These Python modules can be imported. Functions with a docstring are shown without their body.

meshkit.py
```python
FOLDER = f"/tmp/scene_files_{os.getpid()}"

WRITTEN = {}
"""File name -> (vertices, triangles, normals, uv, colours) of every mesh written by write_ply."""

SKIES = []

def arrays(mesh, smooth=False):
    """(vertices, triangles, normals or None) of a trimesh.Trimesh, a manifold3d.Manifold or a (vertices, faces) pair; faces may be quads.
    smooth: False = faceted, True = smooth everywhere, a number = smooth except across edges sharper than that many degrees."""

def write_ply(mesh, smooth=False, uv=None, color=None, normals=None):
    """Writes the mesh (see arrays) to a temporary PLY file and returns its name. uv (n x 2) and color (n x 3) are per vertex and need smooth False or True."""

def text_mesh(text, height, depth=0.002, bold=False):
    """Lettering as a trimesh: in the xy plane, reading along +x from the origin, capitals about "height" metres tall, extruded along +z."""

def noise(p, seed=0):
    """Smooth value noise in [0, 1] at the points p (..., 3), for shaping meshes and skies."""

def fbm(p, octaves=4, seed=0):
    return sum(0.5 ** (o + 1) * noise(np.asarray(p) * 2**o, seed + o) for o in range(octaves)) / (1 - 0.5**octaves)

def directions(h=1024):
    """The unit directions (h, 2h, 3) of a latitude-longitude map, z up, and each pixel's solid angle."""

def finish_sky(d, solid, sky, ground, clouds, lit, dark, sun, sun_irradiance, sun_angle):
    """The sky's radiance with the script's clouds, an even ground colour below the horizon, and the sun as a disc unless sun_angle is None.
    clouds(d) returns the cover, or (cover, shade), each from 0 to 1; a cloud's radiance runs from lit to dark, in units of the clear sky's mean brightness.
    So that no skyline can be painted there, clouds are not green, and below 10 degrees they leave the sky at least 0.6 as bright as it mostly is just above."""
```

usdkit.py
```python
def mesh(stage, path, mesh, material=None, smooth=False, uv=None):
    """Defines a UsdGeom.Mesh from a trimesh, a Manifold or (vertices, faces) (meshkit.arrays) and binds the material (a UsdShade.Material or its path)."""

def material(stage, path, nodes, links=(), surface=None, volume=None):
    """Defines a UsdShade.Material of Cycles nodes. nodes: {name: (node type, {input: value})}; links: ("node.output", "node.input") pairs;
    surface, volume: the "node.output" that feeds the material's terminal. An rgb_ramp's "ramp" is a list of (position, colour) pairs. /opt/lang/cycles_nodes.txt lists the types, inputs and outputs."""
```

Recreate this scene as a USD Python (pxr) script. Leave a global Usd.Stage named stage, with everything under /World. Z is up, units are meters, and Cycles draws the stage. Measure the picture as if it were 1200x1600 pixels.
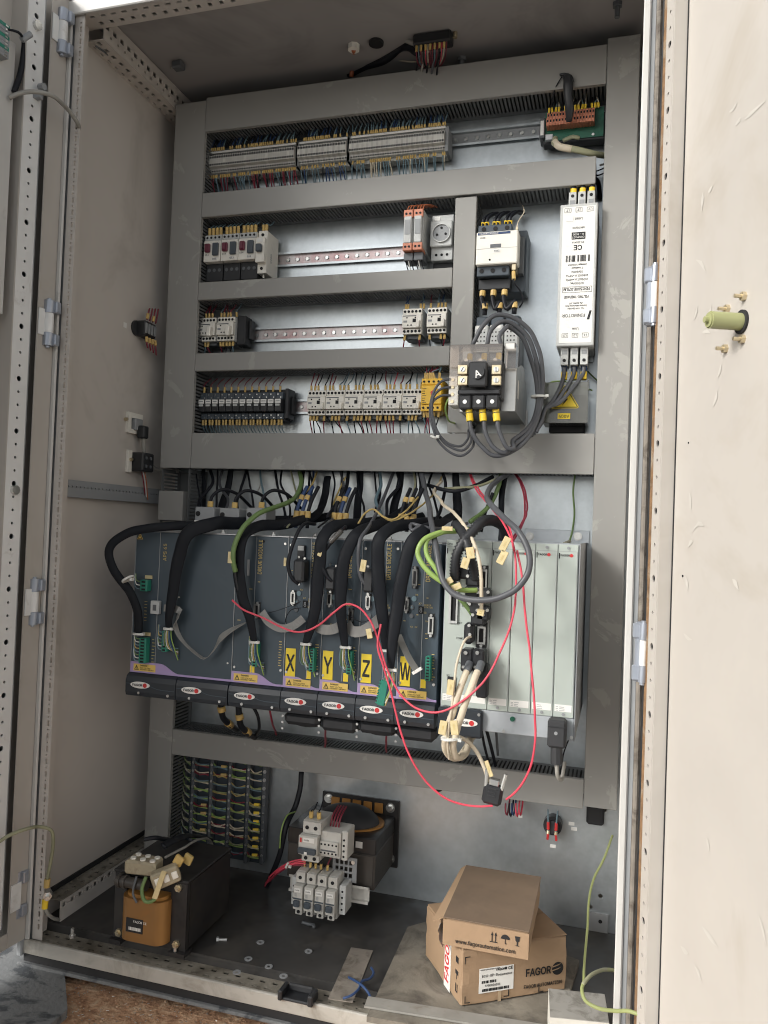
import math, random
import numpy as np, trimesh, usdkit, meshkit
from scipy.spatial import ConvexHull
from shapely.geometry import Polygon, box as sbox, Point
from shapely import union_all
from pxr import Usd, UsdGeom, UsdLux, UsdShade, Gf, Sdf

random.seed(7)
rng = np.random.default_rng(7)
stage = Usd.Stage.CreateInMemory()
UsdGeom.SetStageUpAxis(stage, UsdGeom.Tokens.z)
UsdGeom.SetStageMetersPerUnit(stage, 1.0)
UsdGeom.Xform.Define(stage, '/World')
UsdGeom.Scope.Define(stage, '/World/Looks')

# ---------------------------------------------------------------- camera
CAM = np.array([1.0514, -1.7381, 0.8151])
YAW, PITCH, ROLL, FPX = 0.28935, 0.02241, 0.03785, 1234.56
EXPOSURE = 0.68
def _basis(y, p, r):
    cy, sy, cp, sp, cr, sr = math.cos(y), math.sin(y), math.cos(p), math.sin(p), math.cos(r), math.sin(r)
    f = np.array([-sy * cp, cy * cp, sp]); ri = np.array([cy, sy, 0]); u = np.cross(ri, f)
    return np.array([cr * ri + sr * u, -sr * ri + cr * u, f])
B = _basis(YAW, PITCH, ROLL)
cam = UsdGeom.Camera.Define(stage, '/World/camera')
m = Gf.Matrix4d(*B[0], 0, *B[1], 0, *(-B[2]), 0, *CAM, 1)
cam.AddTransformOp().Set(m)
cam.CreateHorizontalApertureAttr(36.0); cam.CreateVerticalApertureAttr(48.0)
cam.CreateFocalLengthAttr(FPX / 1200 * 36.0)
cam.CreateClippingRangeAttr(Gf.Vec2f(0.01, 500))
cam.CreateExposureAttr(EXPOSURE)

# ---------------------------------------------------------------- sky and sun
SUN = np.array([-0.68, -0.62, 0.50]); SUN /= np.linalg.norm(SUN)
SKY_STRENGTH, SUN_INT, SUN_ANGLE = 0.14, 0.34, 12.0
el, rot = math.asin(SUN[2]), math.atan2(SUN[0], SUN[1])
sky = usdkit.material(stage, '/World/Looks/sky_look', {
    's': ('sky_texture', {'sky_type': 'single_scattering', 'sun_disc': False, 'sun_elevation': el, 'sun_rotation': rot,
                          'altitude': 100.0, 'air_density': 1.0, 'aerosol_density': 2.5, 'ozone_density': 0.6}),
    'tc': ('texture_coordinate', {}),
    'n': ('noise_texture', {'scale': 2.2, 'detail': 5.0, 'roughness': 0.55}),
    'r': ('rgb_ramp', {'ramp': [(0.30, (0.55, 0.55, 0.55)), (0.62, (1, 1, 1))]}),
    'bw': ('rgb_to_bw', {}),
    'cl': ('mix_color', {'blend_type': 'multiply', 'fac': 1.0, 'b': (1.0, 1.0, 1.0)}),
    'mx': ('mix_color', {'blend_type': 'mix'}),
    'b': ('background_shader', {'strength': SKY_STRENGTH})},
    [('tc.generated', 'n.vector'), ('n.fac', 'r.fac'), ('s.color', 'bw.color'), ('bw.val', 'cl.a'), ('r.color', 'mx.fac'),
     ('s.color', 'mx.a'), ('cl.result', 'mx.b'), ('mx.result', 'b.color')], surface='b.background')
dome = UsdLux.DomeLight.Define(stage, '/World/sky')
dome.GetPrim().SetCustomDataByKey('kind', 'structure')
UsdShade.MaterialBindingAPI.Apply(dome.GetPrim()).Bind(sky)
sun = UsdLux.DistantLight.Define(stage, '/World/sun')
sun.CreateNormalizeAttr(True); sun.CreateIntensityAttr(SUN_INT); sun.CreateAngleAttr(SUN_ANGLE)
sun.CreateColorAttr(Gf.Vec3f(1.0, 0.96, 0.90))
zax = SUN; xax = np.cross([0, 0, 1], zax); xax /= np.linalg.norm(xax); yax = np.cross(zax, xax)
sun.AddTransformOp().Set(Gf.Matrix4d(*xax, 0, *yax, 0, *zax, 0, 0, 0, 5, 1))

# ---------------------------------------------------------------- where a line of sight meets a plane of the place
def ray(px, py): return ((px - 600) / FPX) * B[0] - ((py - 800) / FPX) * B[1] + B[2]
def at(px, py, y): d = ray(px, py); return CAM + d * ((y - CAM[1]) / d[1])
def atx(px, py, x): d = ray(px, py); return CAM + d * ((x - CAM[0]) / d[0])
def atz(px, py, z): d = ray(px, py); return CAM + d * ((z - CAM[2]) / d[2])
def atp(px, py, P0, n): d = ray(px, py); return CAM + d * (np.dot(np.array(P0) - CAM, n) / np.dot(d, n))
def fr(l, r, t, b, y):
    """x0, x1, z0, z1 of the upright rectangle at depth y seen between l and r, t and b"""
    cx, cy = (l + r) / 2, (t + b) / 2
    return at(l, cy, y)[0], at(r, cy, y)[0], at(cx, b, y)[2], at(cx, t, y)[2]

# ---------------------------------------------------------------- materials
_mats = {}
def M(name, c, rough=0.5, metal=0.0, var=0.10, scale=9.0, bump=0.0, bscale=300.0, dirt=None, dscale=4.0, dlo=0.55, dhi=0.75, spec=0.5, rvar=0.1, stretch=None, coat=0.0):
    c = np.array(c, float)
    nodes = {'g': ('geometry', {}), 'n': ('noise_texture', {'scale': scale, 'detail': 4.0, 'roughness': 0.6}),
             'r': ('rgb_ramp', {'ramp': [(0.28, c * (1 - var)), (0.72, np.minimum(c * (1 + var), 0.95))]}),
             'rr': ('map_range', {'from_min': 0.3, 'from_max': 0.7, 'to_min': max(rough - rvar, 0.02), 'to_max': min(rough + rvar, 1)}),
             'p': ('principled_bsdf', {'metallic': metal, 'specular_ior_level': spec, 'coat_weight': coat, 'coat_roughness': 0.15})}
    links = [('n.fac', 'r.fac'), ('n.fac', 'rr.value'), ('rr.result', 'p.roughness')]
    src = 'g.position'
    if stretch is not None:
        nodes['mp'] = ('mapping', {'scale': stretch}); links.append(('g.position', 'mp.vector')); src = 'mp.vector'
    links.append((src, 'n.vector'))
    col = 'r.color'
    if dirt is not None:
        nodes['dn'] = ('noise_texture', {'scale': dscale, 'detail': 6.0, 'roughness': 0.65, 'distortion': 0.6})
        nodes['dr'] = ('rgb_ramp', {'ramp': [(dlo, (0, 0, 0)), (dhi, (1, 1, 1))]})
        nodes['dm'] = ('mix_color', {'blend_type': 'mix', 'b': dirt})
        links += [('g.position', 'dn.vector'), ('dn.fac', 'dr.fac'), ('dr.color', 'dm.fac'), (col, 'dm.a')]; col = 'dm.result'
    links.append((col, 'p.base_color'))
    if bump:
        nodes['bn'] = ('noise_texture', {'scale': bscale, 'detail': 3.0}); nodes['b'] = ('bump', {'strength': 1.0, 'distance': bump})
        links += [('g.position', 'bn.vector'), ('bn.fac', 'b.height'), ('b.normal', 'p.normal')]
    _mats[name] = usdkit.material(stage, '/World/Looks/' + name, nodes, links, surface='p.BSDF')
    return _mats[name]

paint = M('cabinet_paint', (0.54, 0.50, 0.455), 0.42, var=0.05, scale=3, dirt=(0.36, 0.33, 0.285), dscale=3.2, dlo=0.54, dhi=0.8, bump=0.003, bscale=7)
paint_door = M('door_paint', (0.43, 0.40, 0.36), 0.40, var=0.05, scale=2.5, dirt=(0.36, 0.32, 0.265), dscale=3.0, dlo=0.55, dhi=0.8, bump=0.004, bscale=7)
paint_strip = M('strip_paint', (0.70, 0.70, 0.68), 0.4, var=0.06, scale=5, dirt=(0.40, 0.36, 0.30), dscale=9, dlo=0.6, dhi=0.8)
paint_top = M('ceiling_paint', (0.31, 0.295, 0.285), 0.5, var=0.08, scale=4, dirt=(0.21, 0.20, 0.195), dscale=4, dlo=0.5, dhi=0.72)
lip_paint = M('lip_paint', (0.52, 0.51, 0.48), 0.4, var=0.05, scale=6, dirt=(0.36, 0.34, 0.30), dscale=14, dlo=0.62, dhi=0.8)
sill_m = M('grimy_sill_paint', (0.42, 0.40, 0.355), 0.5, var=0.10, scale=20, dirt=(0.24, 0.22, 0.18), dscale=16, dlo=0.5, dhi=0.75)
paint_dirty = M('frame_dirty_paint', (0.30, 0.275, 0.225), 0.6, var=0.2, scale=16, dirt=(0.11, 0.095, 0.07), dscale=11, dlo=0.42, dhi=0.66)
rust = M('rusty_gasket', (0.20, 0.115, 0.055), 0.85, var=0.35, scale=60, dirt=(0.30, 0.24, 0.17), dscale=22, dlo=0.5, dhi=0.7, bump=0.002, bscale=260)
grimy = M('grimy_channel', (0.21, 0.185, 0.155), 0.75, var=0.2, scale=40, dirt=(0.07, 0.055, 0.04), dscale=26, dlo=0.5, dhi=0.7)
gasket = M('black_gasket', (0.012, 0.012, 0.013), 0.65)
zinc = M('galvanised_steel', (0.53, 0.57, 0.585), 0.32, metal=0.8, var=0.05, scale=30, dirt=(0.455, 0.495, 0.515), dscale=5, dlo=0.4, dhi=0.85, rvar=0.02)
floor_m = M('oily_floor', (0.040, 0.038, 0.036), 0.5, var=0.35, scale=18, dirt=(0.085, 0.075, 0.062), dscale=7, dlo=0.50, dhi=0.80, rvar=0.18)
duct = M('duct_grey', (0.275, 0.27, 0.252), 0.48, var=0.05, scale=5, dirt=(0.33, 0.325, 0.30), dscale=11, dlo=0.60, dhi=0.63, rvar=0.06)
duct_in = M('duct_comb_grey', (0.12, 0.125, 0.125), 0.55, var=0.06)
black = M('black_plastic', (0.016, 0.017, 0.019), 0.42, var=0.1)
blackm = M('matt_black_plastic', (0.024, 0.025, 0.027), 0.6, var=0.15, scale=20)
drive_m = M('drive_housing', (0.046, 0.067, 0.084), 0.46, var=0.07, scale=6, dirt=(0.062, 0.084, 0.101), dscale=6, dlo=0.5, dhi=0.75)
cover_m = M('drive_cover', (0.022, 0.027, 0.033), 0.38, var=0.1, scale=8)
seam = M('bare_edge', (0.36, 0.37, 0.37), 0.4, metal=0.4)
purple = M('lilac_band', (0.40, 0.30, 0.52), 0.45, var=0.04)
yellow = M('yellow_label', (0.80, 0.60, 0.035), 0.5, var=0.05)
ylabel = M('warning_yellow', (0.74, 0.52, 0.13), 0.5, var=0.05)
ferr = M('yellow_ferrule', (0.55, 0.38, 0.13), 0.5, var=0.15, scale=60)
yferr = M('bright_yellow_sleeve', (0.86, 0.60, 0.04), 0.45, var=0.06, scale=60)
tagm = M('cable_tag', (0.58, 0.48, 0.26), 0.5, var=0.08, scale=40)
ink = M('black_ink', (0.012, 0.012, 0.013), 0.55)
goldink = M('gold_ink', (0.52, 0.40, 0.14), 0.5)
whitem = M('white_print', (0.74, 0.73, 0.69), 0.45, var=0.04)
redm = M('red_plastic', (0.55, 0.035, 0.035), 0.4)
darkred = M('dark_red_plastic', (0.13, 0.02, 0.04), 0.4)
cream = M('cream_plastic', (0.76, 0.735, 0.66), 0.42, var=0.05, scale=25, dirt=(0.60, 0.57, 0.50), dscale=30, dlo=0.6, dhi=0.8)
bgrey = M('breaker_grey', (0.50, 0.49, 0.45), 0.45, var=0.06, scale=25, dirt=(0.36, 0.345, 0.31), dscale=30, dlo=0.55, dhi=0.8)
lgrey = M('light_grey_plastic', (0.47, 0.48, 0.465), 0.45, var=0.05, scale=20, dirt=(0.34, 0.335, 0.31), dscale=24, dlo=0.6, dhi=0.8)
mgrey = M('mid_grey_plastic', (0.26, 0.27, 0.275), 0.45, var=0.06, scale=20)
dgrey = M('dark_grey_plastic', (0.10, 0.108, 0.115), 0.45, var=0.08, scale=20)
slate = M('contactor_slate', (0.050, 0.064, 0.078), 0.42, var=0.06, scale=20)
term_m = M('terminal_beige_grey', (0.50, 0.49, 0.45), 0.5, var=0.10, scale=60)
term_l = M('terminal_light', (0.60, 0.59, 0.54), 0.5, var=0.08, scale=60)
orange = M('orange_connector', (0.52, 0.20, 0.12), 0.45, var=0.1, scale=80)
pcb = M('green_board', (0.015, 0.10, 0.06), 0.35, var=0.1, scale=60)
tgreen = M('green_connector', (0.02, 0.19, 0.13), 0.42, var=0.1, scale=60)
yrelay = M('yellow_relay_case', (0.83, 0.50, 0.03), 0.42, var=0.04, scale=30)
hole = M('dark_hole', (0.006, 0.006, 0.007), 0.8)
screw = M('zinc_screw', (0.66, 0.66, 0.63), 0.28, metal=0.9)
brass = M('nickel_brass', (0.62, 0.53, 0.36), 0.3, metal=0.85)
steel = M('shroud_steel', (0.48, 0.48, 0.46), 0.36, metal=0.7, var=0.08, scale=12, rvar=0.08)
railm = M('passivated_rail', (0.48, 0.44, 0.43), 0.34, metal=0.7, var=0.1, scale=18, dirt=(0.42, 0.28, 0.28), dscale=13, dlo=0.45, dhi=0.62)
panel_g = M('rack_panel_green_grey', (0.40, 0.445, 0.405), 0.42, var=0.03, scale=8)
rackm = M('rack_metal', (0.44, 0.47, 0.49), 0.42, metal=0.45, var=0.06, scale=20)
hinge_m = M('hinge_zinc', (0.36, 0.39, 0.44), 0.38, metal=0.6, var=0.08)
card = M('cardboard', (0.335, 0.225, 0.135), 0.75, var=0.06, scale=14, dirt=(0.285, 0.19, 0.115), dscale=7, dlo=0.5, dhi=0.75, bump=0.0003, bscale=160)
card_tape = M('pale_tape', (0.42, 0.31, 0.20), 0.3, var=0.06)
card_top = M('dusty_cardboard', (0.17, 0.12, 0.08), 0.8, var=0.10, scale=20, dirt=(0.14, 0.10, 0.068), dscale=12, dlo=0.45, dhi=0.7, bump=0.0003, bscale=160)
tape = M('clear_tape', (0.42, 0.40, 0.39), 0.22, var=0.25, scale=45, bump=0.002, bscale=60)
slabm = M('grey_slab', (0.16, 0.165, 0.165), 0.7, var=0.15, scale=7, dirt=(0.055, 0.06, 0.065), dscale=9, dlo=0.52, dhi=0.58, bump=0.001, bscale=120)
sheetm = M('dirty_sheet', (0.20, 0.18, 0.145), 0.75, var=0.22, scale=11, dirt=(0.085, 0.075, 0.062), dscale=9, dlo=0.45, dhi=0.62, bump=0.0008, bscale=120)
sheet_edge = M('pale_sheet_edge', (0.25, 0.24, 0.215), 0.7, var=0.15, scale=20, dirt=(0.2, 0.18, 0.15), dscale=30, dlo=0.55, dhi=0.7)
wbox = M('grubby_white_box', (0.58, 0.56, 0.50), 0.6, var=0.06, scale=10, dirt=(0.3, 0.28, 0.24), dscale=25, dlo=0.56, dhi=0.75)
wbox_top = M('grubby_box_top', (0.27, 0.26, 0.235), 0.7, var=0.12, scale=18, dirt=(0.16, 0.15, 0.13), dscale=30, dlo=0.5, dhi=0.65)
iron = M('varnished_iron', (0.017, 0.016, 0.016), 0.4, var=0.2, scale=14, dirt=(0.03, 0.026, 0.020), dscale=9, dlo=0.5, dhi=0.7)
iron2 = M('laminated_core', (0.048, 0.042, 0.036), 0.45, var=0.12, scale=60, stretch=(1, 8, 8))
coilm = M('amber_coil_wrap', (0.235, 0.115, 0.032), 0.45, var=0.12, scale=9, dirt=(0.27, 0.115, 0.025), dscale=22, dlo=0.58, dhi=0.74)
bobbin = M('amber_bobbin', (0.36, 0.17, 0.04), 0.5, var=0.1)
dirty_cream = M('dirty_cream_plastic', (0.36, 0.31, 0.21), 0.5, var=0.15, scale=30, dirt=(0.2, 0.15, 0.1), dscale=30, dlo=0.52, dhi=0.7)

soil = usdkit.material(stage, '/World/Looks/yard_ground', {
    'g': ('geometry', {}), 'n': ('noise_texture', {'scale': 55.0, 'detail': 5.0, 'roughness': 0.65}), 'n2': ('noise_texture', {'scale': 20.0, 'detail': 5.0}),
    'r': ('rgb_ramp', {'ramp': [(0.3, (0.24, 0.12, 0.065)), (0.5, (0.46, 0.27, 0.155)), (0.72, (0.62, 0.45, 0.30))]}),
    'c': ('rgb_ramp', {'ramp': [(0.3, (0.085, 0.087, 0.09)), (0.7, (0.14, 0.14, 0.14))]}),
    'd': ('vector_math', {'math_type': 'distance', 'vector2': (0.2, -0.3, -0.08)}), 'mr': ('map_range', {'from_min': 0.55, 'from_max': 1.1, 'to_min': 0.0, 'to_max': 1.0, 'clamp': True}),
    'm': ('mix_color', {'blend_type': 'mix'}), 'b': ('bump', {'strength': 1.0, 'distance': 0.006}), 'bn': ('noise_texture', {'scale': 110.0, 'detail': 4.0}), 'p': ('principled_bsdf', {'roughness': 0.85})},
    [('g.position', 'n.vector'), ('g.position', 'n2.vector'), ('g.position', 'bn.vector'), ('g.position', 'd.vector1'), ('d.value', 'mr.value'), ('n.fac', 'r.fac'), ('n2.fac', 'c.fac'),
     ('r.color', 'm.a'), ('c.color', 'm.b'), ('mr.result', 'm.fac'), ('m.result', 'p.base_color'), ('bn.fac', 'b.height'), ('b.normal', 'p.normal')], surface='p.BSDF')
olive = M('brass_olive_plastic', (0.30, 0.31, 0.15), 0.4, metal=0.0, var=0.08)
# cables
c_black = M('cable_black', (0.008, 0.009, 0.012), 0.45, var=0.12, scale=30, spec=0.28)
c_grey = M('cable_grey', (0.068, 0.071, 0.078), 0.42, var=0.10, scale=18)
c_lgrey = M('cable_light_grey', (0.30, 0.29, 0.26), 0.5, var=0.08, scale=25)
c_red = M('cable_red', (0.62, 0.065, 0.10), 0.42, var=0.08, scale=18)
c_dred = M('cable_dark_red', (0.19, 0.018, 0.035), 0.42)
c_green = M('cable_green', (0.12, 0.19, 0.065), 0.45, var=0.12, scale=18)
c_lime = M('cable_lime', (0.26, 0.38, 0.10), 0.42, var=0.08, scale=18)
c_earth = M('cable_earth', (0.27, 0.30, 0.12), 0.45, var=0.15, scale=18)
scratch_m = M('worn_paint', (0.475, 0.45, 0.405), 0.5, var=0.04)
c_cream = M('cable_cream', (0.56, 0.49, 0.37), 0.5, var=0.08, scale=22)
c_blue = M('cable_blue', (0.022, 0.05, 0.13), 0.45)
c_teal = M('cable_grey_blue', (0.13, 0.20, 0.23), 0.45)
c_olive = M('cable_olive', (0.27, 0.27, 0.17), 0.5, var=0.15, scale=25)
c_tan = M('cable_tan', (0.42, 0.31, 0.11), 0.5)
c_orange = M('cable_orange', (0.40, 0.12, 0.05), 0.5)
c_white = M('cable_white', (0.62, 0.62, 0.58), 0.5)
ribbon_m = M('ribbon_grey', (0.22, 0.215, 0.20), 0.5, var=0.08, scale=25)
cool = M('dull_aluminium', (0.5, 0.5, 0.5), 0.4, metal=0.8)
# woven sleeve: fine cross-hatch relief
sleeve = usdkit.material(stage, '/World/Looks/braided_sleeve', {
    'g': ('geometry', {}), 'w1': ('wave_texture', {'scale': 260.0, 'distortion': 3.0, 'bands_direction': 'diagonal'}), 'b': ('bump', {'strength': 0.5, 'distance': 0.0005}),
    'r': ('rgb_ramp', {'ramp': [(0.2, (0.004, 0.005, 0.007)), (0.9, (0.011, 0.013, 0.017))]}),
    'p': ('principled_bsdf', {'roughness': 0.5, 'specular_ior_level': 0.22})},
    [('g.position', 'w1.vector'), ('w1.fac', 'b.height'), ('w1.fac', 'r.fac'), ('r.color', 'p.base_color'), ('b.normal', 'p.normal')], surface='p.BSDF')
def clear(name, tint, gloss=0.12, fac=0.2, dif=None):
    return usdkit.material(stage, '/World/Looks/' + name, {
        't': ('transparent_bsdf', {'color': tint}), 'd': ('diffuse_bsdf', {'color': dif or (0.35, 0.33, 0.30)}), 'g': ('glossy_bsdf', {'roughness': gloss, 'color': (1, 1, 1)}),
        'f': ('fresnel', {'IOR': 1.5}), 'm1': ('mix_closure', {'fac': fac}), 'm2': ('mix_closure', {})},
        [('t.BSDF', 'm1.closure1'), ('d.BSDF', 'm1.closure2'), ('m1.closure', 'm2.closure1'), ('g.BSDF', 'm2.closure2'), ('f.fac', 'm2.fac')], surface='m2.closure')
clearp = clear('clear_plastic', (0.90, 0.86, 0.82), fac=0.08, dif=(0.46, 0.42, 0.38))
smoke = clear('smoky_plastic', (0.60, 0.60, 0.56), fac=0.30, dif=(0.20, 0.20, 0.18))

# ---------------------------------------------------------------- mesh building
_c = np.array([[(s[0] * (1 if k == 0 else .5)), (s[1] * (1 if k == 1 else .5)), (s[2] * (1 if k == 2 else .5))] for s in np.array(np.meshgrid([-1, 1], [-1, 1], [-1, 1])).T.reshape(-1, 3) for k in range(3)])
_sg = np.sign(_c); _ax = np.tile(np.arange(3), 8)
_h = ConvexHull(_c); CF = _h.simplices.copy()
for i_, (tri, eq) in enumerate(zip(CF, _h.equations)):
    a_, b_, c_ = _c[tri]
    if np.dot(np.cross(b_ - a_, c_ - a_), eq[:3]) < 0: CF[i_] = tri[::-1]
BF = np.array([[0, 2, 3], [0, 3, 1], [4, 5, 7], [4, 7, 6], [0, 1, 5], [0, 5, 4], [2, 6, 7], [2, 7, 3], [0, 4, 6], [0, 6, 2], [1, 3, 7], [1, 7, 5]])

def rotz(a): c, s = math.cos(a), math.sin(a); return np.array([[c, -s, 0], [s, c, 0], [0, 0, 1]])
def rotx(a): c, s = math.cos(a), math.sin(a); return np.array([[1, 0, 0], [0, c, -s], [0, s, c]])
def roty(a): c, s = math.cos(a), math.sin(a); return np.array([[c, 0, s], [0, 1, 0], [-s, 0, c]])

def spline(pts, step=0.006, maxn=400):
    p = np.asarray(pts, float)
    if len(p) == 2: return np.linspace(p[0], p[1], 3)
    out = []
    q = np.vstack([2 * p[0] - p[1], p, 2 * p[-1] - p[-2]])
    for i in range(1, len(q) - 2):
        a, b, c, d = q[i - 1:i + 3]
        n = int(np.clip(np.linalg.norm(c - b) / step, 2, 40))
        ta, tb, tc, td = 0, *np.cumsum([max(np.linalg.norm(b - a), 1e-6) ** .5, max(np.linalg.norm(c - b), 1e-6) ** .5, max(np.linalg.norm(d - c), 1e-6) ** .5])
        t = np.linspace(tb, tc, n, endpoint=False)[:, None]
        A1 = (tb - t) / (tb - ta) * a + (t - ta) / (tb - ta) * b; A2 = (tc - t) / (tc - tb) * b + (t - tb) / (tc - tb) * c; A3 = (td - t) / (td - tc) * c + (t - tc) / (td - tc) * d
        B1 = (tc - t) / (tc - ta) * A1 + (t - ta) / (tc - ta) * A2; B2 = (td - t) / (td - tb) * A2 + (t - tb) / (td - tb) * A3
        out.append((tc - t) / (tc - tb) * B1 + (t - tb) / (tc - tb) * B2)
    return np.vstack(out + [p[-1:]])

class MB:
    def __init__(s): s.v = []; s.f = []; s.n = 0
    def add(s, v, f):
        v = np.asarray(v, float); s.v.append(v); s.f.append(np.asarray(f, int) + s.n); s.n += len(v); return s
    def mesh(s, m): return s.add(m.vertices, m.faces)
    def box(s, x0, x1, y0, y1, z0, z1, b=0.0, R=None, o=None):
        lo = np.minimum([x0, y0, z0], [x1, y1, z1]); hi = np.maximum([x0, y0, z0], [x1, y1, z1])
        h = (hi - lo) / 2; c = (hi + lo) / 2; b = min(b, h.min() * 0.8)
        if b > 0:
            v = _sg * h; ins = np.full((24, 3), b); ins[np.arange(24), _ax] = 0; v = v - _sg * ins + c; f = CF
        else:
            v = np.array([[x, y, z] for x in (lo[0], hi[0]) for y in (lo[1], hi[1]) for z in (lo[2], hi[2])]); f = np.array([[0, 1, 3], [0, 3, 2], [4, 6, 7], [4, 7, 5], [0, 4, 5], [0, 5, 1], [2, 3, 7], [2, 7, 6], [0, 2, 6], [0, 6, 4], [1, 5, 7], [1, 7, 3]])
        if R is not None: v = v @ np.asarray(R).T
        if o is not None: v = v + np.asarray(o)
        return s.add(v, f)
    def cyl(s, p0, p1, r, n=12, r1=None):
        p0, p1 = np.asarray(p0, float), np.asarray(p1, float); r1 = r if r1 is None else r1
        t = p1 - p0; t /= np.linalg.norm(t); a = np.cross(t, [0, 0, 1.0] if abs(t[2]) < .9 else [1.0, 0, 0]); a /= np.linalg.norm(a); b = np.cross(t, a)
        k = np.arange(n) * 2 * np.pi / n; ring = np.cos(k)[:, None] * a + np.sin(k)[:, None] * b
        v = np.vstack([p0 + r * ring, p1 + r1 * ring, [p0], [p1]]); i = np.arange(n); j = (i + 1) % n
        f = np.vstack([np.c_[i, j, n + j], np.c_[i, n + j, n + i], np.c_[np.full(n, 2 * n), j, i], np.c_[np.full(n, 2 * n + 1), n + i, n + j]])
        return s.add(v, f)
    def tube(s, pts, r, n=8, smooth=True, step=0.006, flat=None, ridge=None):
        p = spline(pts, step) if smooth else np.asarray(pts, float)
        if smooth and len(p) > 24:
            s_ = np.r_[0, np.cumsum(np.linalg.norm(np.diff(p, axis=0), axis=1))]; e_ = np.minimum(1, np.minimum(s_, s_[-1] - s_) / .03)[:, None]; sd = int(abs(p[0].sum()) * 1e4) % 997
            for q_, am in ((16, .0045), (42, .0016)): p = p + e_ * am * (np.stack([meshkit.noise(np.c_[s_ * q_, np.full(len(s_), k_ + .5), np.zeros(len(s_))], sd + k_) for k_ in range(3)], 1) - .5) * [1, .5, 1]
        t = np.gradient(p, axis=0); t /= np.linalg.norm(t, axis=1, keepdims=True) + 1e-12
        a = np.cross(t[0], [0, 1.0, 0.02]) if flat is None else np.cross(t[0], [0.02, 1.0, 0.02])
        if np.linalg.norm(a) < 1e-3: a = np.cross(t[0], [1.0, 0, 0])
        a /= np.linalg.norm(a); A = [a]
        for i in range(1, len(p)):
            a = np.cross(t[i], [0.02, 1.0, 0.02]) if flat is not None else A[-1] - t[i] * np.dot(A[-1], t[i])
            if np.dot(a, A[-1]) < 0: a = -a
            A.append(a / (np.linalg.norm(a) + 1e-12))
        A = np.array(A); Bn = np.cross(t, A)
        rr = np.full(len(p), r) if np.ndim(r) == 0 else np.interp(np.linspace(0, 1, len(p)), np.linspace(0, 1, len(r)), r)
        if ridge is not None: rr = rr * ridge(np.arange(len(p)))
        k = np.arange(n) * 2 * np.pi / n; fl = 1.0 if flat is None else flat
        v = (p[:, None] + rr[:, None, None] * (np.cos(k)[None, :, None] * A[:, None] + fl * np.sin(k)[None, :, None] * Bn[:, None])).reshape(-1, 3)
        L = len(p); i, j = np.meshgrid(np.arange(L - 1), np.arange(n), indexing='ij'); j2 = (j + 1) % n
        q = np.stack([i * n + j, i * n + j2, (i + 1) * n + j2, (i + 1) * n + j], -1).reshape(-1, 4)
        f = np.vstack([q[:, [0, 1, 2]], q[:, [0, 2, 3]]])
        c0, c1 = len(v), len(v) + 1; v = np.vstack([v, p[:1], p[-1:]]); i = np.arange(n); j = (i + 1) % n
        f = np.vstack([f, np.c_[np.full(n, c0), j, i], np.c_[np.full(n, c1), (L - 1) * n + i, (L - 1) * n + j]])
        return s.add(v, f)
    def plate(s, poly, y0, y1):
        """polygon in x, z; from depth y0 (front, nearer) to y1"""
        for g in getattr(poly, 'geoms', [poly]):
            m = trimesh.creation.extrude_polygon(g, abs(y1 - y0), engine='earcut'); v = m.vertices
            s.add(np.c_[v[:, 0], max(y0, y1) - v[:, 2], v[:, 1]], m.faces)
        return s
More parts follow.
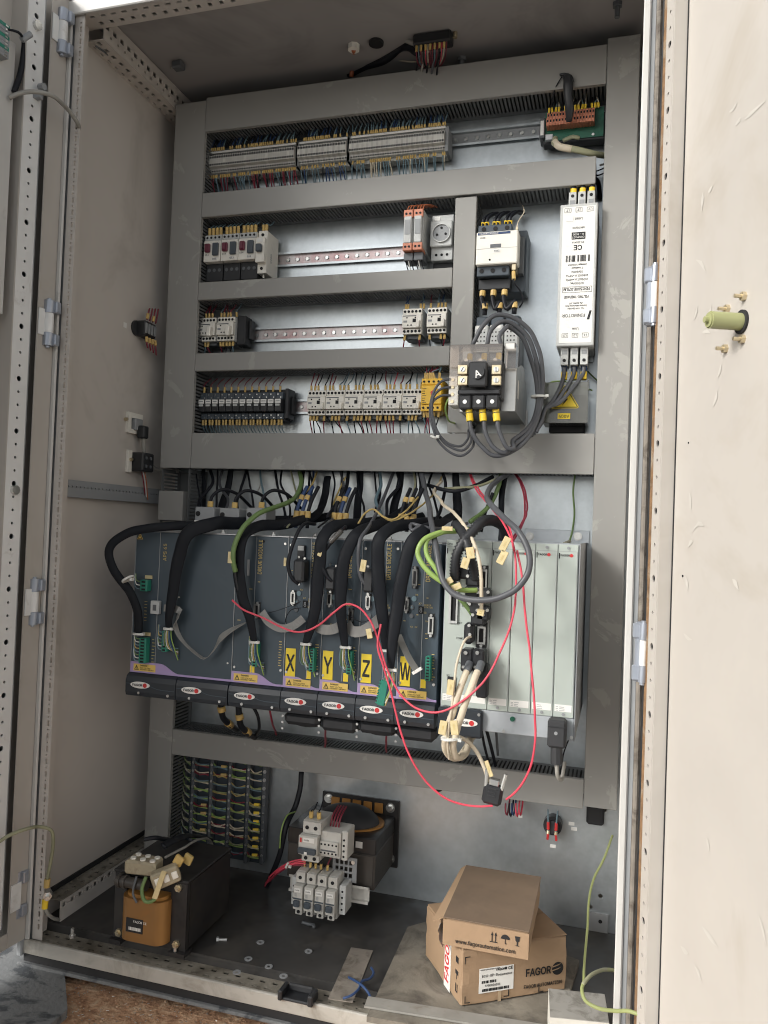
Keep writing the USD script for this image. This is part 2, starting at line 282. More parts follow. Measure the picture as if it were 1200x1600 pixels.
    def profx(s, poly, x0, x1):
        """polygon in y, z drawn out along x"""
        m = trimesh.creation.extrude_polygon(poly, abs(x1 - x0), engine='earcut'); v = m.vertices
        return s.add(np.c_[v[:, 2] + min(x0, x1), v[:, 0], v[:, 1]], m.faces)
    def flat(s, poly, z0, z1):
        m = trimesh.creation.extrude_polygon(poly, abs(z1 - z0), engine='earcut'); v = m.vertices
        return s.add(np.c_[v[:, 0], v[:, 1], v[:, 2] + min(z0, z1)], m.faces)
    def disc(s, x, z, y, r, d=0.001, n=10): return s.cyl((x, y, z), (x, y - d, z), r, n)
    def xf(s, R, o):
        s.v = [v @ np.asarray(R).T + np.asarray(o) for v in s.v]; return s
    def get(s): return np.vstack(s.v), np.vstack(s.f)

_txt = {}
def text(mb, s, h, x, y, z, depth=0.0005, R=None, bold=False, anchor='l', sx=1.0):
    """lettering on a face that looks towards -y; R turns it in its own plane about the anchor"""
    k = (s, bold)
    if k not in _txt: m = meshkit.text_mesh(s, 0.01, 0.01, bold); _txt[k] = (np.array(m.vertices), np.array(m.faces))
    v, f = _txt[k]; v = v.copy(); w = v[:, 0].max() - v[:, 0].min()
    v[:, 0] -= v[:, 0].min() + (w / 2 if anchor == 'c' else 0); v[:, 1] -= 0.005 if anchor == 'c' else 0
    v = v * [h / 0.01 * sx, h / 0.01, depth / 0.01]; v = np.c_[v[:, 0], -v[:, 2], v[:, 1]]
    if R is not None: v = v @ np.asarray(R).T
    mb.add(v + [x, y, z], f); return mb
UP = roty(-math.pi / 2)      # reads upwards
FLIP = roty(math.pi)         # upside down

_names = {}
def numbered(parent, name):
    k = _names.get((parent, name), 0); _names[(parent, name)] = k + 1
    return name if k == 0 else f'{name}_{k:03d}'

def put(path, mb, mat, smooth=False):
    v, f = mb.get() if isinstance(mb, MB) else mb
    return usdkit.mesh(stage, path, (v, f), mat, smooth=smooth)

class Thing:
    def __init__(s, name, label, cat, origin=(0, 0, 0), group=None, kind=None):
        s.path = '/World/' + numbered('/World', name); s.o = np.asarray(origin, float)
        x = UsdGeom.Xform.Define(stage, s.path); x.AddTranslateOp().Set(Gf.Vec3d(*map(float, s.o))); p = x.GetPrim()
        p.SetCustomDataByKey('label', label); p.SetCustomDataByKey('category', cat)
        if group: p.SetCustomDataByKey('group', group)
        if kind: p.SetCustomDataByKey('kind', kind)
        s.prim = p
    def part(s, name, mb, mat, parent=None, local=False, smooth=False, label=None, kind=None):
        par = parent or s.path
        path = par + '/' + numbered(par, name)
        v, f = mb.get()
        if not local: v = v - s.o
        me = put(path, (v, f), mat, smooth)
        if label: me.GetPrim().SetCustomDataByKey('label', label)
        if kind is None and name in ('print', 'jack_screw', 'hood_screw', 'terminal_screw', 'panel_screw', 'label_print', 'tag_print', 'panel_screw', 'rail_screw', 'stand_screw', 'scale_text', 'plate_text', 'printed_frames', 'lettering', 'socket_pin_hole', 'pin_field', 'connector_hole', 'screw_hole', 'contact_slot'): kind = 'stuff'
        if kind: me.GetPrim().SetCustomDataByKey('kind', kind)
        return path
    def copy(s, origin, label, group=None):
        name = s.path.split('/')[-1].rsplit('_0', 1)[0]
        t = Thing.__new__(Thing); t.path = '/World/' + numbered('/World', name); t.o = np.asarray(origin, float)
        x = UsdGeom.Xform.Define(stage, t.path); p = x.GetPrim()
        p.GetReferences().AddInternalReference(Sdf.Path(s.path)); p.SetInstanceable(True)
        x.GetPrim().GetAttribute('xformOp:translate').Set(Gf.Vec3d(*map(float, t.o)))
        p.SetCustomDataByKey('label', label)
        if group: p.SetCustomDataByKey('group', group)
        t.prim = p; return t

def single(name, mb, mat, label, cat, group=None, kind=None, smooth=False):
    """a thing that is one mesh"""
    path = '/World/' + numbered('/World', name)
    me = put(path, mb, mat, smooth).GetPrim()
    if kind != 'structure':
        me.SetCustomDataByKey('label', label); me.SetCustomDataByKey('category', cat)
    if group: me.SetCustomDataByKey('group', group)
    if kind: me.SetCustomDataByKey('kind', kind)
    return path

def holes(poly, hs):
    return poly.difference(union_all(hs)) if hs else poly

# ---------------------------------------------------------------- ground
GZ = -0.082
gx = np.unique(np.r_[-40, -12, -4, np.linspace(-1.2, 2.2, 120), 5, 12, 40]); gy = np.unique(np.r_[-40, -12, -4, np.linspace(-2.4, 0.6, 110), 4, 12, 40])
X, Y = np.meshgrid(gx, gy, indexing='ij'); P = np.stack([X.ravel(), Y.ravel(), np.zeros(X.size)], 1)
P[:, 2] = GZ + 0.006 * (meshkit.fbm(P * 14, 4) - 0.5)
i, j = np.meshgrid(np.arange(len(gx) - 1), np.arange(len(gy) - 1), indexing='ij'); k = i * len(gy) + j
Q = np.stack([k, k + len(gy), k + len(gy) + 1, k + 1], -1).reshape(-1, 4)
single('ground', (P, np.vstack([Q[:, [0, 1, 2]], Q[:, [0, 2, 3]]])), soil, '', '', kind='structure', smooth=True)
mb = MB()
for q in range(420):
    px, py = rng.uniform(60, 420), 0
    x, y = rng.uniform(-0.05, 0.52), rng.uniform(-0.52, -0.33)
    L = rng.uniform(0.0008, 0.0026); a = rng.uniform(0, 6.28); mb.box(-L, L, -0.0006, 0.0006, 0, 0.0006, R=rotz(a) @ rotx(rng.uniform(-.6, .6)), o=(x, y, GZ + 0.004))
single('metal_shavings', mb, screw, 'bright metal shavings strewn over the brown ground below the cabinet', 'shavings', kind='stuff')
mb = MB()
for q in range(260):
    x, y = rng.uniform(-0.1, 0.6), rng.uniform(-0.56, -0.34); r = rng.uniform(0.0012, 0.004)
    mm = trimesh.creation.icosphere(0, r); mb.add(mm.vertices * [1, rng.uniform(.6, 1.2), .6] + [x, y, GZ + 0.003], mm.faces)
single('gravel', mb, soil, 'crumbs of brown dirt on the ground in front of the cabinet', 'dirt', kind='stuff')
# grey slab under the left door, with a rounded corner
pl = Polygon([(-0.7, -1.2), (-0.02, -1.2), (0.10, -0.66), (0.128, -0.56), (0.128, -0.51), (0.02, -0.385), (-0.02, -0.36), (-0.7, -0.30)]).buffer(-0.01).buffer(0.01)
single('floor_slab', MB().flat(pl, GZ - 0.01, GZ + 0.014), slabm, 'worn grey slab with dark stains on the ground under the left door', 'slab')

# ---------------------------------------------------------------- the cabinet: a sheet-steel box, frame profiles, mounting plate, two doors
YF, XL, XR, ZB, ZT = -0.42, -0.052, 1.118, -0.02, 1.868
cab = Thing('electrical_cabinet', 'tall beige steel electrical cabinet with both doors open and galvanised mounting plate', 'cabinet', (0.53, 0, -0.08))
cab.part('side_wall', MB().box(XL - 0.003, XL, -0.42, 0.05, -0.03, ZT), paint, label='beige left side wall with rubbed marks')
cab.part('side_wall', MB().box(XR, XR + 0.003, -0.42, 0.05, -0.03, ZT), paint)
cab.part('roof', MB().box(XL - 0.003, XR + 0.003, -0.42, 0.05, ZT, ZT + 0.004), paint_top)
cab.part('back_wall', MB().box(XL, XR, 0.05, 0.053, -0.03, ZT), paint)
pp = holes(sbox(-0.012, -0.055, 1.085, 1.852), [Point(0.684, 0.252).buffer(0.014), Point(1.03, 0.258).buffer(0.02), Point(*at(938, 1400, 0)[[0, 2]]).buffer(0.0045), Point(*at(923, 1417, 0)[[0, 2]]).buffer(0.004)])
cab.part('mounting_plate', MB().plate(pp, 0.0, 0.0025), zinc)
cab.part('floor_panel', MB().box(XL, XR, -0.368, 0.05, -0.012, -0.006), floor_m)
# bottom front profile: bright lip, slotted tread, dark channel, lower edge
def slots(x0, x1, yc, p=0.025, w=0.012, h=0.005, off=0.0):
    return [sbox(x - w / 2, yc - h / 2, x + w / 2, yc + h / 2) for x in np.arange(x0 + p / 2 + off, x1, p)]
tread = holes(sbox(-0.055, -0.412, 1.12, -0.362), slots(-0.045, 1.07, -0.399, h=0.004, w=0.013) + slots(-0.045, 1.07, -0.380, w=0.011, h=0.007, off=0.006))
cab.part('sill_profile', MB().flat(tread, -0.026, -0.0235), paint_dirty)
cab.part('sill_channel', MB().box(-0.055, 1.12, -0.405, -0.364, -0.05, -0.034), hole)
cab.part('bottom_plate', MB().box(XL - .003, XR + .003, -0.362, 0.05, -0.036, -0.032).box(XL - .003, XR + .003, -0.3675, -0.363, -0.036, -0.0125), floor_m)
cab.part('sill_lip', MB().box(-0.05, 1.085, YF, YF + 0.008, -0.046, -0.019, 0.002), sill_m)
cab.part('sill_seal', MB().box(-0.05, 1.10, YF + 0.004, YF + 0.03, -0.062, -0.0465), gasket)
cab.part('base_edge', MB().box(-0.06, 1.12, YF - 0.004, YF + 0.012, -0.069, -0.0625, 0.002), slabm)
cab.part('base_frame', MB().box(-0.05, 1.11, YF + 0.02, 0.04, GZ, -0.0625), hole)
# top front profile
cab.part('head_lip', MB().box(-0.05, 1.085, YF, YF + 0.008, 1.832, 1.862, 0.002), lip_paint)
head = holes(sbox(-0.05, -0.41, 1.115, -0.36), slots(-0.02, 1.07, -0.397, w=0.012, h=0.005) + slots(-0.02, 1.07, -0.376, w=0.009, h=0.009, off=0.006))
cab.part('head_profile', MB().flat(head, 1.836, 1.8385), paint)
cab.part('head_back', MB().box(-0.05, 1.115, -0.362, -0.3595, 1.8385, ZT), paint)
cab.part('rain_edge', MB().box(-0.06, 1.125, YF - 0.004, YF + 0.02, 1.8625, 1.874, 0.002), paint)
# upright front profiles
for x0, x1, lbl in ((-0.0475, -0.0375, None), (1.0655, 1.077, 'bright lip of the right frame post')):
    cab.part('post_lip', MB().box(x0, x1, YF, YF + 0.006, -0.0185, 1.8315, 0.002), lip_paint, label=lbl)
fl = holes(sbox(-0.037, -0.02, -0.0150, 1.835), [sbox(-0.0255, z, -0.0210, z + 0.011) for z in np.arange(0.0, 1.82, 0.025)] + [Point(-0.0232, z + 0.018).buffer(0.0020) for z in np.arange(0.0, 1.81, 0.025)])
cab.part('slotted_flange', MB().plate(fl, YF + 0.010, YF + 0.0125), paint)
cab.part('post_web', MB().box(-0.037, -0.035, YF + 0.013, YF + 0.05, -0.02, 1.835), paint)
cab.part('post_channel', MB().box(-0.064, -0.038, YF + 0.0128, YF + 0.03, -0.05, 1.86), mgrey)
cab.part('post_edge', MB().box(-0.060, -0.0482, YF - 0.006, YF + 0.010, -0.05, 1.86, 0.002), mgrey)
cab.part('post_channel', MB().box(1.0775, 1.0845, YF + 0.004, YF + 0.03, -0.05, 1.86), mgrey)
cab.part('post_seal', MB().box(1.085, 1.094, YF - 0.002, YF + 0.02, -0.05, 1.86, 0.003), grimy)
cab.part('post_edge', MB().box(1.0945, 1.125, YF - 0.006, YF + 0.010, -0.05, 1.86, 0.002), gasket)
# depth profiles along the left wall, top and bottom, and the drilled rail half way up
def yslots(x0, x1, p, w, h, c, off=0):
    return [sbox(c - h / 2, y - w / 2, c + h / 2, y + w / 2) for y in np.arange(x0 + off, x1, p)]
f1 = holes(sbox(XL, -0.36, -0.012, 0.0), yslots(-0.35, -0.01, 0.025, 0.010, 0.007, -0.026) + yslots(-0.34, -0.01, 0.025, 0.009, 0.003, -0.044))
cab.part('depth_profile', MB().flat(f1, 0.036, 0.0385), paint_dirty)
v1 = MB(); q1 = holes(sbox(-0.36, -0.006, 0.0, 0.0355), [sbox(y - .005, 0.021, y + .005, 0.030) for y in np.arange(-0.35, -0.01, 0.025)] + [Point(y + 0.0125, 0.025).buffer(0.002) for y in np.arange(-0.35, -0.02, 0.025)])
v1.profx(q1, -0.0145, -0.012); cab.part('depth_profile', v1, paint)
cab.part('wall_seal', MB().box(XL, XL + 0.004, -0.36, 0.0, 0.04, 0.05), gasket)
f2 = holes(sbox(XL, -0.36, -0.005, 0.0), yslots(-0.35, -0.01, 0.025, 0.012, 0.008, -0.024) + yslots(-0.34, -0.01, 0.025, 0.010, 0.004, -0.043))
cab.part('depth_profile', MB().flat(f2, 1.812, 1.8145), paint)
v2 = MB(); q2 = holes(sbox(-0.36, 1.815, 0.0, 1.866), [sbox(y - .006, 1.838, y + .006, 1.848) for y in np.arange(-0.35, -0.01, 0.025)] + [Point(y + 0.0125, 1.828).buffer(0.003) for y in np.arange(-0.35, -0.02, 0.025)])
v2.profx(q2, -0.0075, -0.005); cab.part('depth_profile', v2, paint)
q3 = holes(sbox(-0.40, 0.858, -0.005, 0.894), [Point(y, 0.880).buffer(0.0022) for y in np.arange(-0.39, -0.01, 0.0125)])
cab.part('wall_rail', MB().profx(q3, XL + 0.012, XL + 0.0145), mgrey)
cab.part('wall_rail', MB().box(XL, XL + 0.0118, -0.40, -0.005, 0.890, 0.894), mgrey)
cab.part('wall_rail', MB().box(XL, XL + 0.0118, -0.40, -0.005, 0.858, 0.862), mgrey)

# ---- doors: own axes u (out from the hinge), w (towards the inside), z
def door_axes(O, d, n):
    O, d, n = np.array(O, float), np.array(d, float), np.array(n, float)
    s = np.sign(np.cross(d, n)[2])
    def bx(mb, u0, u1, w0, w1, z0, z1, b=0.0):
        t = MB().box(u0, u1, w0, w1, z0, z1, b); v, f = t.get()
        if s < 0: f = f[:, ::-1]
        mb.add(O + v[:, :1] * d + v[:, 1:2] * n + v[:, 2:] * [0, 0, 1], f); return mb
    def pt(u, w, z): return O + u * d + w * n + np.array([0, 0, z])
    return bx, pt, s
def strip_mesh(bx, pt, s, u0, u1, w, z0, z1, zbig, mb):
    """perforated door strip: small holes every 25 mm, a large one every 100 mm"""
    hs = []
    k0 = int(math.ceil((z0 + 0.02 - zbig) / 0.025))
    for k in range(k0, int((z1 - 0.02 - zbig) / 0.025) + 1):
        hs.append(Point((u0 + u1) / 2, zbig + k * 0.025).buffer(0.0052 if k % 4 == 0 else 0.0027, 5))
    poly = holes(sbox(u0, z0, u1, z1), hs)
    m_ = trimesh.creation.extrude_polygon(poly, 0.002, engine='earcut'); v = m_.vertices; f = m_.faces
    v = np.array([pt(a, w - 0.002 + c, b) for a, b, c in v]) ; f = f if np.linalg.det(np.array([pt(1, 0, 0) - pt(0, 0, 0), [0, 0, 1], pt(0, 1, 0) - pt(0, 0, 0)])) > 0 else f[:, ::-1]
    return mb.add(v, f)

aL = math.radians(95); dL = (math.cos(aL), -math.sin(aL), 0); nL = (math.sin(aL), math.cos(aL), 0)
bxL, ptL, sL = door_axes((-0.046, -0.418, 0), dL, nL)
ldoor = cab.part('door', bxL(MB(), -0.004, 0.60, -0.036, -0.034, -0.022, 1.872), paint_door, label='left door leaf, folded back, with a drilled strip and mounting plate')
cab.part('door_lip', bxL(MB(), 0.0, 0.044, -0.004, -0.001, -0.018, 1.868, 0.001), paint_door, ldoor)
cab.part('door_edge', bxL(MB(), -0.004, -0.001, -0.034, -0.001, -0.02, 1.87), paint_door, ldoor)
cab.part('door_lip', bxL(MB(), 0.0445, 0.60, -0.004, -0.001, -0.018, 0.012, 0.001), paint_door, ldoor)
cab.part('door_seal', bxL(MB(), 0.046, 0.062, -0.033, -0.020, 0.012, 1.84, 0.004), gasket, ldoor)
zb0 = at(30, 589, -0.50)[2]
cab.part('drilled_strip', strip_mesh(bxL, ptL, sL, 0.066, 0.106, 0.004, 0.030, 1.83, ptL(0, 0, 0)[2] + 1.176 % 0.1, MB()), paint_strip, ldoor)
cab.part('drilled_strip_back', bxL(MB(), 0.070, 0.102, -0.024, -0.022, 0.030, 1.83), hole, ldoor)
cab.part('strip_side', bxL(MB(), 0.1065, 0.109, -0.034, 0.004, 0.030, 1.83), paint_door, ldoor)
cab.part('strip_side', bxL(MB(), 0.0635, 0.0658, -0.034, 0.004, 0.030, 1.83), mgrey, ldoor)
cab.part('inner_panel', bxL(MB(), np.dot(atp(22, 120, ptL(0, -.004, 0), np.array(nL)) - ptL(0, 0, 0), dL), 0.58, -0.010, -0.004, 1.19, 1.70), lip_paint, ldoor)
# strip screws and clamp
for zz in (1.757, 0.864, 0.06):
    c0, c1 = ptL(0.086, 0.004, zz), ptL(0.086, 0.011, zz)
    cab.part('strip_screw', MB().cyl(c0, c1, 0.009, 10), screw, ldoor)

aR = math.radians(112); dR = (-math.cos(aR), -math.sin(aR), 0); nR = (-math.sin(aR), math.cos(aR), 0)
bxR, ptR, sR = door_axes((1.1245, -0.501, 0), dR, nR)
rdoor = cab.part('door', bxR(MB(), 0.004, 0.60, -0.003, 0.0, -0.04, 1.9), paint_door, label='right door leaf swung wide open, cream inside with scratches')
cab.part('drilled_strip', strip_mesh(bxR, ptR, sR, -0.018, 0.006, 0.021, -0.03, 1.9, 1.558 % 0.1, MB()), paint_door, rdoor)
cab.part('drilled_strip_back', bxR(MB(), -0.017, 0.005, 0.0172, 0.0185, -0.03, 1.9), hole, rdoor)
cab.part('strip_side', bxR(MB(), 0.0062, 0.0085, 0.001, 0.0205, -0.03, 1.9), paint_door, rdoor)
cab.part('panel_gap', bxR(MB(), 0.0088, 0.0112, 0.0004, 0.0012, -0.03, 1.9), gasket, rdoor)
cab.part('door_seal', bxR(MB(), -0.040, -0.0185, 0.004, 0.012, -0.035, 1.9, 0.002), rust, rdoor, label='rust brown door seal')
cab.part('door_lip', bxR(MB(), -0.052, -0.0405, -0.01, 0.010, -0.04, 1.9), rust, rdoor)
# turning knob, its plate and four studs on the right door
kc = atp(1160, 503, ptR(0, 0, 0), np.array(nR)); nn = np.array(nR); dd = np.array(dR)
kb = MB().cyl(kc, kc + nn * 0.043, 0.0108, 20).cyl(kc + nn * 0.043, kc + nn * 0.045, 0.0092, 16).cyl(kc + nn * 0.045, kc + nn * 0.050, 0.004, 12)
cab.part('lock_spindle', kb, olive, rdoor, smooth=40)
cab.part('spindle_ring', MB().cyl(kc - nn * 0.001, kc + nn * 0.003, 0.0150, 24), gasket, rdoor)
for px_, py_ in ((1164, 463), (1138, 483), (1162, 530), (1135, 545)):
    c = atp(px_, py_, ptR(0, 0, 0), nn)
    cab.part('stud', MB().cyl(c, c + nn * 0.014, 0.0026, 8).cyl(c, c + nn * 0.005, 0.0058, 6), brass, rdoor)
c = atp(1113, 483, ptR(0, 0, 0), nn)
# paler scratches worn into the right door's paint
scr = MB()
def scratch(pts, w):
    P_ = [atp(a, b, ptR(0, 0, 0), nn) + nn * 0.0006 for a, b in pts]; P_ = spline(P_, 0.01)
    t = np.gradient(P_, axis=0); t /= np.linalg.norm(t, axis=1, keepdims=True); sd = np.cross(t, nn)
    ww = w * np.sin(np.linspace(0.15, math.pi - 0.15, len(P_)))[:, None] * (0.6 + 0.8 * rng.random((len(P_), 1)))
    L, R_ = P_ - sd * ww, P_ + sd * ww; v = np.vstack([L, R_]); n = len(P_); i = np.arange(n - 1)
    f = np.vstack([np.c_[i, i + 1, n + i + 1], np.c_[i, n + i + 1, n + i]])
    if np.dot(np.cross(v[f[0, 1]] - v[f[0, 0]], v[f[0, 2]] - v[f[0, 0]]), nn) < 0: f = f[:, ::-1]
    scr.add(v, f)
for s_ in ([(1165, 186), (1180, 172), (1196, 158)], [(1140, 175), (1146, 171), (1152, 160)], [(1150, 195), (1154, 190), (1158, 184)], [(1107, 300), (1110, 297), (1114, 290)], [(1097, 330), (1098, 315), (1099, 300)], [(1088, 406), (1096, 411), (1103, 425)],
           [(1115, 635), (1119, 622), (1122, 610)], [(1122, 590), (1125, 580), (1127, 570)], [(1076, 855), (1079, 848), (1083, 846)], [(1082, 832), (1092, 818), (1100, 822)], [(1072, 900), (1074, 912), (1075, 922)], [(1145, 905), (1150, 912), (1155, 922)], [(1069, 990), (1076, 998), (1082, 1000)], [(1078, 770), (1079, 780), (1080, 795)],
           [(1064, 1478), (1070, 1486), (1076, 1490)], [(1098, 1448), (1108, 1462), (1122, 1480)], [(1086, 1510), (1092, 1520), (1097, 1535)], [(1105, 1310), (1107, 1320), (1108, 1330)], [(1186, 1430), (1192, 1450), (1198, 1478)], [(1085, 500), (1088, 490), (1090, 480)], [(1107, 498), (1110, 488), (1112, 476)], [(1098, 520), (1104, 518), (1110, 520)]):
    scratch(s_, 0.0030)
cab.part('scratches', scr, scratch_m, rdoor, kind='stuff', label='pale scratches on the cream paint')

for px_, py_, r_ in ((1067, 900, .0018), (1076, 692, .0014)):
    c = atp(px_, py_, ptR(0, 0, 0), nn); cab.part('drill_hole', MB().cyl(c, c + nn * .0007, r_, 10), hole, rdoor)
# ---- hinges
def hinge(p, barrel_n, side, lbl, rb=0.0105):
    h = cab.part('hinge', MB().cyl(p + [0, 0, -0.045], p + [0, 0, -0.02], rb, 14).cyl(p + [0, 0, 0.02], p + [0, 0, 0.045], rb, 14).cyl(p + [0, 0, -0.049], p + [0, 0, 0.049], 0.0045, 10)
        .box(p[0] - 0.002, p[0] + side * 0.016, p[1] + 0.002, p[1] + 0.016, p[2] - 0.044, p[2] - 0.021, 0.002).box(p[0] - 0.002, p[0] + side * 0.016, p[1] + 0.002, p[1] + 0.016, p[2] + 0.021, p[2] + 0.044, 0.002), hinge_m, smooth=35, label=lbl)
    cab.part('knuckle', MB().cyl(p + [0, 0, -0.0195], p + [0, 0, 0.0195], rb - .001, 14), paint_strip, h, smooth=35)
    return h
for k_, (px_, py_) in enumerate(((98, 50), (76, 505), (52, 940), (25, 1397))):
    p = at(px_, py_, -0.437)
    h = hinge(p, None, 1, None)
    lf = MB(); e = np.array(dL); n_ = np.array(nL)
    for q_ in (0,):
        lf = bxL(MB(), 0.018, 0.043, -0.0008, 0.0022, p[2] - 0.026, p[2] + 0.026, 0.0008)
    cab.part('hinge_leaf', lf, paint_strip, h)
for px_, py_ in ((1018, 460), (1000, 1020)):
    p = at(px_ + 5, py_, -0.455)
    h = hinge(p, None, -1, None, 0.0065)
    cab.part('hinge_bracket', MB().box(p[0] - 0.012, p[0] - 0.002, p[1] + 0.004, p[1] + 0.02, p[2] - 0.046, p[2] + 0.046, 0.002), hinge_m, h)

# ---------------------------------------------------------------- slotted cable ducts
YD = -0.090
def duct_thing(label, x0, x1, z0, z1, horiz, cover=(None, None), comb=True, sides=(1, 1), depth=YD, pitch=0.0083, name='cable_duct', nocover=False):
    t = Thing(name, label, 'cable duct', ((x0 + x1) / 2, 0, (z0 + z1) / 2), 'grey slotted cable ducts on the mounting plate')
    a, b = cover[0] if cover[0] is not None else (x0 if horiz else z0), cover[1] if cover[1] is not None else (x1 if horiz else z1)
    if not nocover:
        c = MB()
        if horiz:
            c.box(a, b, depth, depth + 0.003, z0, z1, 0.0012).box(a + .0005, b - .0005, depth + 0.003, depth + 0.011, z0, z0 + 0.0015).box(a + .0005, b - .0005, depth + 0.003, depth + 0.011, z1 - 0.0015, z1)
        else:
            c.box(x0, x1, depth, depth + 0.003, a, b, 0.0012).box(x0, x0 + 0.0015, depth + 0.003, depth + 0.011, a + .0005, b - .0005).box(x1 - 0.0015, x1, depth + 0.003, depth + 0.011, a + .0005, b - .0005)
        t.part('cover', c, duct)
    L0, L1 = (x0, x1) if horiz else (z0, z1)
    sl = [sbox(q - 0.0019, depth + 0.013, q + 0.0019, -0.016) for q in np.arange(L0 + 0.006, L1 - 0.004, pitch)]
    poly = holes(sbox(L0 + 0.001, depth + 0.0035, L1 - 0.001, -0.0005), sl)
    mm = trimesh.creation.extrude_polygon(poly, 0.0014, engine='earcut')
    for k, e in enumerate((0, 1)):
        if not sides[k]: continue
        v = mm.vertices
        if horiz:
            zz = (z0 + 0.0018) if e == 0 else (z1 - 0.0032); vv = np.c_[v[:, 0], v[:, 1], v[:, 2] + zz]; f = mm.faces
        else:
            xx = (x0 + 0.0018) if e == 0 else (x1 - 0.0032); vv = np.c_[v[:, 2] + xx, v[:, 1], v[:, 0]]; f = mm.faces[:, ::-1]
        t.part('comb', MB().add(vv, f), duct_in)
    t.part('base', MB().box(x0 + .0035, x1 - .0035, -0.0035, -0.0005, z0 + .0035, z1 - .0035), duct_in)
    return t
xA, xR, xRR, xV, xV2 = 0.0809, 1.0003, 1.064, 0.6943, 0.7406
duct_thing('topmost wide horizontal cable duct above the long terminal strip', xA + .001, xR - .001, 1.7442, 1.8254, True)
duct_thing('horizontal cable duct between the terminal strip and the breaker row', xA + .001, 0.9846, 1.5385, 1.5958, True)
duct_thing('narrow horizontal duct under the breakers with violet switches', xA + .001, xV - .001, 1.3407, 1.3827, True)
duct_thing('narrow horizontal duct just above the dark relay sockets', xA + .001, xV - .001, 1.172, 1.214, True)
duct_thing('wide horizontal duct with pale stains just above the drive modules', xA + .001, xR - .001, 0.9426, 1.0257, True)
duct_thing('lowest horizontal duct, between the drives and the earth terminals', 0.0647, xR - .001, 0.2712, 0.3297, True)
duct_thing('tall vertical duct along the left edge of the plate', 0.0, xA, 0.9426, 1.8189, False)
duct_thing('tall vertical duct along the right edge of the plate', xR, xRR, 0.2769, 1.8375, False)
duct_thing('short vertical duct between the white socket and the large contactor', xV, xV2, 1.027, 1.533, False)
duct_thing('lower left vertical duct beside the earth terminals', 0.0019, 0.0637, 0.03, 0.55, False)
sx0, sx1, sz0, sz1 = fr(247, 285, 767, 813, YD)
duct_thing('open slotted duct with a short loose cover left of the grey plugs', 0.002, 0.079, 0.80, 0.9415, False, nocover=True)
t = Thing('duct_cover', 'short square duct cover piece just above the left sleeved cable', 'duct cover', ((sx0 + sx1) / 2, YD, sz0))
t.part('face', MB().box(sx0, sx1, YD, YD + 0.003, sz0, sz1, 0.0012), duct)
t.part('lip', MB().box(sx1 - .002, sx1, YD + .003, YD + 0.02, sz0, sz1), duct); t.part('lip', MB().box(sx0, sx0 + .002, YD + .003, YD + 0.02, sz0, sz1), duct)

# ---------------------------------------------------------------- DIN rails
def rail(label, x0, x1, zc, y=-0.001, group='top-hat rails on the mounting plate', mat=None):
    t = Thing('mounting_rail', label, 'rail', ((x0 + x1) / 2, y, zc), group)
    c = holes(sbox(x0, zc - 0.0125, x1, zc + 0.0125), [sbox(q - 0.0045, zc - .003, q + 0.0045, zc + .003).buffer(.001) for q in np.arange(x0 + 0.012, x1 - 0.006, 0.025)])
    t.part('web', MB().plate(c, y - 0.001, y), mat or railm)
    for s in (-1, 1):
        t.part('flange', MB().box(x0, x1, y - 0.0085, y - 0.0075, zc + s * 0.0125, zc + s * 0.0175).box(x0, x1, y - 0.0075, y - 0.001, zc + s * 0.0125, zc + s * 0.0135), zinc)
    # screws with round heads in every hole, as the rail is bolted down
    s_ = MB()
    for q in np.arange(x0 + 0.012, x1 - 0.006, 0.025): s_.cyl((q, y - .0012, zc), (q, y - 0.0028, zc), 0.0042, 8)
    t.part('rail_bolt', s_, screw, kind='stuff')
    return t
Z1, Z2, Z3, Z4 = 1.704, 1.454, 1.2745, 1.099
rail('uppermost rail, carrying the long terminal strip', 0.083, 0.99, Z1, mat=mgrey)
rail('rail behind the breakers and the white socket', 0.083, 0.692, Z2)
rail('rail between the two pairs of cream contactors', 0.083, 0.692, Z3)
rail('rail behind the dark relay sockets and yellow relay', 0.083, 0.692, Z4)

# ---------------------------------------------------------------- short leads with yellow markers, as parts of the device they are clamped in
def leads(t, xs, z, y, s, L, cols, fl=0.009, fr_=0.0021, back=0.02, jit=0.004, mat=None, r=0.0014, skip=0.0):
    for x in xs:
        if rng.random() < skip: continue
        c = cols[int(rng.integers(len(cols)))]; dx = rng.normal(0, jit); l = L * rng.uniform(0.85, 1.1); k = rng.normal(0, jit * .6)
        w = t.part('lead', MB().tube([(x, y, z), (x + k * .4, y - .001, z + s * fl * 1.2), (x + dx * .6, y + back * .35, z + s * l * .55), (x + dx, y + back, z + s * l)], r, 5, step=0.012), c, smooth=True)
        t.part('marker', MB().cyl((x, y, z + s * .001), (x + k * .4, y - .0008, z + s * fl), fr_, 6), mat or ferr, w)

